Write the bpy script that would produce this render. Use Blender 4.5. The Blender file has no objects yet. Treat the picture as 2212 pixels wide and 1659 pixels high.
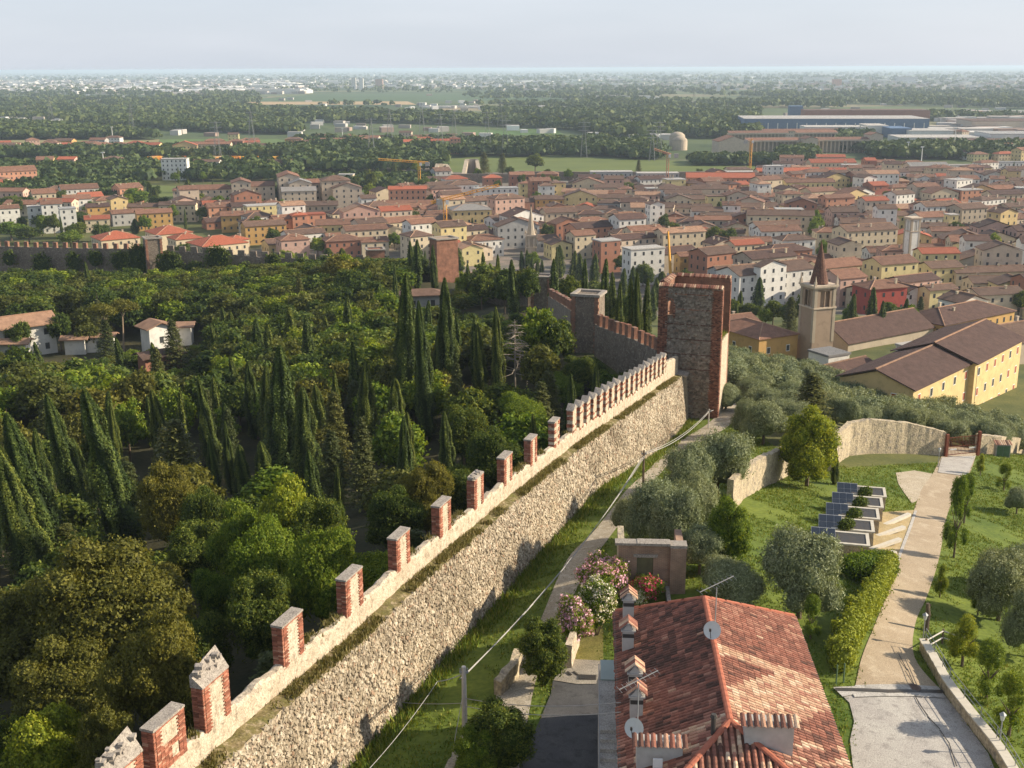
import bpy, bmesh, math, random
import numpy as np
from mathutils import Matrix, Vector
R = math.radians
random.seed(7)
rng = np.random.default_rng(7)
scene = bpy.context.scene
col = scene.collection

# ------------------------------------------------------------------ camera
FP, CU, CV, CAMZ = 2500.0, 1106.0, 829.5, 88.0          # focal length and centre in units of a 2212 x 1659 picture
cam = bpy.data.cameras.new('camera'); camo = bpy.data.objects.new('camera', cam); col.objects.link(camo)
cam.sensor_width = 36; cam.lens = 36 * FP / 2212; cam.clip_start = 1; cam.clip_end = 150000
CM = Matrix.Rotation(R(90 - 15.27), 3, 'X') @ Matrix.Rotation(R(-0.26), 3, 'Z')
camo.matrix_world = Matrix.Translation((0, 0, CAMZ)) @ CM.to_4x4()
scene.camera = camo

# ------------------------------------------------------------------ light
SUN_EL, SUN_AZ = 25.0, 83.0           # azimuth clockwise from the viewing direction (+Y)
world = bpy.data.worlds.new('World'); scene.world = world; world.use_nodes = True
wn = world.node_tree; bg = wn.nodes['Background']
sky = wn.nodes.new('ShaderNodeTexSky'); sky.sky_type = 'NISHITA'; sky.sun_disc = False
sky.sun_elevation = R(SUN_EL); sky.sun_rotation = R(SUN_AZ)
sky.altitude = 100; sky.air_density = 1.0; sky.dust_density = 1.6; sky.ozone_density = 2.0
tc = wn.nodes.new('ShaderNodeTexCoord'); cn = wn.nodes.new('ShaderNodeTexNoise'); mp = wn.nodes.new('ShaderNodeMapping')
mp.inputs['Scale'].default_value = (2.2, 2.2, 14); cn.inputs['Scale'].default_value = 1.6; cn.inputs['Detail'].default_value = 5
cr = wn.nodes.new('ShaderNodeValToRGB'); cr.color_ramp.elements[0].position = .45; cr.color_ramp.elements[1].position = .8
cr.color_ramp.elements[0].color = (0, 0, 0, 1); cr.color_ramp.elements[1].color = (.28, .28, .28, 1)
mx = wn.nodes.new('ShaderNodeMix'); mx.data_type = 'RGBA'; mx.inputs['B'].default_value = (7.9, 8.0, 8.4, 1)
mv = wn.nodes.new('ShaderNodeMix'); mv.data_type = 'RGBA'; mv.inputs['Factor'].default_value = .72   # thin even veil of high cloud
mv.inputs['B'].default_value = (6.5, 7.05, 8.0, 1)
L = wn.links.new
L(tc.outputs['Generated'], mp.inputs['Vector']); L(mp.outputs[0], cn.inputs['Vector']); L(cn.outputs['Fac'], cr.inputs['Fac'])
sx_ = wn.nodes.new('ShaderNodeSeparateXYZ'); L(tc.outputs['Generated'], sx_.inputs[0])      # the veil thins towards the zenith
vr = wn.nodes.new('ShaderNodeMapRange'); vr.interpolation_type = 'SMOOTHSTEP'; vr.inputs['From Min'].default_value = .05; vr.inputs['From Max'].default_value = .75; vr.inputs['To Min'].default_value = .74; vr.inputs['To Max'].default_value = .34
L(sx_.outputs[2], vr.inputs['Value']); L(vr.outputs['Result'], mv.inputs['Factor'])
L(sky.outputs[0], mv.inputs['A']); L(mv.outputs['Result'], mx.inputs['A']); L(cr.outputs[0], mx.inputs['Factor']); L(mx.outputs['Result'], bg.inputs['Color'])
bg.inputs['Strength'].default_value = 0.075
sun = bpy.data.lights.new('sun', 'SUN'); suno = bpy.data.objects.new('sun', sun); col.objects.link(suno)
sun.energy = 5.0; sun.angle = R(0.5); sun.color = (1.0, 0.86, 0.66)
sd = Vector((math.sin(R(SUN_AZ)) * math.cos(R(SUN_EL)), math.cos(R(SUN_AZ)) * math.cos(R(SUN_EL)), math.sin(R(SUN_EL))))
suno.rotation_euler = sd.to_track_quat('Z', 'Y').to_euler(); suno.location = sd * 300
vs = scene.view_settings; vs.view_transform = 'Standard'; vs.look = 'None'; vs.exposure = 0.72; vs.gamma = 1; vs.use_curve_mapping = False
scene.cycles.max_bounces = 5; scene.cycles.volume_bounces = 1; scene.cycles.transparent_max_bounces = 4

# ------------------------------------------------------------------ from picture to place
def ray(u, v):
    d = CM @ Vector(((u - CU) / FP, (CV - v) / FP, -1)); return (d.x, d.y, d.z)
def PD(u, v, D):
    x, y, z = ray(u, v); return (x * D, y * D, CAMZ + z * D)
def PZ(u, v, z):
    r = ray(u, v); D = (z - CAMZ) / r[2]; return (r[0] * D, r[1] * D, z)
def depth(x, y, z):
    q = CM.transposed() @ Vector((x, y, z - CAMZ)); return -q.z
def proj(x, y, z):
    q = CM.transposed() @ Vector((x, y, z - CAMZ)); return (CU + FP * q.x / -q.z, CV - FP * q.y / -q.z)

ctrl = []
for u, v, D in [(640, 1800, 57), (780, 1659, 63.2), (930, 1480, 72.3), (1100, 1290, 86.3), (1300, 1060, 112), (1465, 915, 157), (1560, 897, 158),
                (1930, 1480, 71), (1970, 1276, 90.7), (2000, 1100, 119), (2070, 990, 146), (1500, 1230, 85), (1700, 1150, 102), (1800, 1000, 135),
                (1262, 762, 185), (1165, 662, 258), (985, 612, 315)]:
    ctrl.append(PD(u, v, D))
def cz(u, D, zr):                      # a control point: picture column, distance, height relative to the camera
    ctrl.append(((u - CU) / FP * D, D, CAMZ + zr))
for c in [(1980, 60, -36.5), (1500, 60, -36.5), (1500, 45, -36.5), (2212, 74, -39.5), (2212, 92, -41.5), (2212, 120, -46), (2212, 150, -51),
          (2600, 90, -45), (2600, 150, -56), (1650, 205, -58.5), (1600, 290, -75), (1900, 160, -51), (2000, 200, -62), (2200, 200, -66),
          (2100, 235, -68), (1800, 290, -74), (2200, 260, -70), (1700, 350, -76), (2200, 350, -80), (1400, 210, -54), (1350, 290, -68), (1300, 380, -82),
          (0, 60, -44), (400, 62, -40), (0, 90, -49), (500, 90, -45), (900, 100, -43), (1150, 130, -45.5), (1230, 155, -47.5), (0, 130, -54), (500, 130, -51),
          (900, 150, -50), (0, 200, -60), (500, 200, -58), (900, 210, -55), (1100, 220, -54), (0, 270, -65), (450, 270, -64), (800, 270, -60),
          (0, 350, -64), (400, 350, -64), (780, 350, -62), (300, 420, -72), (800, 400, -71), (1050, 360, -70), (-500, 150, -56), (-500, 300, -64)]:
    cz(*c)
for x, y, z in [(0, -40, 56), (60, -40, 50), (-60, -40, 46), (0, 20, 53), (-40, 20, 45), (60, 20, 47), (150, 60, 26), (150, 150, 18), (200, 260, 8), (-150, 60, 30)]:
    ctrl.append((x, y, z))
for a in range(-60, 70, 8):
    for r_ in (480, 580, 720):
        ctrl.append((math.sin(R(a)) * r_, math.cos(R(a)) * r_, 6 if (r_ == 480 and a < -2) else 0))
C = np.array(ctrl); CX = C[:, :2] / 100
def _phi(r2): return np.where(r2 > 1e-12, r2 * np.log(np.maximum(r2, 1e-12)) * .5, 0)
NC = n_ = len(C); K = _phi(((CX[:, None] - CX[None]) ** 2).sum(-1)) + np.eye(n_) * 2e-3
Pm = np.hstack([np.ones((n_, 1)), CX]); A_ = np.zeros((n_ + 3, n_ + 3)); A_[:n_, :n_] = K; A_[:n_, n_:] = Pm; A_[n_:, :n_] = Pm.T
Wt = np.linalg.solve(A_, np.concatenate([C[:, 2], np.zeros(3)]))
def H(x, y):
    x = np.asarray(x, float); y = np.asarray(y, float); sh = x.shape
    p = np.stack([x.ravel(), y.ravel()], 1) / 100; out = np.empty(len(p))
    for i in range(0, len(p), 20000):
        q = p[i:i + 20000]
        out[i:i + 20000] = _phi(((q[:, None] - CX[None]) ** 2).sum(-1)) @ Wt[:NC] + Wt[NC] + q @ Wt[NC + 1:]
    rr = np.hypot(p[:, 0] * 100, p[:, 1] * 100)
    t = np.clip((rr - 430) / 150, 0, 1); t = t * t * (3 - 2 * t)
    b = np.clip((p[:, 1] * 100 + 60) / -100, 0, 1)
    out = np.clip(out, 0, 58) * (1 - t) * (1 - b) 
    return out.reshape(sh)
def h1(x, y): return float(H(np.array([x]), np.array([y]))[0])
def march(u, v, dz=0.0, D0=30):
    r = np.array(ray(u, v)); Ds = np.concatenate([np.arange(D0, 700, 1.5), np.geomspace(700, 60000, 200)])
    z = CAMZ + r[2] * Ds - H(r[0] * Ds, r[1] * Ds) - dz
    i = np.argmax(z < 0)
    if z[i] >= 0: i = len(Ds) - 1
    a, b = Ds[max(i - 1, 0)], Ds[i]
    for _ in range(12):
        m = (a + b) / 2
        if CAMZ + r[2] * m - h1(r[0] * m, r[1] * m) - dz < 0: b = m
        else: a = m
    return (r[0] * b, r[1] * b, CAMZ + r[2] * b), b
def G(u, v): return march(u, v)[0]

# ------------------------------------------------------------------ objects
def mesh_np(name, V, Fs, mats=(), midx=None, tint=None, smooth=False):
    """Fs: list of int arrays (m,k)"""
    me = bpy.data.meshes.new(name); V = np.asarray(V, np.float32)
    me.vertices.add(len(V)); me.vertices.foreach_set('co', V.ravel())
    Fs = [np.asarray(f, np.int32) for f in Fs if len(f)]
    loops = np.concatenate([f.ravel() for f in Fs]); tot = np.concatenate([np.full(len(f), f.shape[1], np.int32) for f in Fs])
    st = np.concatenate([[0], np.cumsum(tot)[:-1]]).astype(np.int32)
    me.loops.add(len(loops)); me.loops.foreach_set('vertex_index', loops)
    me.polygons.add(len(tot)); me.polygons.foreach_set('loop_start', st); me.polygons.foreach_set('loop_total', tot)
    if midx is not None: me.polygons.foreach_set('material_index', np.asarray(midx, np.int32))
    me.polygons.foreach_set('use_smooth', np.full(len(tot), bool(smooth)))
    me.update(calc_edges=True)
    if tint is not None:
        a = me.attributes.new('tint', 'FLOAT', 'POINT'); a.data.foreach_set('value', np.asarray(tint, np.float32))
    for m in mats: me.materials.append(m)
    return me
def link(name, data, parent=None):
    o = bpy.data.objects.new(name, data); col.objects.link(o)
    if parent: o.parent = parent
    return o
class MB:
    def __init__(s): s.V = []; s.F = {}; s.n = 0; s.T = []
    def add(s, V, F, m=0, tint=.5):
        V = np.asarray(V, float); s.V.append(V); s.T.append(np.full(len(V), tint))
        for f in F: s.F.setdefault(len(f), []).append((tuple(i + s.n for i in f), m))
        s.n += len(V)
    def addn(s, V, F, m=0, tint=None):       # numpy faces (m,k)
        V = np.asarray(V, float); s.V.append(V); s.T.append(np.full(len(V), .5) if tint is None else tint)
        s.F.setdefault(F.shape[1], []).append((F + s.n, m)); s.n += len(V)
    def box(s, c, d, rz=0, m=0, tint=.5, jit=0):
        q = np.array([[i, j, k] for k in (-.5, .5) for i, j in ((-.5, -.5), (.5, -.5), (.5, .5), (-.5, .5))]) * np.array(d)
        if jit: q = q + rng.uniform(-jit, jit, q.shape)
        cs, sn = math.cos(rz), math.sin(rz)
        q = np.stack([q[:, 0] * cs - q[:, 1] * sn, q[:, 0] * sn + q[:, 1] * cs, q[:, 2]], 1) + np.array(c)
        s.add(q, [(0, 3, 2, 1), (4, 5, 6, 7), (0, 1, 5, 4), (1, 2, 6, 5), (2, 3, 7, 6), (3, 0, 4, 7)], m, tint)
    def hexa(s, p, m=0, tint=.5):            # eight corners: bottom ring, top ring
        s.add(p, [(0, 3, 2, 1), (4, 5, 6, 7), (0, 1, 5, 4), (1, 2, 6, 5), (2, 3, 7, 6), (3, 0, 4, 7)], m, tint)
    def tube(s, a, b, r0, r1=None, n=6, m=0, tint=.5, cap=True):
        r1 = r0 if r1 is None else r1; a = np.array(a, float); b = np.array(b, float); d = b - a; L_ = np.linalg.norm(d)
        if L_ < 1e-6: return
        d /= L_; x = np.cross(d, [0, 0, 1.]) if abs(d[2]) < .95 else np.cross(d, [1., 0, 0]); x /= np.linalg.norm(x); y = np.cross(d, x)
        an = np.arange(n) * 2 * math.pi / n; ring = np.outer(np.cos(an), x) + np.outer(np.sin(an), y)
        V = np.vstack([a + ring * r0, b + ring * r1]); F = [(i, (i + 1) % n, n + (i + 1) % n, n + i) for i in range(n)]
        if cap: F += [tuple(range(n))[::-1], tuple(range(n, 2 * n))]
        s.add(V, F, m, tint)
    def prism(s, poly, z0, z1, m=0, tint=.5, top=None):   # poly: xy list; z1 may be list
        n = len(poly); z0s = z0 if hasattr(z0, '__len__') else [z0] * n; z1s = z1 if hasattr(z1, '__len__') else [z1] * n
        V = [(p[0], p[1], z) for p, z in zip(poly, z0s)] + [(p[0], p[1], z) for p, z in zip(poly, z1s)]
        F = [(i, (i + 1) % n, n + (i + 1) % n, n + i) for i in range(n)] + [tuple(range(n))[::-1], tuple(range(n, 2 * n))]
        s.add(V, F, m, tint)
    def mesh(s, name, mats, smooth=False):
        Fs, mi = [], []
        for k, L_ in s.F.items():
            for f, m in L_:
                if isinstance(f, tuple): Fs.append(np.array([f])); mi.append([m])
                else: Fs.append(f); mi.append(np.full(len(f), m))
            # merge same k for speed
        byk = {}
        for f, m in zip(Fs, mi):
            byk.setdefault(f.shape[1], [[], []]); byk[f.shape[1]][0].append(f); byk[f.shape[1]][1].append(np.asarray(m))
        Fm = [np.concatenate(a) for a, b in byk.values()]; mm = np.concatenate([np.concatenate(b) for a, b in byk.values()])
        return mesh_np(name, np.vstack(s.V), Fm, mats if isinstance(mats, (list, tuple)) else [mats], mm, np.concatenate(s.T), smooth)
    def build(s, name, mats, parent=None, smooth=False):
        return link(name, s.mesh(name, mats, smooth), parent)
def empty(name, loc=(0, 0, 0), rz=0):
    o = bpy.data.objects.new(name, None); col.objects.link(o); o.location = loc; o.rotation_euler = (0, 0, rz); o.empty_display_size = .5; return o
def tag(o, label=None, cat=None, group=None, kind=None):
    if label: o['label'] = label
    if cat: o['category'] = cat
    if group: o['group'] = group
    if kind: o['kind'] = kind
    return o
auto = []        # (object, description, category, group, position): labelled at the end from their surroundings
landmarks = []   # (phrase, x, y, z)
def later(o, desc, cat, group, pos): auto.append((o, desc, cat, group, pos)); o['category'] = cat; o['group'] = group

# ------------------------------------------------------------------ materials
def new(name):
    m = bpy.data.materials.new(name); m.use_nodes = True; t = m.node_tree; b = t.nodes['Principled BSDF']
    b.inputs['Specular IOR Level'].default_value = .25
    return m, t, b
def node(t, k, **kw):
    n = t.nodes.new(k)
    for a, v in kw.items():
        if hasattr(n, a) and a not in n.inputs.keys(): setattr(n, a, v)
        else: n.inputs[a].default_value = v
    return n
def mixc(t, f, a, b, mode='MIX'):
    n = t.nodes.new('ShaderNodeMix'); n.data_type = 'RGBA'; n.blend_type = mode
    for s_, k in ((f, 'Factor'), (a, 'A'), (b, 'B')):
        if isinstance(s_, bpy.types.NodeSocket): t.links.new(s_, n.inputs[k])
        elif k == 'Factor': n.inputs[k].default_value = s_
        else: n.inputs[k].default_value = (*s_[:3], 1)
    return n.outputs['Result']
def noise(t, scale, detail=4, coord='Object', rough=.55, vec=None):
    tcn = t.nodes.new('ShaderNodeTexCoord') if vec is None else None
    n = node(t, 'ShaderNodeTexNoise', Scale=scale, Detail=detail, Roughness=rough)
    t.links.new(vec if vec is not None else tcn.outputs[coord], n.inputs['Vector']); return n.outputs['Fac']
def ramp(t, f, stops):
    r = t.nodes.new('ShaderNodeValToRGB'); e = r.color_ramp.elements
    while len(e) < len(stops): e.new(.5)
    for i, (p, c) in enumerate(stops): e[i].position = p; e[i].color = (*c, 1) if len(c) == 3 else c
    t.links.new(f, r.inputs['Fac']); return r.outputs['Color']
def bump(t, b, hgt, dist, strength=1):
    n = node(t, 'ShaderNodeBump', Distance=dist, Strength=strength); t.links.new(hgt, n.inputs['Height']); t.links.new(n.outputs[0], b.inputs['Normal'])
def sock(t, c):
    return c
def surf(name, c1, c2=None, scale=1.0, rough=.85, c3=None, fine=0, bmp=0, bscale=None, rnd=0, metal=0):
    """mottled surface: c1<->c2 by noise, c3 specks, small relief, optional per-object variation"""
    m, t, b = new(name); b.inputs['Roughness'].default_value = rough; b.inputs['Metallic'].default_value = metal
    c2 = c2 or tuple(x * .75 for x in c1)
    f = noise(t, scale, 6); cc = ramp(t, f, [(.35, c1), (.65, c2)])
    if c3: 
        g = noise(t, scale * 3.1, 4); s2 = ramp(t, g, [(.52, (0, 0, 0)), (.66, (1, 1, 1))]); cc = mixc(t, s2, cc, c3)
    if fine:
        g = noise(t, fine, 3); s2 = ramp(t, g, [(.3, (.6, .6, .6)), (.7, (1.25, 1.25, 1.25))]); cc = mixc(t, 1.0, cc, s2, 'MULTIPLY')
    if rnd:
        oi = t.nodes.new('ShaderNodeObjectInfo'); s2 = ramp(t, oi.outputs['Random'], [(0, (1 - rnd,) * 3), (1, (1 + rnd,) * 3)]); cc = mixc(t, 1.0, cc, s2, 'MULTIPLY')
    t.links.new(cc, b.inputs['Base Color'])
    if bmp: bump(t, b, noise(t, bscale or scale * 4, 5), bmp)
    return m
def tinted(name, stops, nscale=3, fine=30, rough=.9, obj=False, bmp=0.02, contrast=.35, big=0):
    """colour picked per piece: 'tint' attribute of a joined mesh, or per-object random for single pieces"""
    m, t, b = new(name); b.inputs['Roughness'].default_value = rough
    if obj: src = t.nodes.new('ShaderNodeObjectInfo').outputs['Random']
    else: a = t.nodes.new('ShaderNodeAttribute'); a.attribute_name = 'tint'; src = a.outputs['Fac']
    cc = ramp(t, src, stops)
    g = noise(t, nscale, 5); s2 = ramp(t, g, [(.3, (1 - contrast,) * 3), (.7, (1 + contrast * .6,) * 3)]); cc = mixc(t, 1.0, cc, s2, 'MULTIPLY')
    if big:
        g = noise(t, big, 6, rough=.65); s3 = ramp(t, g, [(.32, (.62, .60, .56)), (.55, (1.05,) * 3), (.75, (1.18, 1.15, 1.1))]); cc = mixc(t, 1.0, cc, s3, 'MULTIPLY')
    if fine:
        g = noise(t, fine, 3); s3 = ramp(t, g, [(.35, (.75,) * 3), (.65, (1.15,) * 3)]); cc = mixc(t, 1.0, cc, s3, 'MULTIPLY')
        if bmp: bump(t, b, g, bmp)
    t.links.new(cc, b.inputs['Base Color']); return m
def leafmat(name, a, b_, c, trans=.32, hue=.25):
    """leaf colours a..b_..c by per-leaf tint; whole tree shifts a little with the object"""
    m, t, b = new(name); b.inputs['Roughness'].default_value = .65; b.inputs['Specular IOR Level'].default_value = .2
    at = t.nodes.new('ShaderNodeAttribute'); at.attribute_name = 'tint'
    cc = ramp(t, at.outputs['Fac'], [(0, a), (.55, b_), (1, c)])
    oi = t.nodes.new('ShaderNodeObjectInfo')
    s2 = ramp(t, oi.outputs['Random'], [(0, (1 - hue, 1 - hue * .6, 1 - hue * .5)), (.5, (1, 1, 1)), (1, (1 + hue * 1.3, 1 + hue * .8, 1 - hue * .1))])
    cc = mixc(t, 1.0, cc, s2, 'MULTIPLY'); t.links.new(cc, b.inputs['Base Color'])
    if trans:
        tr = t.nodes.new('ShaderNodeBsdfTranslucent'); ms = t.nodes.new('ShaderNodeMixShader'); ms.inputs[0].default_value = trans
        c2 = mixc(t, 1.0, cc, (1.5, 1.35, .5), 'MULTIPLY'); t.links.new(c2, tr.inputs['Color'])
        out = t.nodes['Material Output']; t.links.new(b.outputs[0], ms.inputs[1]); t.links.new(tr.outputs[0], ms.inputs[2]); t.links.new(ms.outputs[0], out.inputs['Surface'])
    return m
M = {}
M['rubble_mortar'] = surf('rubble_mortar', (.33, .265, .18), (.43, .355, .25), 1.2, c3=(.20, .16, .105), bmp=.08, bscale=9, fine=14)
ST = [(0, (.20, .165, .12)), (.25, (.32, .262, .185)), (.6, (.44, .372, .275)), (.85, (.55, .485, .38)), (1, (.33, .21, .135))]
M['stones'] = tinted('rubble_stones', ST, 2, 22, big=.22)
M['stone'] = tinted('rubble_stone', ST, 2, 22, obj=True)
SG = [(0, (.12, .10, .08)), (.3, (.22, .18, .145)), (.7, (.31, .265, .215)), (1, (.22, .15, .11))]
M['greystones'] = tinted('grey_rubble_stones', SG, 2, 18)
M['grey_rubble'] = surf('grey_rubble', (.22, .175, .135), (.15, .12, .095), .8, c3=(.30, .26, .21), bmp=.08, bscale=5, fine=7)
BR = [(0, (.17, .07, .045)), (.4, (.30, .112, .07)), (.8, (.38, .15, .095)), (1, (.48, .29, .20))]
M['bricks'] = tinted('old_bricks', BR, 3, 0, contrast=.2)
M['brick'] = tinted('old_brick', BR, 3, 0, obj=True, contrast=.2)
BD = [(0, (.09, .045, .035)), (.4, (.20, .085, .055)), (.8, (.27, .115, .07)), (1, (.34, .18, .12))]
M['darkbricks'] = tinted('shaded_weathered_bricks', BD, 3, 0, contrast=.3); M['darkbrick'] = tinted('shaded_weathered_brick', BD, 3, 0, obj=True, contrast=.3)  # darker than the old bricks: the tower front's shade put into the colour
M['brick_mortar'] = surf('brick_mortar', (.42, .33, .25), (.34, .26, .2), 3)
M['plaster'] = surf('weathered_parapet_render', (.56, .48, .37), (.45, .37, .27), 1.1, c3=(.31, .255, .185), bmp=.04, bscale=8, fine=12)
M['cap'] = surf('lichen_stone_cap', (.30, .265, .23), (.39, .35, .30), 3, c3=(.19, .165, .14), fine=20, bmp=.03)
def brickmat(name, ca=(.30, .135, .09), cb_=(.21, .10, .07), cm=(.33, .25, .19)):
    m, t, b = new(name); b.inputs['Roughness'].default_value = .9
    tcn = t.nodes.new('ShaderNodeTexCoord'); bt = node(t, 'ShaderNodeTexBrick', Scale=1.0)
    mpn = t.nodes.new('ShaderNodeMapping'); mpn.inputs['Rotation'].default_value = (R(90), 0, 0)
    # vertical faces of any heading: run the courses along x+y
    sp = t.nodes.new('ShaderNodeSeparateXYZ'); cb = t.nodes.new('ShaderNodeCombineXYZ'); ad = t.nodes.new('ShaderNodeMath'); ad.operation = 'ADD'
    t.links.new(tcn.outputs['Object'], sp.inputs[0]); t.links.new(sp.outputs[0], ad.inputs[0]); t.links.new(sp.outputs[1], ad.inputs[1])
    t.links.new(ad.outputs[0], cb.inputs[0]); t.links.new(sp.outputs[2], cb.inputs[1]); t.links.new(cb.outputs[0], bt.inputs['Vector'])
    bt.inputs['Brick Width'].default_value = .28; bt.inputs['Row Height'].default_value = .085; bt.inputs['Mortar Size'].default_value = .012
    bt.inputs['Color1'].default_value = (*ca, 1); bt.inputs['Color2'].default_value = (*cb_, 1); bt.inputs['Mortar'].default_value = (*cm, 1)
    f = noise(t, .9, 5); s2 = ramp(t, f, [(.3, (.7, .7, .7)), (.7, (1.35, 1.3, 1.2))]); cc = mixc(t, 1.0, bt.outputs['Color'], s2, 'MULTIPLY')
    t.links.new(cc, b.inputs['Base Color']); bump(t, b, bt.outputs['Fac'], -.02); return m
M['brickwork'] = brickmat('brickwork')
M['bark'] = surf('bark', (.16, .12, .085), (.10, .075, .055), 4, bmp=.03)
M['deadwood'] = surf('dead_wood', (.36, .31, .25), (.27, .22, .17), 4)
M['leaf'] = leafmat('broadleaf', (.020, .042, .008), (.080, .118, .018), (.20, .225, .038))
M['leaf_bright'] = leafmat('bright_leaf', (.045, .09, .009), (.145, .21, .018), (.28, .32, .04))
M['leaf_yellow'] = leafmat('yellow_leaf', (.07, .11, .012), (.18, .23, .02), (.34, .36, .045))
M['leaf_brown'] = leafmat('olive_brown_leaf', (.05, .055, .012), (.13, .135, .024), (.22, .205, .042))
M['leaf_olive'] = leafmat('olive_leaf', (.10, .125, .055), (.215, .245, .125), (.37, .40, .25), .15, .1)
M['leaf_cypress'] = leafmat('cypress_leaf', (.014, .028, .007), (.058, .088, .016), (.17, .20, .036), .12, .25)
M['leaf_conifer'] = leafmat('conifer_leaf', (.024, .036, .012), (.078, .092, .025), (.18, .18, .055), .1, .3)
M['leaf_grass'] = leafmat('grass_blade', (.06, .11, .012), (.13, .19, .025), (.24, .24, .06), .2)
M['leaf_hedge'] = leafmat('hedge_leaf', (.10, .13, .012), (.24, .28, .025), (.40, .42, .05), .2, .1)
M['paleconcrete'] = surf('pale_coping', (.58, .54, .46), (.50, .46, .38), 2)
M['pink'] = leafmat('oleander_pink', (.60, .26, .38), (.72, .42, .52), (.82, .62, .68), .15, .05)
M['white_flower'] = leafmat('oleander_white', (.60, .50, .42), (.72, .66, .52), (.80, .76, .66), .15, .05)
M['crimson'] = leafmat('oleander_crimson', (.42, .03, .08), (.55, .06, .13), (.65, .16, .22), .15, .05)
TL = [(0, (.10, .055, .042)), (.18, (.20, .09, .065)), (.38, (.31, .125, .085)), (.58, (.41, .20, .14)), (.78, (.56, .36, .23)), (1, (.68, .52, .37))]
M['tiles'] = tinted('clay_tiles', TL, 5, 30, rough=.85, contrast=.3)
M['tile'] = tinted('clay_tile', TL, 5, 30, rough=.85, obj=True, contrast=.3)
M['ridge'] = surf('ridge_clay', (.44, .15, .09), (.35, .12, .075), 3, bmp=.01)
def roofmat(name, c, var=.4, sc=.6):
    m, t, b = new(name); b.inputs['Roughness'].default_value = .85
    f = noise(t, sc, 6, rough=.7); cc = ramp(t, f, [(.3, tuple(x * (1 - var) for x in c)), (.5, c), (.72, tuple(min(.75, x * (1 + var)) for x in c))])
    tcn = t.nodes.new('ShaderNodeTexCoord'); wv = node(t, 'ShaderNodeTexWave', Scale=1.5, Distortion=.6); wv.bands_direction = 'X'
    t.links.new(tcn.outputs['Object'], wv.inputs['Vector']); s2 = ramp(t, wv.outputs['Fac'], [(0, (.72,) * 3), (1, (1.12,) * 3)]); cc = mixc(t, 1.0, cc, s2, 'MULTIPLY')
    oi = t.nodes.new('ShaderNodeObjectInfo'); s3 = ramp(t, oi.outputs['Random'], [(0, (.8, .82, .85)), (1, (1.2, 1.15, 1.1))]); cc = mixc(t, 1.0, cc, s3, 'MULTIPLY')
    t.links.new(cc, b.inputs['Base Color']); bump(t, b, wv.outputs['Fac'], .05); return m
ROOFS = {'brown': (.150, .096, .072), 'dark': (.10, .060, .050), 'red': (.37, .115, .065), 'terracotta': (.22, .118, .08), 'tan': (.38, .23, .15), 'grey': (.24, .235, .23), 'teal': (.07, .22, .21), 'white': (.72, .72, .70), 'blue': (.12, .20, .33), 'pale': (.42, .41, .39)}
for k, c in ROOFS.items(): M['r_' + k] = roofmat('roof_' + k, c, .3 if k in ('brown', 'dark', 'terracotta', 'tan') else .12)
WALLS = {'cream': (.62, .52, .36), 'yellow': (.64, .485, .235), 'white': (.72, .70, .64), 'pink': (.58, .38, .30), 'salmon': (.60, .30, .19), 'ochre': (.54, .33, .12),
         'grey': (.42, .41, .39), 'stone': (.43, .36, .27), 'brick': (.36, .17, .11), 'lemon': (.66, .56, .28), 'bluegrey': (.11, .17, .26), 'red': (.42, .09, .07), 'lightstone': (.56, .46, .35), 'towerstone': (.36, .265, .19)}
for k, c in WALLS.items(): M['w_' + k] = surf('wall_' + k, c, tuple(x * .88 for x in c), .25, c3=tuple(x * .8 for x in c), rnd=.06)
M['glass'] = surf('window_dark', (.045, .05, .055), (.07, .07, .07), 1, rough=.25)
M['shutter'] = surf('shutter', (.34, .10, .05), (.28, .08, .04), 1)
M['greenshutter'] = surf('green_shutter', (.05, .10, .06), (.04, .07, .05), 1)
M['white'] = surf('white_paint', (.72, .71, .68), (.66, .65, .62), 2, rough=.6)
M['concrete'] = surf('concrete', (.46, .44, .41), (.38, .36, .33), .7, c3=(.30, .29, .27), fine=15)
M['asphalt'] = surf('asphalt', (.075, .075, .08), (.10, .10, .10), .6, c3=(.06, .06, .062), fine=25)
M['gravel'] = surf('pale_gravel', (.37, .345, .32), (.43, .41, .375), .5, c3=(.30, .28, .26), fine=18, bmp=.02, bscale=20)
M['roadsurf'] = surf('tan_resin_road', (.40, .32, .225), (.34, .265, .18), .25, c3=(.44, .36, .26), fine=15, bmp=.01, bscale=20)
M['bay'] = surf('sandy_bay', (.40, .31, .165), (.34, .26, .13), .5, c3=(.44, .35, .2), fine=12)
M['dirt'] = surf('dirt_track', (.42, .37, .29), (.33, .28, .2), .5, c3=(.5, .45, .36), fine=10)
M['metal'] = surf('grey_metal', (.35, .36, .37), (.28, .29, .30), 3, rough=.5, metal=.3)
M['darkmetal'] = surf('dark_metal', (.05, .05, .05), (.07, .06, .05), 3, rough=.5)
M['wood'] = surf('pole_wood', (.20, .15, .10), (.14, .10, .07), 3)
M['polegrey'] = surf('pole_concrete', (.50, .47, .43), (.42, .39, .36), 3)
M['rust'] = surf('rusty_gate_paint', (.22, .07, .04), (.16, .05, .03), 2)
M['greenpaint'] = surf('green_paint', (.10, .16, .09), (.08, .13, .07), 2)
M['olivedoor'] = surf('olive_door', (.16, .15, .08), (.12, .11, .06), 2)
M['cranepaint'] = surf('crane_yellow', (.75, .38, .06), (.68, .33, .05), 2)
M['panel'] = surf('solar_glass', (.02, .028, .045), (.028, .038, .055), .8, rough=.35)
M['cable'] = surf('pale_cable', (.36, .35, .33), (.30, .29, .28), 3)
M['dish'] = surf('dish_grey', (.60, .62, .60), (.55, .57, .55), 3, rough=.5)
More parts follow.
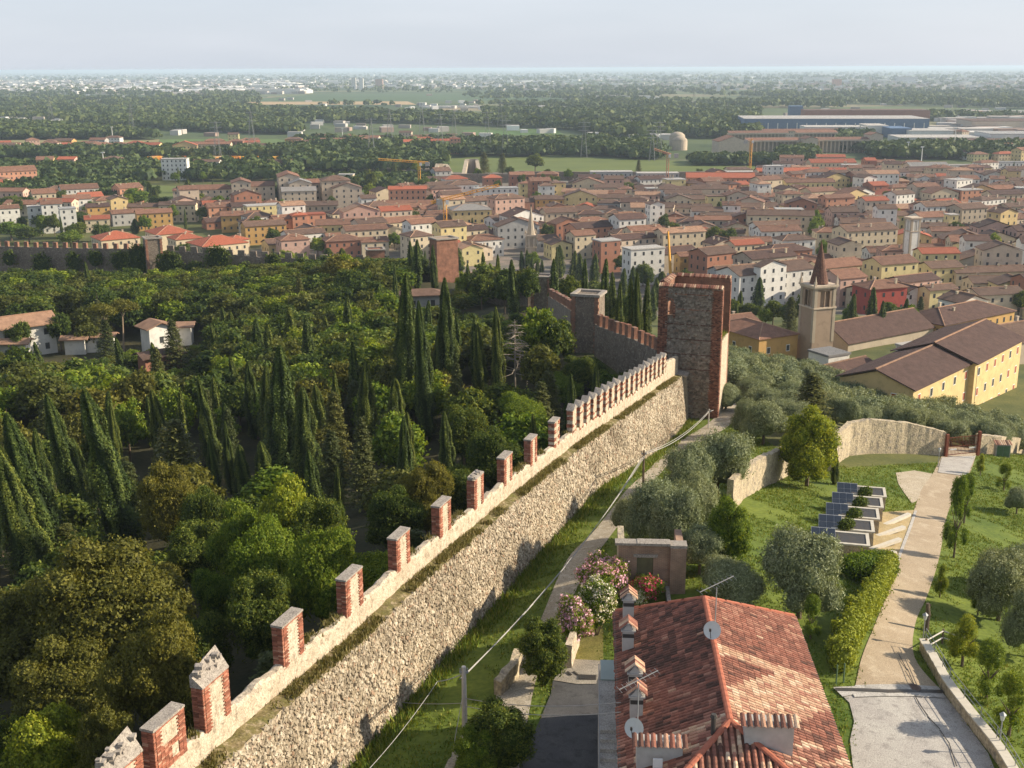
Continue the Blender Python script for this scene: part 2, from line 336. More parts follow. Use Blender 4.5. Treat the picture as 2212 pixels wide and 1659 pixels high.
M['orange'] = tinted('orange_machines', [(0, (.62, .10, .03)), (.4, (.75, .32, .03)), (.8, (.72, .50, .06)), (1, (.6, .6, .58))], 3, 0)
M['rubwall'] = surf('garden_wall_stone', (.50, .42, .29), (.40, .33, .23), .7, c3=(.27, .235, .19), bmp=.10, bscale=5, fine=6)
# ------------------------------------------------------------------ ground: one sheet to the horizon
def inpoly(x, y, P):
    x = np.asarray(x); y = np.asarray(y); r = np.zeros(x.shape, bool); n = len(P)
    for i in range(n):
        x1, y1 = P[i][:2]; x2, y2 = P[(i + 1) % n][:2]
        c = ((y1 > y) != (y2 > y)) & (x < (x2 - x1) * (y - y1) / ((y2 - y1) or 1e-9) + x1); r ^= c
    return r
lawn_poly = [G(*p) for p in [(1545, 905), (1590, 880), (1700, 990), (1830, 1010), (2040, 1000), (2060, 985), (2110, 985), (2212, 985), (2330, 1100), (2330, 1800), (1250, 1800), (1100, 1600), (1200, 1400), (1330, 1200), (1420, 1050)]]
forest_poly = [PD(u, v, D) for u, v, D in [(-700, 1300, 60), (350, 1900, 40), (640, 1500, 58), (930, 1200, 84), (1225, 950, 109), (1440, 830, 156), (1262, 740, 186), (1150, 640, 262), (990, 600, 320), (800, 580, 350), (0, 580, 345), (-700, 580, 345)]]
olive_poly = [G(*p) for p in [(1570, 880), (1600, 780), (1750, 790), (1880, 800), (2000, 860), (2120, 900), (2300, 920), (2300, 975), (2110, 960), (1990, 930), (1830, 930), (1700, 985)]]
na = np.concatenate([np.arange(-180, -34, 4), np.arange(-34, 34, .3), np.arange(34, 180, 4)])
ra = np.concatenate([[0.5, 12, 24], np.arange(34, 175, 1.0), np.arange(176, 420, 3), np.geomspace(421, 60000, 150)])
th_, rr_ = np.meshgrid(np.radians(na), ra, indexing='ij')
gx = np.sin(th_) * rr_; gy = np.cos(th_) * rr_; gz = H(gx, gy)
far_drop = np.where(rr_ > 590, -0.3, 0)
nt, nr = gx.shape
idx = np.arange(nt * nr).reshape(nt, nr); nxt = np.roll(idx, -1, 0)
Fg = np.stack([idx[:, :-1], idx[:, 1:], nxt[:, 1:], nxt[:, :-1]], -1).reshape(-1, 4)
Vg = np.stack([gx, gy, gz], -1).reshape(-1, 3)
me = mesh_np('ground', Vg, [Fg], (), smooth=True)
X_, Y_ = Vg[:, 0], Vg[:, 1]; Rr = np.hypot(X_, Y_)
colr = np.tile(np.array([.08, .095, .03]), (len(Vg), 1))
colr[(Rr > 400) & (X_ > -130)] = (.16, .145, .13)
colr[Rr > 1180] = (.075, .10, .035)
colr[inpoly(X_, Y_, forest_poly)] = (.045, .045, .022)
lp = inpoly(X_, Y_, lawn_poly) | inpoly(X_, Y_, [G(*p) for p in [(640, 1800), (780, 1659), (1465, 915), (1560, 900), (1480, 1000), (1300, 1230), (1180, 1420), (1060, 1800)]]); colr[lp] = (.10, .145, .022)
op = inpoly(X_, Y_, olive_poly); colr[op] = (.13, .13, .055)
behind = (Y_ < 30); colr[behind] = (.09, .10, .04)
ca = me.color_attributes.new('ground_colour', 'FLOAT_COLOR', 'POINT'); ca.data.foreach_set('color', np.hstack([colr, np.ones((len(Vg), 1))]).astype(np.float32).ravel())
m, t, b = new('ground'); b.inputs['Roughness'].default_value = .95
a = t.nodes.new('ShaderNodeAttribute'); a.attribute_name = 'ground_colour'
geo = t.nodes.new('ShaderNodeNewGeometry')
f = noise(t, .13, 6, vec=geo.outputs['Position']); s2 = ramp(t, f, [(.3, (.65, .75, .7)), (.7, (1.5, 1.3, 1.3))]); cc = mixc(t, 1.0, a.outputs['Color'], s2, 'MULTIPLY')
f = noise(t, 2.5, 5, vec=geo.outputs['Position']); s2 = ramp(t, f, [(.3, (.75, .78, .7)), (.7, (1.25, 1.2, 1.15))]); cc = mixc(t, 1.0, cc, s2, 'MULTIPLY')
# far fields: a patchwork beyond the town
vm = t.nodes.new('ShaderNodeMapping'); vm.inputs['Scale'].default_value = (1 / 420, 1 / 260, 1); vm.inputs['Rotation'].default_value = (0, 0, .35)
vo = node(t, 'ShaderNodeTexVoronoi', Scale=1.0); vo.voronoi_dimensions = '2D'; t.links.new(geo.outputs['Position'], vm.inputs['Vector']); t.links.new(vm.outputs[0], vo.inputs['Vector'])
sp = t.nodes.new('ShaderNodeSeparateColor'); t.links.new(vo.outputs['Color'], sp.inputs[0])
fc = ramp(t, sp.outputs[0], [(0, (.045, .075, .025)), (.5, (.07, .10, .035)), (.75, (.10, .13, .045)), (.9, (.26, .21, .12)), (1, (.2, .2, .14))])
ln = t.nodes.new('ShaderNodeVectorMath'); ln.operation = 'LENGTH'; t.links.new(geo.outputs['Position'], ln.inputs[0])
mr = node(t, 'ShaderNodeMapRange'); mr.inputs['From Min'].default_value = 1150; mr.inputs['From Max'].default_value = 1300; t.links.new(ln.outputs['Value'], mr.inputs['Value'])
cc = mixc(t, mr.outputs['Result'], cc, fc); t.links.new(cc, b.inputs['Base Color']); bump(t, b, noise(t, 1.5, 5, vec=geo.outputs['Position']), .12, .6)
M['ground'] = m; me.materials.append(m); tag(link('ground', me), kind='structure')

# draped sheets
def drape(name, poly, mat, off=.05, res=2.0, kind='structure', parent=None, thick=0):
    bm = bmesh.new(); f = bm.faces.new([bm.verts.new((p[0], p[1], 0)) for p in poly])
    xs = [p[0] for p in poly]; ys = [p[1] for p in poly]
    for ax, lo, hi in ((0, min(xs), max(xs)), (1, min(ys), max(ys))):
        q = lo + res
        while q < hi:
            co = [0, 0, 0]; co[ax] = q; no = [0, 0, 0]; no[ax] = 1
            bmesh.ops.bisect_plane(bm, geom=bm.verts[:] + bm.edges[:] + bm.faces[:], plane_co=co, plane_no=no); q += res
    bmesh.ops.triangulate(bm, faces=bm.faces[:])
    P_ = np.array([v.co[:] for v in bm.verts]); z = H(P_[:, 0], P_[:, 1]) + off
    for v, q in zip(bm.verts, z): v.co.z = q
    bmesh.ops.recalc_face_normals(bm, faces=bm.faces[:])
    if sum(f.normal.z for f in bm.faces) < 0: bmesh.ops.reverse_faces(bm, faces=bm.faces[:])
    me = bpy.data.meshes.new(name); bm.to_mesh(me); bm.free(); me.materials.append(mat)
    o = link(name, me, parent)
    if not parent and kind: o['kind'] = kind
    return o
def spline(pts, n=8):
    pts = [np.array(p, float) for p in pts]; out = []
    for i in range(len(pts) - 1):
        p0 = pts[max(i - 1, 0)]; p1 = pts[i]; p2 = pts[i + 1]; p3 = pts[min(i + 2, len(pts) - 1)]
        for k in range(n):
            t_ = k / n; out.append(.5 * ((2 * p1) + (-p0 + p2) * t_ + (2 * p0 - 5 * p1 + 4 * p2 - p3) * t_ ** 2 + (-p0 + 3 * p1 - 3 * p2 + p3) * t_ ** 3))
    out.append(pts[-1]); return out
def strip_between(name, left, right, mat, off=.05, n=6, k=4, **kw):   # a road between two edge lines given as world points
    A = spline(left, n); B = spline(right, n); N = min(len(A), len(B)); V = []
    for a_, b_ in zip(A[:N], B[:N]):
        for j in range(k + 1): V.append(a_ * (1 - j / k) + b_ * j / k)
    V = np.array(V); V[:, 2] = H(V[:, 0], V[:, 1]) + off
    F = np.array([(i * (k + 1) + j, i * (k + 1) + j + 1, (i + 1) * (k + 1) + j + 1, (i + 1) * (k + 1) + j) for i in range(N - 1) for j in range(k)])
    o = link(name, mesh_np(name, V, [F], [mat], smooth=True)); o['kind'] = 'structure'; return o

# ------------------------------------------------------------------ the long rubble wall with its merlons
A0 = np.array(PD(590, 1430, 59)); A1 = np.array(PD(1460, 775, 158))
e1 = (A1 - A0)[:2]; LEN = np.linalg.norm(e1); e1 /= LEN; e2 = np.array([e1[1], -e1[0]])
def s_of(u, v):          # distance along the wall where the picture line meets the wall's plane
    d = np.array(ray(u, v)); a_ = A0[:2]; # solve D*d.xy = a + s*e1
    Mx = np.array([[d[0], -e1[0]], [d[1], -e1[1]]]); D, s = np.linalg.solve(Mx, a_); return s, CAMZ + d[2] * D
sill_px = [(200, 1795), (314, 1668), (421, 1572), (590, 1433), (728, 1328), (838, 1229), (932, 1154), (1008, 1096), (1073, 1043), (1131, 1001), (1183, 963), (1225, 931), (1330, 865), (1423, 805), (1462, 782)]
sill = [s_of(*p) for p in sill_px]; SS = np.array([s[0] for s in sill]); SZ = np.array([s[1] for s in sill])
o_ = np.argsort(SS); SS = SS[o_]; SZ = SZ[o_]
def sillz(s): return float(np.interp(s, SS, SZ)) + (0 if s > SS[0] else 0)
def Wp(s, n, z): q = A0[:2] + e1 * s + e2 * n; return (q[0], q[1], z)
S0, S1 = -26.0, LEN - 1.2
castle = empty('castle_wall', Wp(30, 0, 45)); tag(castle, 'long pale rubble castle wall with brick merlons running up to the tall tower', 'wall')
castle.location = (0, 0, 0)
PT, LED, FT, FB = .62, 1.5, 1.5, 2.3     # parapet thickness, ledge outer edge, face top/bottom offsets
def sheet(name, rows, mat, parent, smooth=False):
    n = len(rows[0]); V = np.array([p for r in rows for p in r]); F = np.array([(i * n + j, i * n + j + 1, (i + 1) * n + j + 1, (i + 1) * n + j) for i in range(len(rows) - 1) for j in range(n - 1)])
    return link(name, mesh_np(name, V, [F], [mat], smooth=smooth), parent)
ss = np.arange(S0, S1 + .01, .5)
def rz_(s, a=.12, k=1.0): return a * (math.sin(s * 2.1 * k) * .5 + math.sin(s * 5.3 * k + 1) * .3 + math.sin(s * 9.7 * k + 2) * .2)
PARH = 1.35
merl = []   # (s, length, height, kind)
for u, v, ln_, hh, kd in [(205, 1650, 2.1, 2.1, 'ragged'), (312, 1668, 2.2, 2.1, 'niche'), (420, 1590, 2.1, 2.15, 'ragged'), (590, 1433, 2.1, 2.1, 'flat'), (728, 1328, 2.1, 2.15, 'flat'), (838, 1229, 2.0, 2.0, 'flat'),
                      (932, 1154, 2.0, 2.0, 'flat'), (1008, 1096, 1.9, 2.15, 'broken'), (1073, 1043, 1.9, 2.0, 'flat'), (1131, 1001, 1.7, 2.05, 'flat'), (1183, 963, 1.6, 2.2, 'banded')]:
    s, z = s_of(u, v); merl.append((s, ln_, hh, kd))
s_a = s_of(1223, 931)[0]; s_b = s_of(1423, 805)[0]
for i in range(18): merl.append((s_a + (s_b - s_a) * i / 17, 1.35, 2.1, 'peak'))
merl_iv = [(s, s + l) for s, l, *_ in merl]
def zt(s):
    inm = any(a_ - .05 <= s <= b_ + .05 for a_, b_ in merl_iv)
    if s > s_b + 1.6: return sillz(s) + 1.15 + .1 * math.sin(s * 3)
    return sillz(s) + (0 if inm else rz_(s, .16) + (.0 if s < 40 else -.05))
# parapet
rows = []
for s in ss:
    z0 = zt(s); lz = sillz(s) - PARH + rz_(s, .1, .7)
    rows.append([Wp(s, -.15, h1(*Wp(s, -.6, 0)[:2]) - 1.5), Wp(s, 0 + rz_(s, .04), z0 - .12), Wp(s, .15, z0), Wp(s, PT - .12, z0 + rz_(s, .05)), Wp(s, PT + rz_(s, .05, 2), z0 - .15), Wp(s, PT + rz_(s, .05, 3), lz)])
sheet('parapet', rows, M['plaster'], castle)
rows = []
for s in ss:
    lz = sillz(s) - PARH
    rows.append([Wp(s, PT - .05, lz + .06 + rz_(s, .1, 1.3)), Wp(s, 1.05, lz + rz_(s + 3, .12, 1.7)), Wp(s, LED + rz_(s, .12, 2), lz - .12 + rz_(s, .1))])
M['ledge'] = surf('weedy_ledge', (.20, .155, .075), (.115, .11, .03), .9, c3=(.3, .24, .15), fine=9, bmp=.08)
sheet('ledge', rows, M['ledge'], castle)
rows = []
def facebase(s): x, y, _ = Wp(s, FB, 0); return h1(x, y) - .6
fb = {}
for s in ss:
    lz = sillz(s) - PARH - .12; bz = facebase(s); fb[round(float(s), 2)] = bz
    rows.append([Wp(s, LED + rz_(s, .12, 2) * .5, lz + rz_(s, .1)), Wp(s, FT + .05, lz - .4)] + [Wp(s, FT + (FB - FT) * k / 6, lz - .4 + (bz - lz + .4) * k / 6) for k in range(1, 7)])
sheet('wall_face', rows, M['rubble_mortar'], castle)
# the rubble stones: irregular lumps proud of the mortar
def lump(n_rng):
    q = np.array([[i, j, k] for k in (-.5, .5) for i, j in ((-.5, -.5), (.5, -.5), (.5, .5), (-.5, .5))], float)
    q[4:, :2] *= n_rng.uniform(.45, .85, (4, 2)); q += n_rng.uniform(-.14, .14, q.shape); return q
LF = np.array([(4, 5, 6, 7), (0, 1, 5, 4), (1, 2, 6, 5), (2, 3, 7, 6), (3, 0, 4, 7)])
def stones_on(origin, ax, ay, W_, Hh, size, cover=1.0, seed=1, zfn=None):
    """lumps scattered in jittered rows on a plane; returns list of (V 8x3, tint)"""
    g = np.random.default_rng(seed); ax = np.array(ax, float); ay = np.array(ay, float); nrm = np.cross(ax, ay); out = []
    y = 0
    while y < Hh:
        hrow = size * g.uniform(.55, .95); x = g.uniform(0, size)
        while x < W_:
            w = size * g.uniform(.6, 1.7)
            if g.random() < cover and (zfn is None or zfn(x, y)):
                q = lump(g); a_ = g.uniform(-.5, .5); cs, sn = math.cos(a_), math.sin(a_)
                lx = q[:, 0] * w * 1.02; ly = q[:, 1] * hrow * 1.15
                X2 = lx * cs - ly * sn + x; Y2 = lx * sn + ly * cs + y + g.uniform(-.3, .3) * hrow
                Z2 = q[:, 2] * g.uniform(.10, .2) * (size / .35)
                out.append((np.array(origin) + np.outer(X2, ax) + np.outer(Y2, ay) + np.outer(Z2, nrm), g.random()))
            x += w * .95
        y += hrow * .9
    return out
face_st = []
g = np.random.default_rng(5)
s = S0 + .3
while s < S1 - .2:
    top = sillz(s) - PARH - .15; bot = facebase(s); z = bot
    sz = .265 if s < 45 else .36
    while z < top:
        q = lump(g); w = sz * g.uniform(.55, 1.35); hh = sz * g.uniform(.45, .95); a_ = g.uniform(-.9, .9); cs, sn = math.cos(a_), math.sin(a_)
        lx = q[:, 0] * w; lz = q[:, 1] * hh; zz = z + lx * sn + lz * cs; n_off = FT + (FB - FT) * np.clip((top - zz) / (top - bot), 0, 1) + .02 + q[:, 2] * g.uniform(.05, .15)
        sx = s + g.uniform(-.25, .25) + lx * cs - lz * sn
        V = np.stack([A0[0] + e1[0] * sx + e2[0] * n_off, A0[1] + e1[1] * sx + e2[1] * n_off, zz], 1)
        face_st.append((V, g.random())); z += sz * g.uniform(.52, .8)
    s += sz * .62
def pieces(lst, single_name, parent, mat_joined, mat_single, keep=300, key=None, faces=LF):
    """the largest-looking pieces as objects of their own, the rest joined"""
    if key is None:
        def key(V):
            c = V.mean(0); D = depth(*c); u, v = proj(*c); vis = (-60 < u < 2270) and (v < 1720); return (0 if vis else 1, D)
    order = sorted(range(len(lst)), key=lambda i: key(lst[i][0]))
    for i in order[:keep]:
        V, tn = lst[i]; c = V.mean(0); me = mesh_np(single_name, V - c, [faces], [mat_single]); o = link(single_name, me, parent); o.location = c - np.array(parent.location)
    rest = order[keep:]
    if rest:
        V = np.concatenate([lst[i][0] for i in rest]) - np.array(parent.location); k = len(lst[0][0])
        F = np.concatenate([faces + n * k for n in range(len(rest))]); tn = np.repeat([lst[i][1] for i in rest], k)
        o = link(single_name + 's_joined', mesh_np(single_name + 's_joined', V, [F], [mat_joined], tint=tn), parent); o.name = {'stone': 'stonework', 'brick': 'brickwork', 'roof_tile': 'tiling'}.get(single_name, single_name + '_mass'); o['kind'] = 'stuff'
pieces(face_st, 'stone', castle, M['stones'], M['stone'])
# merlons
brk_all = []
BX = np.array([[i, j, k] for k in (-.5, .5) for i, j in ((-.5, -.5), (.5, -.5), (.5, .5), (-.5, .5))], float)
BF = np.array([(0, 3, 2, 1), (4, 5, 6, 7), (0, 1, 5, 4), (1, 2, 6, 5), (2, 3, 7, 6), (3, 0, 4, 7)])
def brick(s, n, z, ls, ln_, lz):
    q = BX * np.array([ls, ln_, lz]) + rng.uniform(-.011, .011, (8, 3)); P_ = A0[:2] + np.outer(q[:, 0] + s, e1) + np.outer(q[:, 1] + n, e2)
    return np.hstack([P_, (q[:, 2] + z)[:, None]])
lz_c = .088
for k, (s, ln_, hh, kd) in enumerate(merl):
    z0 = min(sillz(s), sillz(s + ln_)) - .1; z1 = sillz(s) + hh
    mb = MB(); n0, n1 = .02, PT + .02
    def C8(a_, b_, c_, d_, zb, zts): return [Wp(a_, c_, zb), Wp(b_, c_, zb), Wp(b_, d_, zb), Wp(a_, d_, zb), Wp(a_, c_, zts[0]), Wp(b_, c_, zts[1]), Wp(b_, d_, zts[2]), Wp(a_, d_, zts[3])]
    core = C8(s + .05, s + ln_ - .05, n0 + .04, n1 - .03, z0, [z1 - .05] * 4)
    mb.hexa(core); body = mb.build('merlon', M['plaster'], castle)
    # cap
    cb = MB(); capm = M['cap']
    if kd == 'ragged':
        cb.hexa(C8(s - .02, s + ln_ + .02, n0 - .02, n1 + .02, z1 - .05, [z1 + .55, z1 + 1.0, z1 + .02, z1 + .02]))
        for q in range(14): cb.hexa([p for p in (lambda c, r_: [(c[0] + dx * r_, c[1] + dy * r_, c[2] + dz * r_ * .5) for dz in (-1, 1) for dx, dy in ((-1, -1), (1, -1), (1, 1), (-1, 1))])(Wp(s + rng.uniform(.1, ln_ - .1), rng.uniform(.02, .3), z1 + rng.uniform(.3, .8)), rng.uniform(.08, .17))])
    elif kd == 'peak':
        mid = s + ln_ / 2; V = [Wp(s - .05, n0 - .05, z1), Wp(s + ln_ + .05, n0 - .05, z1), Wp(s + ln_ + .05, n1 + .06, z1), Wp(s - .05, n1 + .06, z1), Wp(mid, n0 - .05, z1 + .55 + rng.uniform(-.08, .08)), Wp(mid, n1 + .06, z1 + .45 + rng.uniform(-.08, .08))]
        cb.add(V, [(0, 3, 2, 1), (0, 1, 4), (2, 3, 5), (1, 2, 5, 4), (3, 0, 4, 5)])
    elif kd == 'broken':
        cb.hexa(C8(s + .3, s + ln_ + .02, n0 - .02, n1 + .02, z1 - .05, [z1 + .12, z1 + .12, z1 + .06, z1 - .02]))
        for q in range(10): cb.box(Wp(s + rng.uniform(.1, ln_), rng.uniform(.1, .5), z1 + .08), (.3, .25, .15), rng.uniform(0, 3), jit=.05)
    else:
        cb.hexa(C8(s - .03, s + ln_ + .03, n0 - .03, n1 + .03, z1 - .05, [z1 + .07, z1 + .08, z1 + .05, z1 + .06]))
    cb.build('merlon_cap', capm, body)
    # bricks: end faces and quoins on the long faces
    zz = z0 + lz_c / 2; row = 0; fine_ = k < 11
    step = lz_c if fine_ else lz_c * 2
    while zz < z1 - .04:
        qn = .42 if row % 2 else .30
        if kd in ('banded', 'peak') and (int((zz - z0) / .33) % 2 == 1): zz += step; row += 1; continue
        hole = (kd == 'niche' and (zz - z0) < 1.15)
        for n_c, w in ((n0 + .155, .29), (n0 + .465, .30)): 
            for sgn, sx in ((0, s), (1, s + ln_)):
                brk_all.append((brick(sx + (.06 if sgn == 0 else -.06), n_c, zz, .14, w, step - .026), rng.random(), k))
        for nf in (n1 - .02, n0 + .02):
            if kd == 'peak' and (nf < .3 or (k * 7 + row) % 3): continue
            if hole and nf > .3:
                x = s + .13
                while x < s + ln_ - .2:
                    if not (s + .95 < x < s + 1.5 and .25 < zz - z0 < .85): brk_all.append((brick(x + .12, nf, zz, .24, .08, step - .018), rng.random(), k))
                    x += .255
            else:
                brk_all.append((brick(s + .13 + qn / 2, nf, zz, qn, .08, step - .026), rng.random(), k)); brk_all.append((brick(s + ln_ - .13 - qn / 2, nf, zz, qn, .08, step - .026), rng.random(), k))
        zz += step; row += 1
    if kd in ('flat', 'niche', 'ragged'):
        x = s + .14
        while x < s + ln_ - .2: brk_all.append((brick(x + .12, n1 - .015, z1 - .09, .24, .08, .07), rng.random(), k)); x += .255
pieces([(a_, b_) for a_, b_, c_ in brk_all], 'brick', castle, M['bricks'], M['brick'], faces=BF)
# weeds on ledge and parapet: blades
def blades(pts, hgt, wid, mat, name, parent=None, spread=.25, nper=6, kind='stuff'):
    pts = np.repeat(np.asarray(pts, float), nper, 0); n = len(pts); pts[:, :2] += rng.normal(0, spread, (n, 2))
    a_ = rng.uniform(0, 2 * math.pi, n); w = wid * rng.uniform(.6, 1.4, n); hh = hgt * rng.uniform(.4, 1.3, n); ld = rng.normal(0, .35, (n, 2)) * hh[:, None]
    dx = np.cos(a_) * w; dy = np.sin(a_) * w
    V = np.stack([pts + np.stack([-dx, -dy, -hh * .1], 1), pts + np.stack([dx, dy, -hh * .1], 1), pts + np.stack([dx * .3 + ld[:, 0], dy * .3 + ld[:, 1], hh], 1)], 1).reshape(-1, 3)
    F = np.arange(n * 3).reshape(-1, 3); o = link(name, mesh_np(name, V, [F], [mat], tint=np.repeat(rng.random(n), 3)), parent)
    if kind: o['kind'] = kind
    return o
pts = []
for s in np.arange(S0, S1, .12):
    c = math.sin(s * .35) + math.sin(s * .83 + 1) * .7 + math.sin(s * 2.3) * .5
    if c > -.5: pts.append(Wp(s, rng.uniform(.7, 1.45), sillz(s) - PARH + .0))
    if c > -.5 and rng.random() < .5: pts.append(Wp(s, rng.uniform(1.0, 1.55), sillz(s) - PARH + .0))
    if c > .4 and not any(a_ - .1 < s < b_ + .1 for a_, b_ in merl_iv) and s < s_b: pts.append(Wp(s, rng.uniform(.0, .3), sillz(s)))
M['weed'] = leafmat('weed', (.09, .085, .02), (.16, .14, .04), (.28, .22, .10), .15)
blades(pts, .26, .05, M['weed'], 'weeds', castle, .18, 12)

# ------------------------------------------------------------------ towers
def frame(cx, cy, th):
    a_ = np.array([math.cos(th), math.sin(th)]); b_ = np.array([-math.sin(th), math.cos(th)])
    return lambda x, y, z: (cx + a_[0] * x + b_[0] * y, cy + a_[1] * x + b_[1] * y, z)
Cr = np.array(PD(1549, 893, 157))[:2]      # near right corner of the main tower
TW, TD = 8.5, 7.8
zb = h1(*Cr) - 1.5; tz = PD(1549, 612, 157)[2]; tz2 = PD(1551, 600, 163)[2] + .6
th_t = math.atan2(e2[1], e2[0]); tf = frame(Cr[0] - e2[0] * TW, Cr[1] - e2[1] * TW, th_t)   # x along the front face, y away from the camera
tower = empty('castle_tower', tf(TW / 2, TD / 2, 0)); tower.location.z = 0
tl = np.array(tower.location)
tag(tower, 'tall open-backed brick and rubble castle tower at the end of the sunlit wall', 'tower')
def tw(x, y, z): p = tf(x, y, z); return (p[0] - tl[0], p[1] - tl[1], p[2])
def wallblock(mb, x0, x1, y0, y1, z0, z1, m=0, tint=.5, batter=0):
    mb.hexa([tw(x0 - batter, y0 - batter, z0), tw(x1 + batter, y0 - batter, z0), tw(x1 + batter, y1 + batter, z0), tw(x0 - batter, y1 + batter, z0), tw(x0, y0, z1), tw(x1, y0, z1), tw(x1, y1, z1), tw(x0, y1, z1)], m, tint)
hx0, hx1, hz0, hz1 = 1.1, 2.0, tz - 4.0, tz - 1.6
mb = MB()
for a_, b_, c_, d_ in [(0, hx0, zb, tz), (hx1, TW, zb, tz), (hx0, hx1, zb, hz0), (hx0, hx1, hz1 - .3, tz)]: wallblock(mb, a_, b_, 0, 1.1, c_, d_)
# arch spandrels
for k in range(3):
    w = (.14, .07, .03)[k]; z_ = hz1 - .7 + .13 * (3 - k - 1)
for sx in (-1, 1):
    for k, (w, zz) in enumerate(((.06, hz1 - .62), (.15, hz1 - .5), (.27, hz1 - .4))):
        c = hx0 if sx < 0 else hx1; a_, b_ = (c, c + w) if sx < 0 else (c - w, c); wallblock(mb, a_, b_, .003, 1.097, zz, zz + .14)
mb.build('front_wall', M['grey_rubble'], tower)
mb = MB(); wallblock(mb, 0, .9, 1.1, TD, zb, tz2 - .02); mb.build('left_wall', M['brickwork'], tower)
mb = MB(); wallblock(mb, .9, TW, TD - .9, TD, zb, tz2); mb.build('back_wall', M['brickwork'], tower)
zr = PD(1560, 722, 160)[2]
mb = MB(); wallblock(mb, TW - .9, TW, 1.1, TD - .9, zb, zr); mb.build('right_wall', M['plaster'], tower)
# stones on the front panel, brick quoins, string courses
orig = np.array(tw(1.5, -.02, zb)); ax = np.array([math.cos(th_t), math.sin(th_t), 0])
st = stones_on(np.array(tf(1.35, -.02, zb)), ax, (0, 0, 1), TW - 2.7, tz - zb - .4, .38, .92, 11, lambda x, y: not (x < .95 and hz0 - .4 < zb + y < hz1 + .4))
# normal should face the camera: cross(ax, z) = outward?
pieces([(V, t_) for V, t_ in st], 'stone', tower, M['greystones'], tinted('grey_rubble_stone', SG, 2, 18, obj=True), keep=120)
def brick_t(x, y, z, lx, ly, lz):
    q = BX * np.array([lx, ly, lz]) + rng.uniform(-.008, .008, (8, 3)); return np.array([tf(x + p[0], y + p[1], z + p[2]) for p in q])
bl = []
zz = zb + .2; row = 0
while zz < tz - .1:
    wq = 1.15 + (.18 if row % 2 else 0) + .1 * math.sin(zz * 1.7)
    for x0, x1 in ((0, wq), (TW - wq, TW)):
        x = x0
        while x < x1 - .1:
            bl.append((brick_t(x + .16, -.04, zz, .30, .1, .13), rng.random())); x += .33
    for j in range(3): bl.append((brick_t(TW + .03, .2 + .34 * j, zz, .1, .31, .13), rng.random()))
    if zz > zr:
        for y in (TD - .75, TD - .4): bl.append((brick_t(TW + .03, y, zz, .1, .3, .13), rng.random()))
    zz += .155; row += 1
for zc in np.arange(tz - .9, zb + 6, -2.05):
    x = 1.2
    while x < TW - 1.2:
        if not (hx0 - .5 < x < hx1 + .3 and hz0 - .3 < zc < hz1 + .3): bl.append((brick_t(x + .16, -.05, zc, .31, .12, .12), .05))  # dark tint paints the shade of grooves, though these bricks stand proud
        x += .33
# arch ring
for k in range(9):
    a_ = math.pi * k / 8; bl.append((brick_t((hx0 + hx1) / 2 - .55 * math.cos(a_), -.05, hz1 - .55 + .55 * math.sin(a_), .16, .14, .16), rng.random()))
for z_ in np.arange(hz0 - .1, hz1 - .6, .16):
    for x in (hx0 - .18, hx1 + .18): bl.append((brick_t(x, -.05, z_, .3, .12, .14), rng.random()))
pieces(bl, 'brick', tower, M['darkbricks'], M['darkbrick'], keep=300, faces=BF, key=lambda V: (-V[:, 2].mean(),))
# tiled copings
def coping(y0, y1, x0, x1, z, along='x', name='coping_tiles'):
    mbc = MB(); n = int(((x1 - x0) if along == 'x' else (y1 - y0)) / .27)
    for i in range(n):
        for half in (0, 1):
            if along == 'x':
                xc = x0 + (i + .5) * (x1 - x0) / n; ym = (y0 + y1) / 2; ya = y0 - .15 if half == 0 else y1 + .15
                p0 = np.array(tw(xc, ya, z)); p1 = np.array(tw(xc, ym, z + .32))
            else:
                yc = y0 + (i + .5) * (y1 - y0) / n; xm = (x0 + x1) / 2; xa = x0 - .15 if half == 0 else x1 + .15
                p0 = np.array(tw(xa, yc, z)); p1 = np.array(tw(xm, yc, z + .32))
            mbc.tube(p0, p1, .125, .11, 6, 0, rng.random())
    mbc.build(name, M['tiles'], tower)
coping(0, 1.1, -.05, TW + .05, tz + .04)
coping(TD - .9, TD, .9, TW + .05, tz2 + .04)
coping(1.1, TD - .9, 0, .9, tz2 + .02, 'y')
# grass tuft on the broken right wall
blades([tf(TW - .5, y, zr) for y in np.arange(1.5, TD - 1, .15)], .5, .06, M['leaf_grass'], 'tuft', None, .15, 8).parent = tower
bpy.data.objects['tuft'].location = -Vector(tl)
# end block where wall meets tower
mb = MB(); mb.hexa([Wp(S1 - 1.4, PT, 34), Wp(S1 - 1.4, FB + .4, 34), Wp(S1 + .2, FB + .4, 34), Wp(S1 + .2, PT, 34), Wp(S1 - 1.4, PT, sillz(S1) - 1.0), Wp(S1 - 1.4, FT + .3, sillz(S1) - 1.15), Wp(S1 + .2, FT + .3, sillz(S1) - 1.15), Wp(S1 + .2, PT, sillz(S1) - .9)])
mb.build('wall_end', M['rubble_mortar'], castle)
mb = MB(); mb.hexa([Wp(S1 - 1.8, PT, sillz(S1) - 1.15), Wp(S1 - 1.8, FT + .6, sillz(S1) - 1.35), Wp(S1 + .4, FT + .6, sillz(S1) - 1.25), Wp(S1 + .4, PT, sillz(S1) - 1.05), Wp(S1 - 1.8, PT, sillz(S1) - .95), Wp(S1 - 1.8, FT + .6, sillz(S1) - 1.1), Wp(S1 + .4, FT + .6, sillz(S1) - 1.0), Wp(S1 + .4, PT, sillz(S1) - .85)])
mb.build('slab', M['cap'], castle)

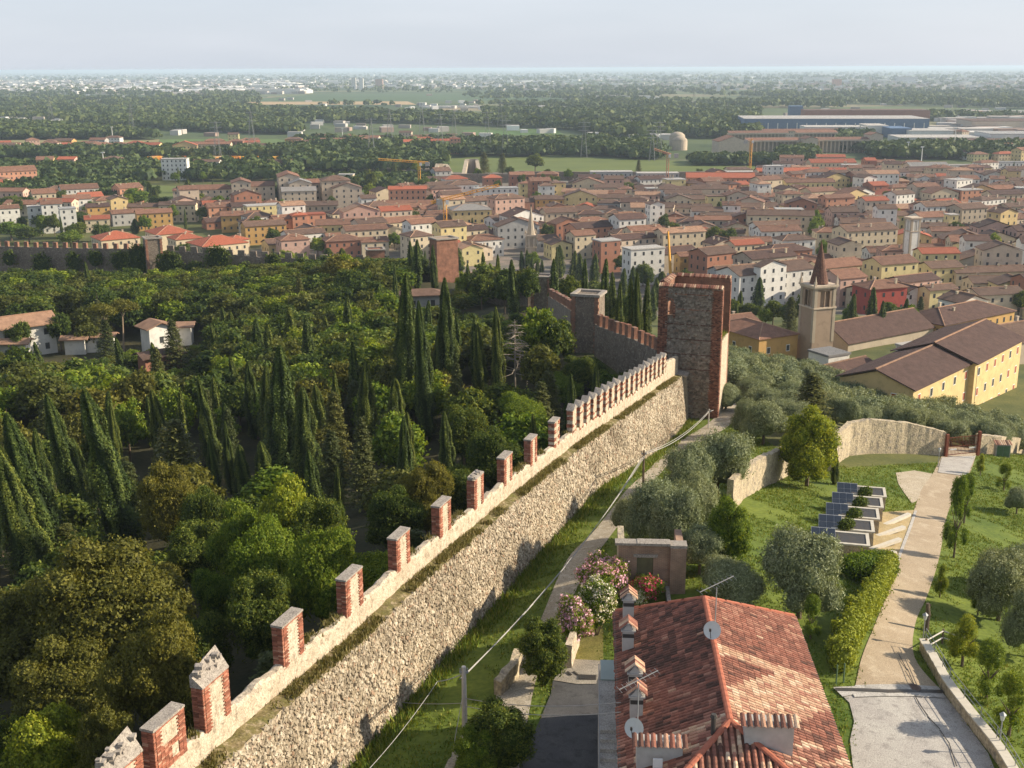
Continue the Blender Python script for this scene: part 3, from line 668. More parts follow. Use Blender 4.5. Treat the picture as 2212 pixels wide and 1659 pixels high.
def small_tower(u, vt, vb, D, pw, ar, th, label, mat, extra=None):
    """a smaller tower: box with brick quoins and coping; (u,vt) top centre of the front"""
    x, y, z = PD(u, vt, D); sc = D / 2500; w = pw * sc / (abs(math.cos(th)) + ar * abs(math.sin(th))); l = w * ar; zb_ = min(h1(x, y), PD(u, vb, D)[2]) - 3
    fr = frame(x, y, th); root = empty('wall_tower', (x, y, 0)); tag(root, label, 'tower', 'smaller towers of the castle wall'); P0 = np.array([x, y, 0])
    def q(a_, b_, c_): return np.array(fr(a_, b_, c_)) - P0
    mb = MB(); mb.hexa([q(-w / 2 - .2, 0 - .2, zb_), q(w / 2 + .2, 0 - .2, zb_), q(w / 2 + .2, l, zb_), q(-w / 2 - .2, l, zb_), q(-w / 2, 0, z), q(w / 2, 0, z), q(w / 2, l, z), q(-w / 2, l, z)])
    mb.build('body', mat, root)
    mb = MB()
    for (xa, ya, xb, yb) in ((-w / 2, 0, w / 2, 0), (w / 2, 0, w / 2, l), (-w / 2, 0, -w / 2, l), (-w / 2, l, w / 2, l)):
        a_ = q(xa, ya, z + .1); b_ = q(xb, yb, z + .1); c_ = (a_ + b_) / 2; dd = b_ - a_; mb.box(c_ + np.array([0, 0, .05]), (np.linalg.norm(dd) + .5, .7, .35), math.atan2(dd[1], dd[0]), jit=.04)
    mb.build('coping', M['cap'], root)
    if mat != M['brickwork']:
        mb = MB()
        for sx in (-1, 1):
            zz_ = zb_
            while zz_ < z: mb.hexa([q(sx * (w / 2 + .06) - .45 * (sx > 0) * 1.0, -.26, zz_), q(sx * (w / 2 + .06) + .45 * (sx < 0), -.26, zz_), q(sx * (w / 2 + .06) + .45 * (sx < 0), .5, zz_), q(sx * (w / 2 + .06) - .45 * (sx > 0), .5, zz_), q(sx * (w / 2 + .06) - .45 * (sx > 0), -.06, zz_ + .5), q(sx * (w / 2 + .06) + .45 * (sx < 0), -.06, zz_ + .5), q(sx * (w / 2 + .06) + .45 * (sx < 0), .5, zz_ + .5), q(sx * (w / 2 + .06) - .45 * (sx > 0), .5, zz_ + .5)]) if False else mb.box(q(sx * (w / 2 - .2), .0, zz_ + .25), (.8 if int(zz_ * 2) % 2 else .55, .5, .47), th); zz_ += .5
        mb.build('quoin', M['brickwork'], root)
    return root
small_tower(1264, 640, 770, 184, 73, 1.0, -.33, 'squat rubble tower with brick corners just left of the tall castle tower', M['grey_rubble'])
small_tower(1168, 600, 665, 255, 47, 1.0, -.2, 'small rubble tower half hidden among cypresses down the ridge', M['grey_rubble'])
small_tower(966, 517, 620, 315, 62, .75, .5, 'tall square red brick tower above the dark slope wall', M['brickwork'])
small_tower(812, 541, 600, 345, 44, 1.0, .2, 'low dark tower where the far wall turns beneath the pink house', M['brickwork'])
small_tower(331, 516, 590, 352, 46, 1.1, .45, 'tower in the middle of the long far wall beside red-roofed villas', M['grey_rubble'])

def curtain(name, pts, thick, mat, label, group, merlon=None, hmin=0, ragged=.15, cat='wall', step=.8, merl_mat=None, coping=None):
    """wall along world points (x,y,ztop); foot follows the ground; optional merlons (length, gap, height)"""
    P_ = [np.array(p, float) for p in pts]; o0 = P_[0].copy(); o0[2] = 0
    root = empty(name, tuple(o0)); tag(root, label, cat, group)
    segs = []; rowsA = []
    for a_, b_ in zip(P_[:-1], P_[1:]):
        L_ = np.linalg.norm((b_ - a_)[:2]); n = max(1, int(L_ / step))
        for i in range(n): segs.append(a_ + (b_ - a_) * i / n)
    segs.append(P_[-1]); segs = np.array(segs); tan = np.gradient(segs[:, :2], axis=0); tan /= np.linalg.norm(tan, axis=1)[:, None] + 1e-9; nn = np.stack([tan[:, 1], -tan[:, 0]], 1)
    gz_ = H(segs[:, 0], segs[:, 1]) - 1.2; zt_ = segs[:, 2] + ragged * rng.normal(0, .5, len(segs)); zt_ = np.maximum(zt_, gz_ + 1.2 + hmin)
    L1 = segs[:, :2] + nn * thick / 2; L2 = segs[:, :2] - nn * thick / 2
    nz = 4; rows = []
    for i in range(len(segs)):
        r = [(*L1[i], gz_[i] + (zt_[i] - gz_[i]) * k / nz) for k in range(nz + 1)] + [(*L2[i], zt_[i] + .05), (*L2[i], gz_[i])]
        j = rng.normal(0, .03, (len(r), 2)); rows.append([np.array(p) + [j[q][0], j[q][1], 0] - o0 for q, p in enumerate(r)])
    sheet('body', rows, mat, root)
    mbe = MB()
    for i in (0, len(segs) - 1): mbe.add([np.array((*L1[i], gz_[i])) - o0, np.array((*L1[i], zt_[i])) - o0, np.array((*L2[i], zt_[i])) - o0, np.array((*L2[i], gz_[i])) - o0], [(0, 1, 2, 3)])
    mbe.build('wall_end', mat, root)
    if merlon:
        ml, gp, mh = merlon; cum = np.concatenate([[0], np.cumsum(np.linalg.norm(np.diff(segs[:, :2], axis=0), axis=1))]); s_ = gp / 2; cnt = 0
        while s_ < cum[-1] - ml and cnt < 60:
            c = s_ + ml / 2; x = np.interp(c, cum, segs[:, 0]); y = np.interp(c, cum, segs[:, 1]); z = np.interp(c, cum, zt_); tx = np.interp(c, cum, tan[:, 0]); ty = np.interp(c, cum, tan[:, 1])
            mbm = MB(); mbm.box((0, 0, mh / 2 - .2), (ml, thick * .7, mh + .4), math.atan2(ty, tx), jit=.05); o = mbm.build('merlon', merl_mat or M['brickwork'], root); o.location = (x - o0[0], y - o0[1], z); s_ += ml + gp; cnt += 1
    return root
# wall down from the tower, in its own shade, with brick merlons lit at the tips
pts = [PD(u, v, D) for u, v, D in [(1425, 758, 163), (1395, 744, 168), (1360, 728, 172), (1325, 716, 177), (1290, 702, 182)]]
curtain('ridge_wall', pts, .9, M['grey_rubble'], 'shaded rubble wall with brick merlons descending left of the tall tower', 'far stretches of the castle wall', (1.0, .9, 1.8), hmin=3)
pts = [PD(u, v, D) for u, v, D in [(1238, 672, 192), (1222, 660, 205), (1205, 650, 222), (1188, 640, 240)]]
curtain('ridge_wall', pts, .9, M['grey_rubble'], 'short wall stretch between the two squat rubble towers', 'far stretches of the castle wall', (1.0, .9, 1.6), hmin=3)
pts = [PD(u, v, D) for u, v, D in [(1146, 640, 262), (1110, 636, 275), (1060, 624, 290), (1005, 607, 306)]]
curtain('ridge_wall', pts, .9, M['grey_rubble'], 'dark curtain wall running from the red brick tower towards the cypresses', 'far stretches of the castle wall', (1.1, 1.2, 1.5), hmin=4)
pts = [PD(u, v, D) for u, v, D in [(950, 606, 322), (905, 592, 332), (870, 582, 338), (834, 574, 345)]]
curtain('ridge_wall', pts, .9, M['grey_rubble'], 'dark wall between the red brick tower and the low tower left of it', 'far stretches of the castle wall', None, hmin=4)
pts = [PD(u, v, D) for u, v, D in [(790, 563, 350), (680, 561, 352), (560, 555, 354), (450, 547, 355), (355, 541, 356)]]
curtain('far_wall', pts, 1.1, M['grey_rubble'], 'long shaded far wall with small merlons right of the middle tower', 'far stretches of the castle wall', (2.0, 1.7, 1.7), hmin=5, merl_mat=M['grey_rubble'])
pts = [PD(u, v, D) for u, v, D in [(307, 538, 358), (230, 537, 362), (120, 535, 368), (0, 532, 375), (-160, 528, 384)]]
curtain('far_wall', pts, 1.1, M['grey_rubble'], 'long shaded far wall with widely set merlons left of the middle tower', 'far stretches of the castle wall', (1.4, 2.4, 1.7), hmin=5)
# ------------------------------------------------------------------ house at the lower right
ZE, ZR = CAMZ - 30.2, CAMZ - 28.3
def at_z(u, v, z): return np.array(PZ(u, v, z))
rf_ = at_z(1522, 1292, ZR); rn_ = at_z(1577, 1558, ZR)
ax_r = (rn_ - rf_)[:2]; rlen = np.linalg.norm(ax_r); ax_r /= rlen; ay_r = np.array([-ax_r[1], ax_r[0]])  # ay: to the right of the picture when walking towards the camera -> check sign
if ay_r[0] < 0: ay_r = -ay_r
house = empty('tiled_house', (rf_[0], rf_[1], 0)); tag(house, 'large stone house seen from above under an old terracotta pantile roof', 'house')
HO = np.array([rf_[0], rf_[1], 0])
def hp(s, n, z): q = ax_r * s + ay_r * n; return np.array([q[0], q[1], z])   # local: s towards camera along the ridge, n to the right
def loc(p): d = np.array(p)[:2] - HO[:2]; return float(d @ ax_r), float(d @ ay_r)
sFL, nFL = loc(at_z(1331, 1285, ZE)); sNL, nNL = loc(at_z(1345, 1659, ZE)); sFR, nFR = loc(at_z(1681, 1267, ZE)); sNR, nNR = loc(at_z(1843, 1659, ZE))
print('house', rlen, sFL, nFL, sNL, nNL, sFR, nFR, sNR, nNR)
NL = (nFL + nNL) / 2; NR = (nFR + nNR) / 2; SF = -1.9; SN = rlen + 6.0
TLV, TRV = (ZR - ZE) / abs(NL), (ZR - ZE) / NR
def zl(n, dz=0): return (ZR - TLV * abs(n) if n < 0 else ZR - TRV * n) + dz
# deck under the tiles
mb = MB()
zf = ZE + .1
A = [hp(SF, NL, ZE), hp(0, 0, ZR), hp(rlen, 0, ZR), hp(SN, NL, ZE)]; mb.add(A, [(0, 1, 2, 3)][::-1])
B = [hp(SF, NR, ZE), hp(0, 0, ZR), hp(rlen, 0, ZR), hp(SN, NR, ZE)]; mb.add(B, [(0, 3, 2, 1)])
mb.add([hp(SF, NL, ZE), hp(0, 0, ZR), hp(SF, NR, ZE)], [(0, 2, 1)]); mb.add([hp(SN, NL, ZE), hp(rlen, 0, ZR), hp(SN, NR, ZE)], [(0, 1, 2)])
mb.add([hp(SF, NL, ZE - .15), hp(SF, NR, ZE - .15), hp(SN, NR, ZE - .15), hp(SN, NL, ZE - .15)], [(0, 1, 2, 3)])
M['deck'] = surf('roof_deck', (.16, .07, .05), (.12, .06, .04), 2)
roof = mb.build('roof', M['deck'], house)
# walls
gzH = min(h1(*(HO + hp(s, n, 0))[:2]) for s in (SF, SN) for n in (NL, NR)) - 1
mb = MB(); a_ = .55
mb.prism([tuple(hp(s, n, 0)[:2]) for s, n in ((SF + a_, NL + a_), (SN - a_, NL + a_), (SN - a_, NR - a_), (SF + a_, NR - a_))], gzH, ZE - .16)
M['housewall'] = surf('house_render', (.56, .5, .40), (.46, .40, .31), .6, c3=(.40, .35, .27), fine=6)
mb.build('wall', M['housewall'], house)
# gutter along both eaves
mb = MB()
for n in (NL - .12, NR + .12): mb.tube(hp(SF, n, ZE - .05), hp(SN, n, ZE - .05), .09)
mb.build('gutter', M['darkmetal'], house)
# tiles: each a half barrel running down its slope
def half_barrel(p0, p1, up, r0, r1, n=4):
    p0 = np.array(p0); p1 = np.array(p1); d = p1 - p0; d /= np.linalg.norm(d); side = np.cross(d, up); side /= np.linalg.norm(side)
    an = np.linspace(0, math.pi, n + 1); V = []
    for p, r in ((p0, r0), (p1, r1)): V += [p + side * math.cos(a) * r + up * math.sin(a) * r * .75 for a in an]
    V += [p1 + up * 0.0 - up * .02]
    return np.array(V)
nb = 4; HBQ = np.array([(i, i + 1, nb + 2 + i, nb + 1 + i) for i in range(nb)]); 
til = []
def clump(s, n): 
    return (math.sin(s * .9 + n * .5) * math.sin(n * 1.1 + 2) + math.sin(s * .31 + 1.7)) * .5
def slope_tiles(org, along, down, updir, L_, W_, inside, tw_=.245, tl_=.38, base=.5, spread=.3, zone=None):
    ns = int(L_ / tw_); nr_ = int(W_ / tl_) + 1
    for i in range(ns):
        for j in range(nr_):
            a0 = (i + .5) * tw_ ; d0 = j * tl_ + rng.normal(0, .015)
            if not inside(a0, d0 + tl_ * .5): continue
            p0 = org + along * a0 + down * d0 + updir * (.05); p1 = org + along * (a0 + rng.normal(0, .008)) + down * (d0 + tl_ * 1.12) + updir * (.015)
            z_ = zone(a0, d0) if zone else 0
            til.append((half_barrel(p0, p1, updir, .088, .112), float(np.clip(base + z_ + rng.normal(0, spread), 0, 1))))
sl = math.hypot(1, TLV); dl = np.append(-ay_r, -TLV) / sl; al = np.append(ax_r, 0); ul = np.cross(al, dl); ul = ul if ul[2] > 0 else -ul
WL = abs(NL) * sl
def in_left(a, d):
    n = d / sl; s = a + SF
    lo = SF * (n / abs(NL)); hi = rlen + (SN - rlen) * (n / abs(NL)); return s > lo + .05 and s < hi - .05 and n < abs(NL) + .05
slope_tiles(hp(SF, 0, ZR), al, dl, ul, SN - SF, WL, in_left, base=.34, spread=.15, zone=lambda a, d: .16 * clump(a, d) - (.16 if a < 8.2 else 0))
sr = math.hypot(1, TRV); dr = np.append(ay_r, -TRV) / sr; ur = np.cross(dr, al); ur = ur if ur[2] > 0 else -ur
WR = NR * sr
def in_right(a, d):
    n = d / sr; s = a + SF; lo = SF * (n / NR); hi = rlen + (SN - rlen) * (n / NR); return s > lo + .05 and s < hi - .05 and n < NR + .05
def zone_r(a, d):
    if a < 7.0: return -.12 + .12 * clump(a * 1.5, d * 2)
    red = math.sin(a * .8 + d * .9) > .35 and a > 8
    return (-.24 if red else .26)
slope_tiles(hp(SF, 0, ZR), al, dr, ur, SN - SF, WR, in_right, base=.52, spread=.13, zone=zone_r)
# far hip and near hip
def hip(s0, s1, base, spread):
    run = abs(s1 - s0); sg = 1 if s1 > s0 else -1; dz = ZR - ZE; q = math.hypot(run, dz); dn = (np.append(ax_r * sg * run, -dz)) / q; alg = np.append(ay_r, 0); up = np.cross(alg, dn); up = up if up[2] > 0 else -up
    def ins(a, d):
        f = d / q; n = NL + a; return NL * f < n < NR * f and f < 1.02
    slope_tiles(hp(s0, NL, ZR), alg, dn, up, NR - NL, q, ins, base=base, spread=spread, tw_=.29, tl_=.45)
hip(0, SF, .35, .2); hip(rlen, SN, .70, .18)
def tkey(V):
    c = V.mean(0) + HO; u, v = proj(*c); D = depth(*c); return (0 if (0 < u < 2212 and v < 1670) else 1, D)
ordr = sorted(range(len(til)), key=lambda i: tkey(til[i][0]))
for i in ordr[:300]:
    V, t_ = til[i]; V = V[:-1]; c = V.mean(0); o = link('roof_tile', mesh_np('roof_tile', V - c, [HBQ], [M['tile']]), roof); o.location = c
rest = ordr[300:]; V = np.concatenate([til[i][0][:-1] for i in rest]); k = 2 * (nb + 1)
o = link('tiling', mesh_np('tiling', V, [np.concatenate([HBQ + q * k for q in range(len(rest))])], [M['tiles']], tint=np.repeat([til[i][1] for i in rest], k)), roof); o['kind'] = 'stuff'
# ridge and hip cappings
def cap_run(a_, b_, r=.15, name='ridge_tile'):
    a_ = np.array(a_); b_ = np.array(b_); n = max(2, int(np.linalg.norm(b_ - a_) / .5)); d = (b_ - a_) / n; L_ = np.linalg.norm(d)
    for i in range(n):
        mb = MB(); p0 = -d * .5; p1 = d * .58; up = np.array([0, 0, 1.]); V = half_barrel(p0, p1, np.cross(np.cross(d / L_, up), d / L_) * -1, r, r * 1.1)[:-1]
        if V[2][2] < 0: V = half_barrel(p0, p1, np.cross(np.cross(d / L_, up), d / L_), r, r * 1.1)[:-1]
        o = link(name, mesh_np(name, V, [HBQ], [M['ridge']]), roof); o.location = a_ + d * (i + .5) + np.array([0, 0, .05])
cap_run(hp(0, 0, ZR), hp(rlen, 0, ZR)); cap_run(hp(0, 0, ZR), hp(SF, NL, ZE)); cap_run(hp(0, 0, ZR), hp(SF, NR, ZE))
cap_run(hp(rlen, 0, ZR), hp(SN, NL, ZE)); cap_run(hp(rlen, 0, ZR), hp(SN, NR, ZE))
s_m = 6.6
cap_run(hp(s_m, -.1, zl(-.1)), hp(s_m + .6, NL + .1, zl(NL) + .02), .11, 'parting_tile')
# chimneys on the left slope
def on_left(u, v, dz=0):   # point of the left slope under a pixel
    d = np.array(ray(u, v)); o = np.array([0, 0, CAMZ]) - HO; nrm = ul; p = hp(0, 0, ZR + dz); D = ((p - o) @ nrm) / (d @ nrm); return o + d * D
def on_right(u, v, dz=0):
    d = np.array(ray(u, v)); o = np.array([0, 0, CAMZ]) - HO; p = hp(0, 0, ZR + dz); D = ((p - o) @ ur) / (d @ ur); return o + d * D
rz_h = math.atan2(ay_r[1], ay_r[0])
def chimney(p, w=.6, l=.72, hh=1.18):
    root = MB(); root.box((0, 0, hh / 2 - .5), (w, l, hh + 1), rz_h); o = root.build('chimney', M['w_lightgrey'], house); o.location = p
    mb = MB(); mb.box((0, 0, hh - .28), (w + .01, l + .012, .22), rz_h); mb.build('flue_opening', M['darkmetal'], o)
    mb = MB(); mb.box((0, 0, hh + .02), (w + .18, l + .18, .07), rz_h); mb.build('slab', M['w_lightgrey'], o)
    mb = MB(); a1 = ay_r; a2 = ax_r
    def q(x, y, z): return np.array([a1[0] * x + a2[0] * y, a1[1] * x + a2[1] * y, z])
    mb.add([q(-w / 2, l / 2 + .03, hh + .06), q(w / 2, l / 2 + .03, hh + .06), q(0, l / 2 + .03, hh + .45)], [(0, 1, 2)]); mb.build('gable', M['w_lightgrey'], o)
    for sx in (-1, 1):
        for j in range(5):
            p0 = q(0, -l / 2 + l * (j + .0) / 4 * 1.0, hh + .55); p1 = q(sx * (w / 2 + .2), -l / 2 + l * j / 4, hh + .12)
            up = np.array([0, 0, 1.]); V = half_barrel(p0, p1, up, .11, .12)[:-1]; t_ = link('cap_tile', mesh_np('cap_tile', V, [HBQ], [M['tile']]), o)
    return o
M['w_lightgrey'] = surf('chimney_render', (.48, .46, .43), (.40, .38, .35), 2)
for u, v in [(1357, 1332), (1356, 1400), (1370, 1494), (1374, 1545)]: chimney(on_left(u, v))
# dormers facing the camera side: white boxes with a strip of tiles
def dormer(p, w, l, hh, label):
    mb = MB(); mb.box((0, 0, hh / 2 - .6), (w, l, hh + 1.2), rz_h); o = mb.build('dormer', M['w_lightgrey'], house); o.location = p; o['label'] = label
    a1 = np.append(ay_r, 0); a2 = np.append(ax_r, 0)
    n = int(w / .24)
    for i in range(n + 1):
        for half in (0,):
            x = -w / 2 - .1 + (w + .2) * i / n; p0 = a1 * x + a2 * (-l / 2 + .4) + np.array([0, 0, hh + .26]); p1 = a1 * x + a2 * ((l / 2 + .25) if half == 0 else (-l / 2 - .3)) + np.array([0, 0, hh + .02 if half == 0 else hh + .3])
            t_ = link('dormer_tile', mesh_np('dormer_tile', half_barrel(p0, p1, np.array([0, 0, 1.]), .105, .12)[:-1], [HBQ], [M['tile']]), o)
    return o
dd = dormer(on_left(1423, 1640), 2.0, .9, .95, 'white dormer on the left slope with a strip of red tiles on top'); mb = MB(); mb.box(np.append(ax_r * .84 - ay_r * .1, .35), (.42, .1, .42), rz_h); mb.build('skylight', M['white'], dd)
dormer(on_right(1657, 1606), 2.1, .9, 1.15, 'wide white dormer on the right slope')
mb = MB(); mb.tube((0, 0, -.3), (0, 0, .9), .11, n=8); mb.tube((0, 0, .9), (0, 0, 1.05), .17, .12, n=8); o = mb.build('vent_pipe', M['darkmetal'], house); o.location = on_left(1540, 1588)
# aerials and dishes
def aerial(p, hh, dish_dz, dish_r, label, hd=(-.5, -.86)):
    root = empty('aerial_mast', tuple(HO + p)); tag(root, label, 'aerial')
    mb = MB(); mb.tube((0, 0, -.2), (0, 0, hh), .03); mb.build('mast', M['metal'], root)
    mb = MB(); mb.tube((-.9, -.35, hh - .1), (.9, .35, hh + .45), .025)
    for k in range(9): f = -.9 + k * .22; c = np.array([f, f * .39, hh + .17 + f * .305]); mb.tube(c + [-.1, .28, 0], c + [.1, -.28, 0], .012, n=4)
    mb.build('antenna', M['cable'], root)
    # dish
    V = []; n = 20; rings = 5; d = np.array([hd[0], hd[1], .45]); d /= np.linalg.norm(d); x = np.cross(d, [0, 0, 1]); x /= np.linalg.norm(x); y = np.cross(x, d)
    c0 = np.array([hd[0] * .3, hd[1] * .3, dish_dz])
    for r in range(rings + 1):
        for k in range(n): a = 2 * math.pi * k / n; rr2 = dish_r * r / rings; V.append(c0 + (x * math.cos(a) + y * math.sin(a)) * rr2 + d * (.22 * dish_r * (r / rings) ** 2))
    F = np.array([(r * n + k, r * n + (k + 1) % n, (r + 1) * n + (k + 1) % n, (r + 1) * n + k) for r in range(rings) for k in range(n)])
    dm = link('dish', mesh_np('dish', np.array(V), [F], [M['dish']], smooth=True), root)
    mb = MB(); mb.tube(c0 - y * dish_r * .9 + d * .1, c0 + d * dish_r * .9, .02); mb.box(c0 + d * dish_r * .95, (.1, .1, .14)); mb.build('feed_arm', M['darkmetal'], root)
    return root
aerial(on_left(1543, 1385), 3.0, .75, .46, 'grey satellite dish and thin aerial on the ridge of the tiled house')
aerial(on_left(1376, 1612), 3.2, 1.1, .46, 'satellite dish with aerial beside the left dormer near the bottom edge')
# ------------------------------------------------------------------ yard, stairs, lane
yard = [G(*p) for p in [(1215, 1432), (1300, 1436), (1306, 1500), (1302, 1700), (1110, 1700), (1130, 1640), (1165, 1560), (1190, 1500), (1195, 1470)]]
o = drape('yard_asphalt', yard, M['asphalt'], .06)
conc = [G(*p) for p in [(1205, 1425), (1302, 1430), (1288, 1480), (1245, 1480), (1195, 1472), (1212, 1450)]]
drape('concrete_apron', conc, surf('worn_concrete', (.36, .32, .26), (.28, .25, .21), .8, fine=12), .09)
mb = MB(); c = G(1269, 1466); 
mb.box((0, 0, .13), (1.1, .55, .03), -.1); [mb.box((-.45 + .1 * i, 0, .15), (.03, .5, .02), -.1) for i in range(10)]; o = mb.build('drain_grate', M['darkmetal']); o.location = (c[0], c[1], h1(c[0], c[1]) - .02); tag(o, 'dark drain grate in the sunlit concrete apron', 'grate')
mb = MB(); c = G(1237, 1458)
for k in (-.2, .2): mb.box((k, 0, .13), (.12, .5, .03), .5)
o = mb.build('drain_slot', M['darkmetal']); o.location = (c[0], c[1], h1(c[0], c[1])); tag(o, 'pair of narrow slots in the concrete apron left of the drain grate', 'grate')
patch = [G(*p) for p in [(1250, 1362), (1303, 1345), (1303, 1432), (1235, 1428), (1228, 1400)]]
drape('grass_patch', patch, surf('yellow_grass', (.23, .20, .06), (.16, .15, .04), 1.5, fine=8), .05)
# staircase beside the house
st_root = empty('outside_staircase', tuple(HO)); tag(st_root, 'grey outside staircase with handrail running along the left side of the tiled house', 'staircase')
gl = h1(*(HO + hp(12, NL - 1, 0))[:2])
sA, sB = 1.2, 6.2; ztop = gl + 3.4; n1_, n2_ = NL - 1.0, NL + .35
mb = MB(); mb.prism([tuple(hp(s, n, 0)[:2]) for s, n in ((sA, n1_), (sB, n1_), (sB, n2_), (sA, n2_))], gl - 1, ztop); mb.build('landing', M['concrete'], st_root)
for i in range(14):
    s = sB + i * .55; zt2 = ztop - .2 * (i + 1); mb = MB(); mb.prism([tuple(hp(q, n, 0)[:2]) for q, n in ((s, n1_), (s + .545, n1_), (s + .545, n2_), (s, n2_))], gl - 1, zt2); mb.build('step', M['concrete'], st_root)
mb = MB(); mb.tube(hp(sA, n1_, ztop + 1), hp(sB, n1_, ztop + 1), .03); mb.tube(hp(sB, n1_, ztop + 1), hp(sB + 8.7, n1_, ztop - 1.8), .03); mb.build('handrail', M['metal'], st_root)
for i in range(16):
    s = sA + i * 1.05; z_ = ztop if s < sB else ztop - (s - sB) / .62 * .2; mb = MB(); mb.tube(hp(s, n1_, z_ - .1), hp(s, n1_, z_ + 1), .018); mb.build('baluster', M['metal'], st_root)
mb = MB(); mb.prism([tuple(hp(s, n, 0)[:2]) for s, n in ((sA - 2.2, n1_ + .1), (sA, n1_ + .1), (sA, n2_), (sA - 2.2, n2_))], ztop - .2, ztop + .08); mb.build('canopy', surf('canopy_glass', (.30, .36, .34), (.26, .32, .3), 1, rough=.3), st_root)
# dirt track under the wall
Lt = [G(*p) for p in [(1000, 1800), (1080, 1480), (1150, 1380), (1225, 1210), (1290, 1140), (1385, 1030), (1450, 965), (1530, 915), (1558, 890), (1570, 870)]]
Rt = [G(*p) for p in [(1100, 1800), (1155, 1480), (1195, 1385), (1268, 1230), (1325, 1150), (1412, 1040), (1470, 978), (1568, 925), (1600, 893), (1596, 872)]]
strip_between('dirt_track', Lt, Rt, M['dirt'], .04)
# ------------------------------------------------------------------ driveway
Lr = [G(*p) for p in [(1848, 1482), (1862, 1420), (1890, 1350), (1922, 1270), (1940, 1205), (1968, 1120), (1990, 1060), (2014, 1025), (2033, 988), (2040, 968)]]
Rr_ = [G(*p) for p in [(2030, 1490), (1975, 1420), (1978, 1345), (2004, 1285), (2030, 1200), (2044, 1120), (2068, 1060), (2092, 1030), (2108, 985), (2112, 966)]]
strip_between('driveway', Lr, Rr_, M['roadsurf'], .05)
pale = [G(*p) for p in [(2026, 1022), (2090, 1030), (2108, 986), (2034, 990)]]
drape('pale_apron', pale, M['gravel'], .10)
grv = [G(*p) for p in [(1800, 1486), (1840, 1484), (2030, 1490), (2090, 1568), (2135, 1630), (2170, 1720), (1850, 1720), (1836, 1600), (1845, 1560), (1835, 1520)]]
drape('gravel_forecourt', grv, M['gravel'], .06)
slot = [G(*p) for p in [(1800, 1489), (1865, 1484), (1865, 1499), (1820, 1508)]]; drape('threshold_slab', slot, M['concrete'], .11)
o = drape('drain_channel', [G(*p) for p in [(1804, 1490), (1920, 1494), (2036, 1495), (2038, 1501), (1920, 1500), (1804, 1496)]], M['darkmetal'], .15, kind=None); tag(o, 'dark slot drain running straight across the driveway entrance', 'drain')
drape('concrete_band', [G(*p) for p in [(1848, 1483), (2026, 1486), (2034, 1496), (2044, 1511), (1846, 1509), (1836, 1494)]], M['concrete'], .11)
c = G(1974, 1489); mb = MB(); an = np.linspace(0, 2 * math.pi, 25)[:-1]; mb.prism([(math.cos(t_) * .42, math.sin(t_) * .42) for t_ in an], .0, .14); [mb.box((0, -.3 + .12 * k, .15), (.5, .04, .02)) for k in range(6)]
o = mb.build('manhole_cover', surf('cast_iron', (.16, .11, .09), (.12, .09, .08), 4)); o.location = c; tag(o, 'round rusty manhole cover beside the slot drain', 'manhole')
# expansion joint lines in the paving
crk = MB()
for line in ([(1941, 1418), (1960, 1450), (1974, 1480)], [(1976, 1505), (1984, 1522), (2004, 1550), (2030, 1580), (2050, 1610), (2066, 1659)]):
    P_ = [np.array(G(*p)) for p in line]
    for a_, b_ in zip(P_[:-1], P_[1:]): d = b_ - a_; crk.box((a_ + b_) / 2 + np.array([0, 0, .12]), (np.linalg.norm(d), .05, .02), math.atan2(d[1], d[0]))
o = crk.build('paving_joint', M['darkmetal']); o['kind'] = 'structure'
# kerb strip and parking bays
Lk = [G(*p) for p in [(1926, 1240), (1944, 1190), (1961, 1145), (1975, 1105)]]; Rk = [G(*p) for p in [(1932, 1240), (1951, 1190), (1968, 1145), (1981, 1105)]]
strip_between('kerb_strip', Lk, Rk, M['concrete'], .11, k=1)
bay = [G(*p) for p in [(1846, 1112), (1975, 1103), (1961, 1145), (1944, 1190), (1926, 1235), (1825, 1228)]]
drape('parking_bays', bay, M['bay'], .07)
for i, (p, q) in enumerate([((1879, 1138), (1962, 1127)), ((1867, 1161), (1951, 1152)), ((1854, 1189), (1943, 1178)), ((1861, 1217), (1931, 1205))]):
    a_, b_ = np.array(G(*p)), np.array(G(*q)); d = b_ - a_; mb = MB(); mb.box((0, 0, .12), (np.linalg.norm(d), .42, .26), math.atan2(d[1], d[0])); o = mb.build('bay_kerb', M['paleconcrete']); o.location = (a_ + b_) / 2
    tag(o, ['pale kerb between the parking bays, farthest from the camera', 'second pale bay kerb counting from the far end', 'third pale bay kerb, between the second and the nearest', 'nearest pale bay kerb beside the hedge end'][i], 'kerb', 'kerbs between the parking bays')
# sandy patch by the gate
sand = [G(*p) for p in [(1935, 1022), (1975, 1017), (2014, 1024), (1997, 1052), (1980, 1083), (1970, 1088), (1955, 1068), (1940, 1045)]]
drape('sand_patch', sand, surf('pale_sand', (.44, .38, .29), (.38, .32, .23), .8, fine=8), .05, res=1.5)
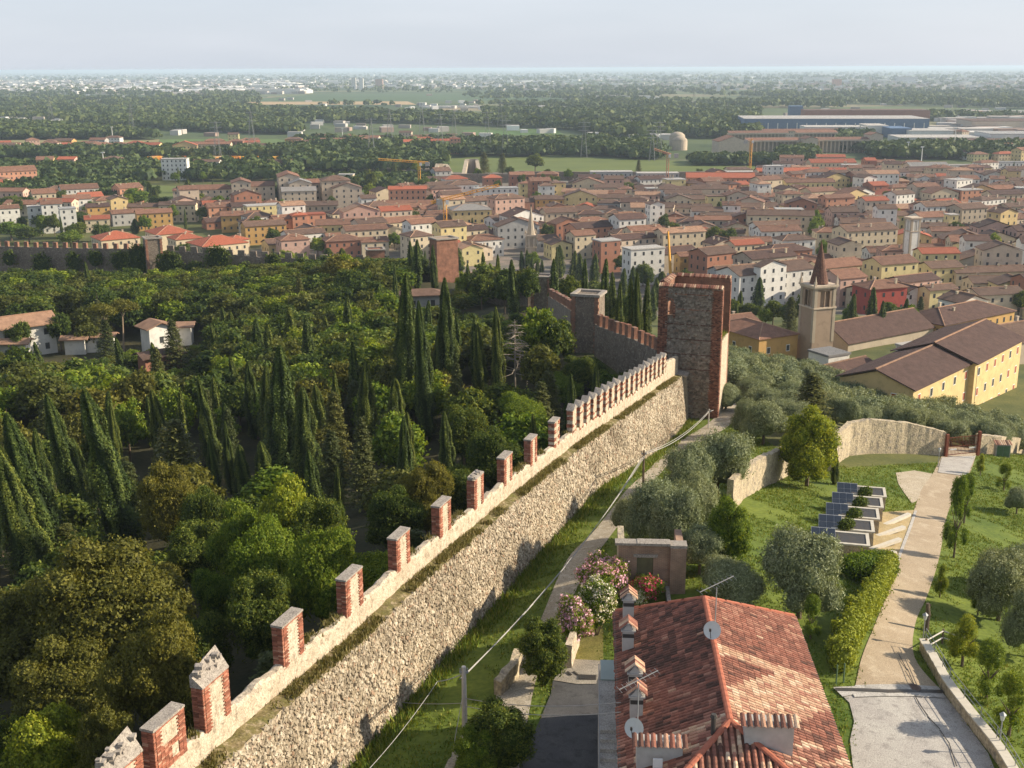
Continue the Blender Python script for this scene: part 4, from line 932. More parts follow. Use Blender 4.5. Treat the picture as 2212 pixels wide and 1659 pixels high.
# stepped planters with sloped glass panels
for i, (u, v) in enumerate([(1852, 1075), (1842, 1098), (1830, 1123), (1815, 1150), (1800, 1180)]):
    p = np.array(G(u - 22, v + 8)); root = empty('planter_terrace', tuple(p), math.radians(-14)); root.scale = (.76, .85, .85); tag(root, ['farthest', 'second', 'middle', 'fourth', 'nearest'][i] + ' of the five stepped stone planters with a blue solar panel', 'planter', 'stepped planters with solar panels')
    mb = MB(); mb.box((2.4, 0, .25), (4.6, 3.1, 2.3), 0, jit=.05); mb.build('stone_box', M['rubwall'], root)
    mb = MB()
    for cx_, cy_, lx, ly in ((2.4, -1.45, 4.8, .34), (4.62, 0, .36, 2.56), (2.4, 1.45, 4.8, .34)): mb.box((cx_, cy_, 1.45), (lx, ly, .16))
    mb.build('coping', M['paleconcrete'], root)
    mb = MB(); mb.box((2.4, 0, 1.42), (4.0, 2.4, .08)); mb.build('basin', M['darkmetal'], root)
    mb = MB(); V = [(-1.4, -1.25, 1.28), (1.2, -1.25, 1.28), (1.2, 1.25, 1.9), (-1.4, 1.25, 1.9)]; V2 = [(x, y, z - .08) for x, y, z in V]; mb.hexa(V2 + V); pf = mb.build('panel_frame', M['metal'], root)
    for a in range(3):
        for b in range(2):
            x0 = -1.34 + a * .85; y0 = -1.2 + b * 1.2; zz = lambda y: 1.285 + (y + 1.25) / 2.5 * .62 + .015
            m2 = MB(); m2.add([(x0, y0, zz(y0)), (x0 + .8, y0, zz(y0)), (x0 + .8, y0 + 1.14, zz(y0 + 1.14)), (x0, y0 + 1.14, zz(y0 + 1.14))], [(0, 1, 2, 3)]); m2.build('pane', M['panel'], pf)
# garden walls
def GW(u, v, hgt):   # wall top seen at a pixel: a point hgt above the ground
    return march(u, v, hgt)[0]
curtain('garden_wall', [GW(1578, 1040, 3.0), GW(1605, 1008, 3.2), GW(1645, 985, 3.4), GW(1690, 968, 3.4), GW(1702, 966, 3.2)], .6, M['rubwall'], 'curved pale rubble wall between the olive trees and the yellow-green tree', 'old garden walls', ragged=.12, step=.5)
g1, g2, g3, g4 = GW(1806, 938, 3.6), GW(1835, 912, 4.2), GW(1880, 905, 4.4), GW(2041, 932, 3.2)
curtain('garden_wall', [GW(1798, 960, 3.2), g1, g2, g3], .6, M['rubwall'], 'sunlit rubble wall stretch right behind the yellow-green tree', 'old garden walls', ragged=.08, step=.5)
curtain('garden_wall', [g3, GW(1960, 913, 4.0), g4], .6, M['grey_rubble'] if False else M['rubwall'], 'long rubble wall in grazing light left of the rusty gate', 'old garden walls', ragged=.06, step=.5)
curtain('garden_wall', [GW(2112, 938, 2.6), GW(2160, 942, 2.6), GW(2240, 950, 2.6), GW(2330, 958, 2.6)], .6, M['rubwall'], 'low rubble wall right of the rusty gate behind the green cabinet', 'old garden walls', ragged=.06, step=.5)
# gate
ga = np.array(G(2044, 987)); gb = np.array(PD(2110, 986, depth(*ga) + 1.2)); gb[2] = ga[2]; gd = gb - ga; gl_ = np.linalg.norm(gd); gth = math.atan2(gd[1], gd[0]); gate = empty('metal_gate', tuple((ga + gb) / 2), gth); tag(gate, 'rusty brown double gate of vertical bars at the far end of the driveway', 'gate')
for sx in (-1, 1):
    mb = MB(); mb.box((sx * (gl_ / 2 + .1), 0, 1.4), (.35, .35, 3.2)); mb.build('gate_post', M['rust'], gate)
    mb = MB()
    for z_ in (.25, 1.3, 2.5): mb.box((sx * gl_ / 4, 0, z_), (gl_ / 2 - .1, .05, .08))
    lf = mb.build('gate_leaf', M['rust'], gate)
    for k in range(11):
        mb = MB(); mb.box((sx * (gl_ / 4) - gl_ / 4 + .1 + k * (gl_ / 2 - .2) / 10, 0, 1.35), (.035, .035, 2.4)); mb.build('bar', M['rust'], lf)
    mb = MB(); mb.box((sx * (gl_ / 4 + .25), -.08, .95), (gl_ / 5, .04, .16)); mb.build('white_strip', M['white'], lf)
# electric cabinet
p = G(2163, 986); root = empty('meter_cabinet', p, -.05); tag(root, 'small green double-door cabinet with a tiled lid against the low wall', 'cabinet')
mb = MB(); mb.box((0, 0, .85), (1.9, .9, 1.7)); mb.build('body', M['concrete'], root)
for sx in (-1, 1): mb = MB(); mb.box((sx * .42, -.47, .85), (.8, .06, 1.5)); mb.build('door', M['greenpaint'], root)
for k in range(9): link('roof_tile', mesh_np('roof_tile', half_barrel((-1 + k * .25, .5, 2.1), (-1 + k * .25, -.65, 1.75), np.array([0, 0, 1.]), .11, .12)[:-1], [HBQ], [M['tile']]), root)
# retaining wall with railing on the right of the forecourt
rw = [np.array(G(*p)) for p in [(1987, 1408), (2016, 1457), (2038, 1497), (2086, 1562), (2138, 1628), (2165, 1668), (2200, 1730)]]
rw = [p for p in rw]
rwroot = empty('retaining_wall', tuple(rw[0])); tag(rwroot, 'low stone retaining wall with pale coping and thin railing beside the forecourt', 'wall')
mbB, mbC = MB(), MB(); P_ = spline(rw, 3)
for a_, b_ in zip(P_[:-1], P_[1:]):
    d = b_ - a_; L_ = np.linalg.norm(d); th = math.atan2(d[1], d[0]); c = (a_ + b_) / 2 - rw[0] + np.array([.2, .1, 0]); mbB.box(c + np.array([0, 0, -.2]), (L_ + .02, .42, 2.0), th); mbC.box(c + np.array([0, 0, .84]), (L_ + .05, .56, .09), th)
mbB.build('stone_body', M['rubwall'], rwroot); mbC.build('coping', M['paleconcrete'], rwroot)
mr_ = MB()
for a_, b_ in zip(P_[:-1], P_[1:]):
    for zz in (1.25, 1.62): mr_.tube(a_ - rw[0] + [.35, .15, zz], b_ - rw[0] + [.35, .15, zz], .022, n=4)
mr_.build('rail', M['metal'], rwroot)
for i, a_ in enumerate(P_[::2]): mb = MB(); mb.tube(a_ - rw[0] + [.35, .15, .8], a_ - rw[0] + [.35, .15, 1.65], .025, n=5); mb.build('rail_post', M['metal'], rwroot)
# lamps
def lamp(u, vb, hh, label):
    root = empty('street_lamp', G(u, vb)); tag(root, label, 'lamp', 'slim garden lamp posts')
    mb = MB(); mb.tube((0, 0, -.2), (0, 0, .5), .07); mb.tube((0, 0, .5), (0, 0, hh - .4), .038); mb.build('post', M['metal'], root)
    mb = MB(); mb.tube((0, 0, hh - .4), (0, 0, hh - .05), .09, .17, 8); mb.build('lantern', M['dish'], root); mb = MB(); mb.tube((0, 0, hh - .05), (0, 0, hh + .12), .2, .03, 8); mb.build('cap', M['metal'], root)
lamp(2156, 1631, 2.6, 'slim lamp post behind the retaining wall near the bottom right corner'); lamp(1992, 1400, 2.5, 'slim lamp post at the top end of the retaining wall'); lamp(2026, 1010, 2.4, 'thin post at the left edge of the pale apron before the gate')
# dead trunk, benches
p = G(2000, 1362); mb = MB(); mb.tube((0, 0, -.2), (.05, 0, 1.2), .2, .17, 8); mb.tube((.05, 0, 1.2), (-.05, 0, 2.1), .19, .12, 8); mb.tube((0, 0, 1.5), (.2, .1, 2.0), .08, .04); o = mb.build('tree_stump', M['bark']); o.location = p; tag(o, 'dark leafless upright stump beside the driveway', 'stump')
ra_ = [np.array(G(*p)) for p in [(1998, 1412), (2035, 1390), (2062, 1400)]]
root = empty('wooden_railing', tuple(ra_[0])); tag(root, 'short wooden railing turning the corner at the top of the retaining wall', 'railing')
for a_, b_ in zip(ra_[:-1], ra_[1:]):
    for zz in (.45, .95): mb = MB(); mb.tube(a_ - ra_[0] + [0, 0, zz], b_ - ra_[0] + [0, 0, zz], .05); mb.build('plank', M['polegrey'], root)
for a_ in ra_: mb = MB(); mb.tube(a_ - ra_[0] + [0, 0, -.2], a_ - ra_[0] + [0, 0, 1.1], .07); mb.build('post', M['wood'], root)
# ------------------------------------------------------------------ little gatehouse with door
ga = np.array(G(1335, 1290)); gb = np.array(G(1478, 1272)); 
D1 = 84.0; gA = np.array(G(1334, 1288)); gB = np.array(G(1476, 1279)); d = (gB - gA)[:2]; L_ = np.linalg.norm(d); gth = math.atan2(d[1], d[0])
gz0 = min(h1(*gA[:2]), h1(*gB[:2])) - .3; ztp = PD(1400, 1163, depth(*gA))[2]
root = empty('garden_gatehouse', (gA[0], gA[1], gz0), gth); tag(root, 'small ruined brick gatehouse with an olive door behind the oleanders', 'gatehouse'); Hh = ztp - gz0
def bw(x0, x1, y0, y1, z0, z1, nm, mt, par=root, jit=0): mb = MB(); mb.box(((x0 + x1) / 2, (y0 + y1) / 2, (z0 + z1) / 2), (x1 - x0, y1 - y0, z1 - z0), jit=jit); return mb.build(nm, mt, par)
M['oldbrick'] = brickmat('faded_brickwork', (.34, .22, .16), (.27, .17, .125), (.36, .30, .24))
dx = L_ * .40
for x0, x1, z0, z1 in ((0, dx - .55, 0, Hh), (dx + .6, L_, 0, Hh), (dx - .55, dx + .6, 3.35, Hh), (dx - .55, dx + .6, 0, .95)): bw(x0, x1, 0, .5, z0, z1, 'front_wall', M['oldbrick'])
bw(dx - .55, dx + .6, .1, .2, .95, 3.35, 'door', M['olivedoor']); bw(dx - .8, dx + .9, -.12, -.003, 3.35, 3.55, 'lintel', M['cap'])
bw(0, .45, .5, 4.2, 0, Hh - .3, 'left_wall', M['rubwall']); bw(L_ - .5, L_, .5, 3.5, 0, Hh - .2, 'right_wall', M['oldbrick'])
bw(-.25, L_ * .28, -.15, .7, Hh, Hh + .17, 'coping', M['cap']); bw(L_ * .28, L_ * .78, -.2, .7, Hh + .02, Hh + .2, 'coping', M['cap']); bw(L_ * .78, L_ + .15, -.25, .75, Hh - .1, Hh + .1, 'coping', M['cap'])
bw(L_ - 1.0, L_ + .1, -.3, -.002, 0, Hh - .1, 'buttress', M['oldbrick']); bw(L_ * .72, L_ * .78, -2.6, -.02, 0, 1.2, 'side_wall', M['cap'])
curtain('yard_wall', [GW(1228, 1395, 1.6), GW(1236, 1370, 1.7), GW(1245, 1345, 1.7)], .4, M['plaster'], 'short pale plastered wall between the small tree and the oleanders', None, step=.5, ragged=.03)
curtain('yard_wall', [GW(1075, 1470, 1.0), GW(1110, 1430, 1.2), GW(1120, 1400, 1.2)], .5, M['rubwall'], 'broken low rubble wall left of the small tree', None, step=.5, ragged=.1)
curtain('yard_wall', [GW(960, 1680, 1.0), GW(1000, 1600, .9), GW(1030, 1560, .9)], .5, M['rubwall'], 'broken low rubble wall below the concrete pole', None, step=.5, ragged=.1)
# ------------------------------------------------------------------ poles and cables
def pole(u, vt, vb, mat, label, r=.13):
    b_ = np.array(G(u, vb)); D = depth(*b_); t_ = np.array(PD(u - 2, vt, D)); hh = t_[2] - b_[2]; root = empty('utility_pole', tuple(b_)); tag(root, label, 'pole', 'utility poles along the track')
    mb = MB(); mb.tube((0, 0, -.5), (0, 0, hh), r, r * .75, 8); mb.build('shaft', mat, root)
    mb = MB(); mb.box((0, 0, hh - .35), (.5, .12, .1)); mb.tube((-.2, 0, hh - .35), (-.2, 0, hh - .1), .04); mb.tube((.2, 0, hh - .35), (.2, 0, hh - .1), .04); mb.build('bracket', M['metal'], root)
    return b_ + np.array([0, 0, hh - .4])
pA = pole(1004, 1420, 1572, M['polegrey'], 'tall pale concrete pole standing below the wall near the yard', .17)
pB = pole(1389, 965, 1056, M['wood'], 'dark wooden pole beside the track among the olive trees'); pC = pole(1530, 880, 925, M['polegrey'], 'pale pole at the foot of the tall tower', .1); pD = pole(1638, 793, 846, M['polegrey'], 'thin pole standing in the olive grove', .1)
def cable(a_, b_, sag, label, r=.03, n=16):
    a_ = np.array(a_, float); b_ = np.array(b_, float); mb = MB(); P_ = [a_ + (b_ - a_) * k / n - np.array([0, 0, sag * 4 * (k / n) * (1 - k / n)]) for k in range(n + 1)]
    for p, q in zip(P_[:-1], P_[1:]): mb.tube(p, q, r, n=4, cap=False)
    o = mb.build('cable', M['cable']); tag(o, label, 'cable', 'overhead cables')
o1 = np.array([.25, .1, 0])
cable(pA + o1, pB + o1, 1.0, 'upper pale cable between the concrete pole and the wooden pole', .022); cable(pA - o1 + [0, 0, -.35], pB - o1 + [0, 0, -.35], 1.3, 'lower pale cable between the concrete pole and the wooden pole', .032); cable(pA + [0, 0, -.15], pB + [0, 0, -.15], 1.15, 'middle cable between the concrete pole and the wooden pole', .03)
cable(pB, pC, .9, 'cable from the wooden pole up to the pole at the tower foot', .04); cable(pC, pD, 1.2, 'cable from the tower pole into the olive grove', .04); cable(pB + [0, 0, .15], pC + [0, 0, .15], .8, 'second cable from the wooden pole up to the tower foot', .03)
hs = HO + hp(8.5, NL, ZE + .3)
cable(pA + [0, 0, -1.6], hs, .35, 'upper wire from the concrete pole across the yard to the house', .022); cable(pA + [0, 0, -2.1], hs + np.append(ax_r * .9, 0), .35, 'lower wire from the concrete pole across the yard to the house', .022)
cable(pA + [0, 0, -1.9], PD(800, 1508, 72), .2, 'wire from the concrete pole to the rubble wall', .02); e_ = np.array(PD(760, 1700, 55)); cable(PD(945, 1472, 66), e_, .3, 'taut pale cable running along the foot of the wall to the bottom edge', .018)
cable(PD(945, 1472, 66), pA, .1, 'short cable joining the concrete pole to the wall run', .03)
c = G(975, 1640); cable(pA + [0, 0, -.9], (c[0], c[1], c[2]), 0, 'steel guy wire anchoring the concrete pole', .02)
# ------------------------------------------------------------------ vegetation meshes (shared between copies)
def leafcards(c, nrm, size, aspect=.6, flop=.6, g=rng, up=0):
    n = len(c); d = nrm + g.normal(0, flop, (n, 3)); d /= np.linalg.norm(d, axis=1)[:, None]
    r = g.normal(0, 1, (n, 3)); r[:, 2] += up
    a_ = np.cross(d, r); a_ /= np.linalg.norm(a_, axis=1)[:, None] + 1e-9; b_ = np.cross(d, a_); s = size * g.uniform(.6, 1.4, (n, 1))
    V = np.stack([c - a_ * s * aspect, c - b_ * s, c + a_ * s * aspect, c + b_ * s], 1).reshape(-1, 3); F = np.arange(4 * n).reshape(-1, 4); return V, F
def sphere_np(c, r, nu=8, nv=6, g=None, lump=.1):
    V = []; 
    for j in range(nv + 1):
        for i in range(nu):
            a_ = math.pi * j / nv; b_ = 2 * math.pi * i / nu; k = 1 + (g.uniform(-lump, lump) if g is not None else 0); V.append((c[0] + r[0] * k * math.sin(a_) * math.cos(b_), c[1] + r[1] * k * math.sin(a_) * math.sin(b_), c[2] + r[2] * k * math.cos(a_)))
    F = [(j * nu + i, j * nu + (i + 1) % nu, (j + 1) * nu + (i + 1) % nu, (j + 1) * nu + i) for j in range(nv) for i in range(nu)]
    return np.array(V), np.array(F)
def crown_mesh(name, lobes, n, size, mat, seed, aspect=.6, flop=.7, core=.82, tuft=3, zmin=None):
    """lobes: (x,y,z,rx,ry,rz). leaves gather in small tufts over the lobes so the surface is broken up"""
    g = np.random.default_rng(seed); L_ = np.array(lobes, float); area = (L_[:, 3] * L_[:, 5]); w = area / area.sum()
    nt = n // tuft; k = g.choice(len(L_), nt, p=w); d = g.normal(0, 1, (nt, 3)); d /= np.linalg.norm(d, axis=1)[:, None]; d[:, 2] = np.where(d[:, 2] < -.5, -d[:, 2], d[:, 2])
    rad = g.uniform(.82, 1.10, (nt, 1)) + (g.random((nt, 1)) < .12) * g.uniform(0, .3, (nt, 1)); c = L_[k, :3] + d * L_[k, 3:] * rad
    ok = np.ones(nt, bool)
    for q in L_:
        e = (((c - q[:3]) / (q[3:] * .80)) ** 2).sum(1) < 1; ok &= ~e
    c = c[ok]; d = d[ok]; tt = g.random(len(c)) * .6 + .2
    c = np.repeat(c, tuft, 0) + g.normal(0, size * 1.1, (len(c) * tuft, 3)); d = np.repeat(d, tuft, 0); tt = np.repeat(tt, tuft) + g.normal(0, .12, len(c))
    V, F = leafcards(c, d, size, aspect, flop, g); T = np.repeat(np.clip(tt, 0, 1), 4)
    Vs, Fs, Ts = [V], [F], [T]; nn = len(V)
    if core:
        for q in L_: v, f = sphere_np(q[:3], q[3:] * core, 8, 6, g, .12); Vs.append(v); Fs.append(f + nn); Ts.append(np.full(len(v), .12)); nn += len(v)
    return mesh_np(name, np.vstack(Vs), [np.vstack(Fs)], [mat], tint=np.concatenate(Ts))
def broad_lobes(seed, n=21, flat=.85):
    """crown about 8 m across, standing 3..11 m; unit: metres"""
    g = np.random.default_rng(seed); L_ = [(0, 0, 6.2, 2.9, 2.9, 2.9)]
    for i in range(n):
        a_ = 2 * math.pi * (i * .381966) + g.uniform(-.3, .3); e = g.uniform(-.55, 1.25); r = g.uniform(1.7, 3.3); x = math.cos(a_) * math.cos(e) * r; y = math.sin(a_) * math.cos(e) * r; z = 6.2 + math.sin(e) * r * 1.15; s = g.uniform(.65, 1.55); L_.append((x, y, z, s, s * g.uniform(.8, 1.2), s * flat))
    return L_
def cypress_mesh(name, mat, seed, n=9000, size=.15, Hh=14, Rm=1.15, loose=0, twin=0, ragged=.0):
    g = np.random.default_rng(seed); t_ = g.random(n) ** .85; a_ = g.uniform(0, 2 * math.pi, n)
    ph = g.uniform(0, 6.28, 5)
    prof = lambda t_: np.clip(np.minimum(1, (t_ + .02) * 7) * (1 - t_) ** .62 * (1.02 - .25 * np.exp(-((t_ - .15) / .12) ** 2)), .0, 2)
    rad = Rm * prof(t_) * (1 + .14 * np.sin(a_ * 5 + ph[0] + t_ * 5) + .12 * np.sin(a_ * 9 + ph[1] - t_ * 7) + .12 * np.sin(t_ * 30 + a_ * 2 + ph[2]) + loose * np.sin(t_ * 17 + a_ * 3 + ph[3])) + .04
    rad *= g.uniform(.86, 1.08 + ragged, n)
    bend = .25 * np.sin(t_ * 2.2 + ph[4])
    c = np.stack([np.cos(a_) * rad + bend, np.sin(a_) * rad, t_ * Hh], 1); d = np.stack([np.cos(a_), np.sin(a_), np.full(n, .35)], 1)
    tt = .5 + .25 * np.sin(a_ * 5 + ph[0] + t_ * 5) + g.normal(0, .16, n); V, F = leafcards(c, d, size, .45, .45, g, up=3)
    V2 = []; nu, nv = 8, 10
    for j in range(nv + 1):
        tj = j / nv * .97; r = Rm * float(prof(np.array([tj]))[0]) * .84 + .01
        for i in range(nu): b_ = 2 * math.pi * i / nu; V2.append((math.cos(b_) * r + .25 * math.sin(tj * 2.2 + ph[4]), math.sin(b_) * r, tj * Hh))
    F2 = np.array([(j * nu + i, j * nu + (i + 1) % nu, (j + 1) * nu + (i + 1) % nu, (j + 1) * nu + i) for j in range(nv) for i in range(nu)]) + len(V)
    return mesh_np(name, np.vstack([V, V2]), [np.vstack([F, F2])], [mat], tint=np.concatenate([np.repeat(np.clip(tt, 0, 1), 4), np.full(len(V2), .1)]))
def conifer_mesh(name, mat, seed, n=9000, size=.16, Hh=14, Rm=2.6, droop=.25):
    """layered spruce or cedar: whorls of boughs with gaps between"""
    g = np.random.default_rng(seed); C_, D_ = [], []
    nb_ = 110; per = n // nb_
    for i in range(nb_):
        t_ = .08 + .9 * (i / nb_); a_ = i * 2.39996 + g.uniform(-.2, .2); L_ = Rm * (1 - t_) ** .8 * g.uniform(.7, 1.15) + .2; f = g.random(per) ** .6
        x = np.cos(a_) * L_ * f; y = np.sin(a_) * L_ * f; z = t_ * Hh - droop * L_ * f + .15 * L_ * f ** 3; sp = .16 + .22 * L_ * (1 - abs(f - .6)) * .6
        C_.append(np.stack([x + g.normal(0, 1, per) * sp * .8, y + g.normal(0, 1, per) * sp * .8, z + g.normal(0, .14, per) + .1], 1)); D_.append(np.stack([np.cos(a_) * np.ones(per) * .5, np.sin(a_) * np.ones(per) * .5, np.ones(per)], 1))
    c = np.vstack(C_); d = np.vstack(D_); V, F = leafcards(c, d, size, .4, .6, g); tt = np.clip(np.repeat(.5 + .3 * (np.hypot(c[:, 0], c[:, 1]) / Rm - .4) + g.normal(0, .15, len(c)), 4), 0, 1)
    return mesh_np(name, V, [F], [mat], tint=tt)
def trunk_mesh(name, h0, r, mat, seed, limbs=5, spread=2.0, top=6.5):
    g = np.random.default_rng(seed); mb = MB(); mb.tube((0, 0, -1.0), (g.normal(0, .1), g.normal(0, .1), h0), r, r * .7, 7)
    for i in range(limbs):
        a_ = 2 * math.pi * i / limbs + g.uniform(-.4, .4); s = spread * g.uniform(.6, 1.1); p0 = (0, 0, h0 * .95); p1 = (math.cos(a_) * s * .5, math.sin(a_) * s * .5, h0 + (top - h0) * .5); p2 = (math.cos(a_) * s, math.sin(a_) * s, top)
        mb.tube(p0, p1, r * .5, r * .32, 5); mb.tube(p1, p2, r * .32, r * .1, 5)
    return mb.mesh(name, [mat])
B = {}
def bl(key, mat, seeds, n, size, tuft=4):
    B[key] = [crown_mesh('crown', broad_lobes(s), n, size, mat, s, tuft=tuft) for s in seeds]
bl('broad', M['leaf'], (1, 2, 3), 5200, .27); bl('bright', M['leaf_bright'], (4, 5), 5200, .27); bl('brown', M['leaf_brown'], (6, 7, 8), 5200, .27); bl('yellow', M['leaf_yellow'], (9,), 5200, .27)
bl('near_brown', M['leaf_brown'], (11, 12), 42000, .085, 6); bl('near_bright', M['leaf_bright'], (13, 14), 34000, .095, 5); bl('near_broad', M['leaf'], (15,), 34000, .095, 5); bl('near_yellow', M['leaf_yellow'], (16,), 24000, .12, 5)
def olive_lobes(seed):
    g = np.random.default_rng(seed); L_ = [(0, 0, 2.4, 1.9, 1.9, 1.7)]
    for i in range(11): a_ = 2 * math.pi * i * .38 + g.uniform(-.3, .3); r = g.uniform(.8, 1.9); s = g.uniform(.7, 1.15); L_.append((math.cos(a_) * r, math.sin(a_) * r, 2.1 + g.uniform(-.9, 1.5), s, s, s * .9))
    return L_
def bush_lobes(seed, n=16):
    g = np.random.default_rng(seed); L_ = [(0, 0, 4.6, 2.6, 2.6, 3.6)]
    for i in range(n):
        a_ = i * 2.39996 + g.uniform(-.3, .3); z = 1.6 + 7.2 * (i + .5) / n; r = 2.4 * math.sin(math.pi * (z - .3) / 9.8) ** .7; s = g.uniform(1.0, 1.6); L_.append((math.cos(a_) * r, math.sin(a_) * r, z, s, s, s * 1.05))
    return L_
def young_lobes(seed):
    g = np.random.default_rng(seed); L_ = []
    for i in range(15):
        a_ = i * 2.39996; z = 2.2 + 7.5 * g.random(); r = g.uniform(.5, 2.6) * (1 - (z - 2) / 12); s = g.uniform(.6, 1.15); L_.append((math.cos(a_) * r, math.sin(a_) * r, z, s, s, s * 1.7))
    return L_
for nm_, mt_ in (('bush_green', 'leaf'), ('bush_bright', 'leaf_bright'), ('bush_yellow', 'leaf_yellow')): B[nm_] = [crown_mesh('crown', bush_lobes(s), 26000, .12, M[mt_], s, tuft=5) for s in (51,)]
B['young'] = [crown_mesh('crown', young_lobes(s), 14000, .13, M['leaf_yellow' if s == 54 else 'leaf_bright'], s, tuft=4, core=.6, aspect=.4) for s in (53, 54)]
B['olive'] = [crown_mesh('crown', olive_lobes(s), 5000, .17, M['leaf_olive'], s, aspect=.35, tuft=4) for s in (21, 22)]
B['near_olive'] = [crown_mesh('crown', olive_lobes(s), 20000, .085, M['leaf_olive'], s, aspect=.32, tuft=5) for s in (23, 24, 25)]
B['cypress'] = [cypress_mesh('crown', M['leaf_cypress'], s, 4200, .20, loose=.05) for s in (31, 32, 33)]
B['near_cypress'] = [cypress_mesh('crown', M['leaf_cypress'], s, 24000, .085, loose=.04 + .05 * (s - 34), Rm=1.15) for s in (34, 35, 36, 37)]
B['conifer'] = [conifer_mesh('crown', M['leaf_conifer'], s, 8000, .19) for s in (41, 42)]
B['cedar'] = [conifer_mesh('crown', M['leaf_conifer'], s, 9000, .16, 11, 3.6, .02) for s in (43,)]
TR = {'broad': trunk_mesh('trunk', 3.6, .28, M['bark'], 1), 'olive': trunk_mesh('trunk', 1.3, .2, M['bark'], 2, 4, 1.1, 2.8), 'cypress': trunk_mesh('trunk', 1.0, .2, M['bark'], 3, 0)}
mbt = MB(); mbt.tube((0, 0, -1), (0, 0, 13), .25, .03, 6); TR['conifer'] = mbt.mesh('trunk', [M['bark']])
BASEH = {'broad': 10.2, 'olive': 4.5, 'cypress': 14.0, 'conifer': 14.0, 'cedar': 11.0}; BASEW = {'broad': 8.2, 'olive': 5.4, 'cypress': 2.5, 'conifer': 5.2, 'cedar': 7.2}
def tree(kind, x, y, z, hh, w, lean=0, near=None, name=None):
    fam = {'bush_green': 'broad', 'bush_bright': 'broad', 'bush_yellow': 'broad', 'young': 'broad', 'near_brown': 'broad', 'near_bright': 'broad', 'near_broad': 'broad', 'near_yellow': 'broad', 'bright': 'broad', 'brown': 'broad', 'yellow': 'broad', 'near_olive': 'olive', 'near_cypress': 'cypress'}.get(kind, kind)
    root = bpy.data.objects.new(name or {'broad': 'broadleaf_tree', 'olive': 'olive_tree', 'cypress': 'cypress', 'conifer': 'conifer', 'cedar': 'cedar_tree'}[fam], None); col.objects.link(root)
    root.location = (x, y, z); root.rotation_euler = (0, lean, 0) if lean else (0, 0, random.uniform(0, 6.28)); root.empty_display_size = .5
    sx = w / BASEW[fam]; sz = hh / BASEH[fam]
    c = link('crown', random.choice(B[kind]), root); c.scale = (sx, sx, sz); c.rotation_euler = (0, 0, random.uniform(0, 6.28))
    t_ = link('trunk', TR['conifer' if fam == 'cedar' else fam], root); t_.scale = (sx, sx, sz); return root
occupied = []    # (x, y, r)
def solve_top(u, vt, hh): (x, y, z), D = march(u, vt, hh); return x, y, z - hh, D
def cyp(u, vt, hh, wpx=None, kindn=None, w=None):
    x, y, z, D = solve_top(u, vt, hh); w = w if w else (wpx * 1.15 * D / 2500 if wpx else hh * .17); lean = .12 * max(0, 1 - u / 1100) if u < 1100 else 0
    k = kindn or ('near_cypress' if D < 175 else 'cypress'); x -= 0; r = tree(k, x, y, z - .3, hh + .3, w, -lean if lean > .02 else 0)
    if lean > .02: r.location.x += math.tan(lean) * hh
    occupied.append((x, y, w * .6)); later(r, random.choice(['dark green cypress', 'tall dark cypress']) if hh > 12 else 'small dark cypress', 'cypress', 'cypresses', (x, y, z + hh * .5)); return r
CYP = [(-8, 955, 17, 100), (22, 890, 19, 100), (72, 925, 15, 55), (106, 850, 17, 66), (158, 945, 10, 50), (190, 838, 20, 98), (325, 842, 11, 44), (455, 700, 11, 26), (432, 818, 13, 40), (597, 748, 19, 88), (549, 690, 13, 36), (573, 790, 13, 52), (578, 700, 12, 34),
       (622, 662, 14, 40), (661, 682, 14, 38), (701, 682, 9, 24), (750, 640, 13, 30), (648, 838, 14, 70), (535, 782, 12, 42), (560, 955, 9, 56), (520, 960, 9, 50), (788, 780, 13, 50), (852, 572, 14, 16), (872, 592, 22, 62), (905, 650, 20, 46), (962, 600, 19, 50), (1072, 662, 14, 32), (1034, 700, 12, 34), (948, 690, 13, 34),
       (926, 650, 12, 26), (853, 818, 12, 60), (682, 830, 11, 46), (483, 870, 9, 36), (497, 770, 10, 30), (250, 730, 9, 24), (76, 738, 7, 20), (190, 782, 7, 20), (45, 770, 6, 16), (828, 655, 7, 20), (985, 682, 10, 26), (1002, 676, 9, 22), (182, 565, 10, 16), (330, 740, 9, 26), (478, 662, 9, 22), (497, 672, 9, 22),
       (1045, 545, 12, 18), (1076, 550, 12, 18), (1108, 562, 13, 30), (1196, 560, 13, 27), (1209, 530, 14, 26), (1240, 542, 13, 22), (1252, 548, 13, 22), (1264, 560, 13, 20), (1287, 548, 14, 24), (1310, 560, 15, 28), (1325, 588, 13, 24), (1340, 612, 12, 24), (1360, 600, 14, 28), (1378, 590, 15, 30), (1400, 604, 14, 28), (1412, 618, 12, 24), (1349, 580, 13, 22), (1368, 575, 13, 22), (1418, 600, 11, 22),
       (1126, 542, 9, 14), (1138, 540, 9, 14), (1150, 556, 8, 12), (1162, 560, 7, 12), (1170, 562, 7, 12), (885, 520, 12, 18), (898, 518, 13, 26), (936, 530, 12, 18), (1011, 570, 9, 16),
       (1601, 628, 9, 18), (1641, 600, 12, 28), (1846, 635, 13, 26), (1888, 622, 14, 28), (1908, 650, 11, 20), (1960, 645, 9, 20), (1592, 655, 8, 18)]
for c in CYP: cyp(*c)
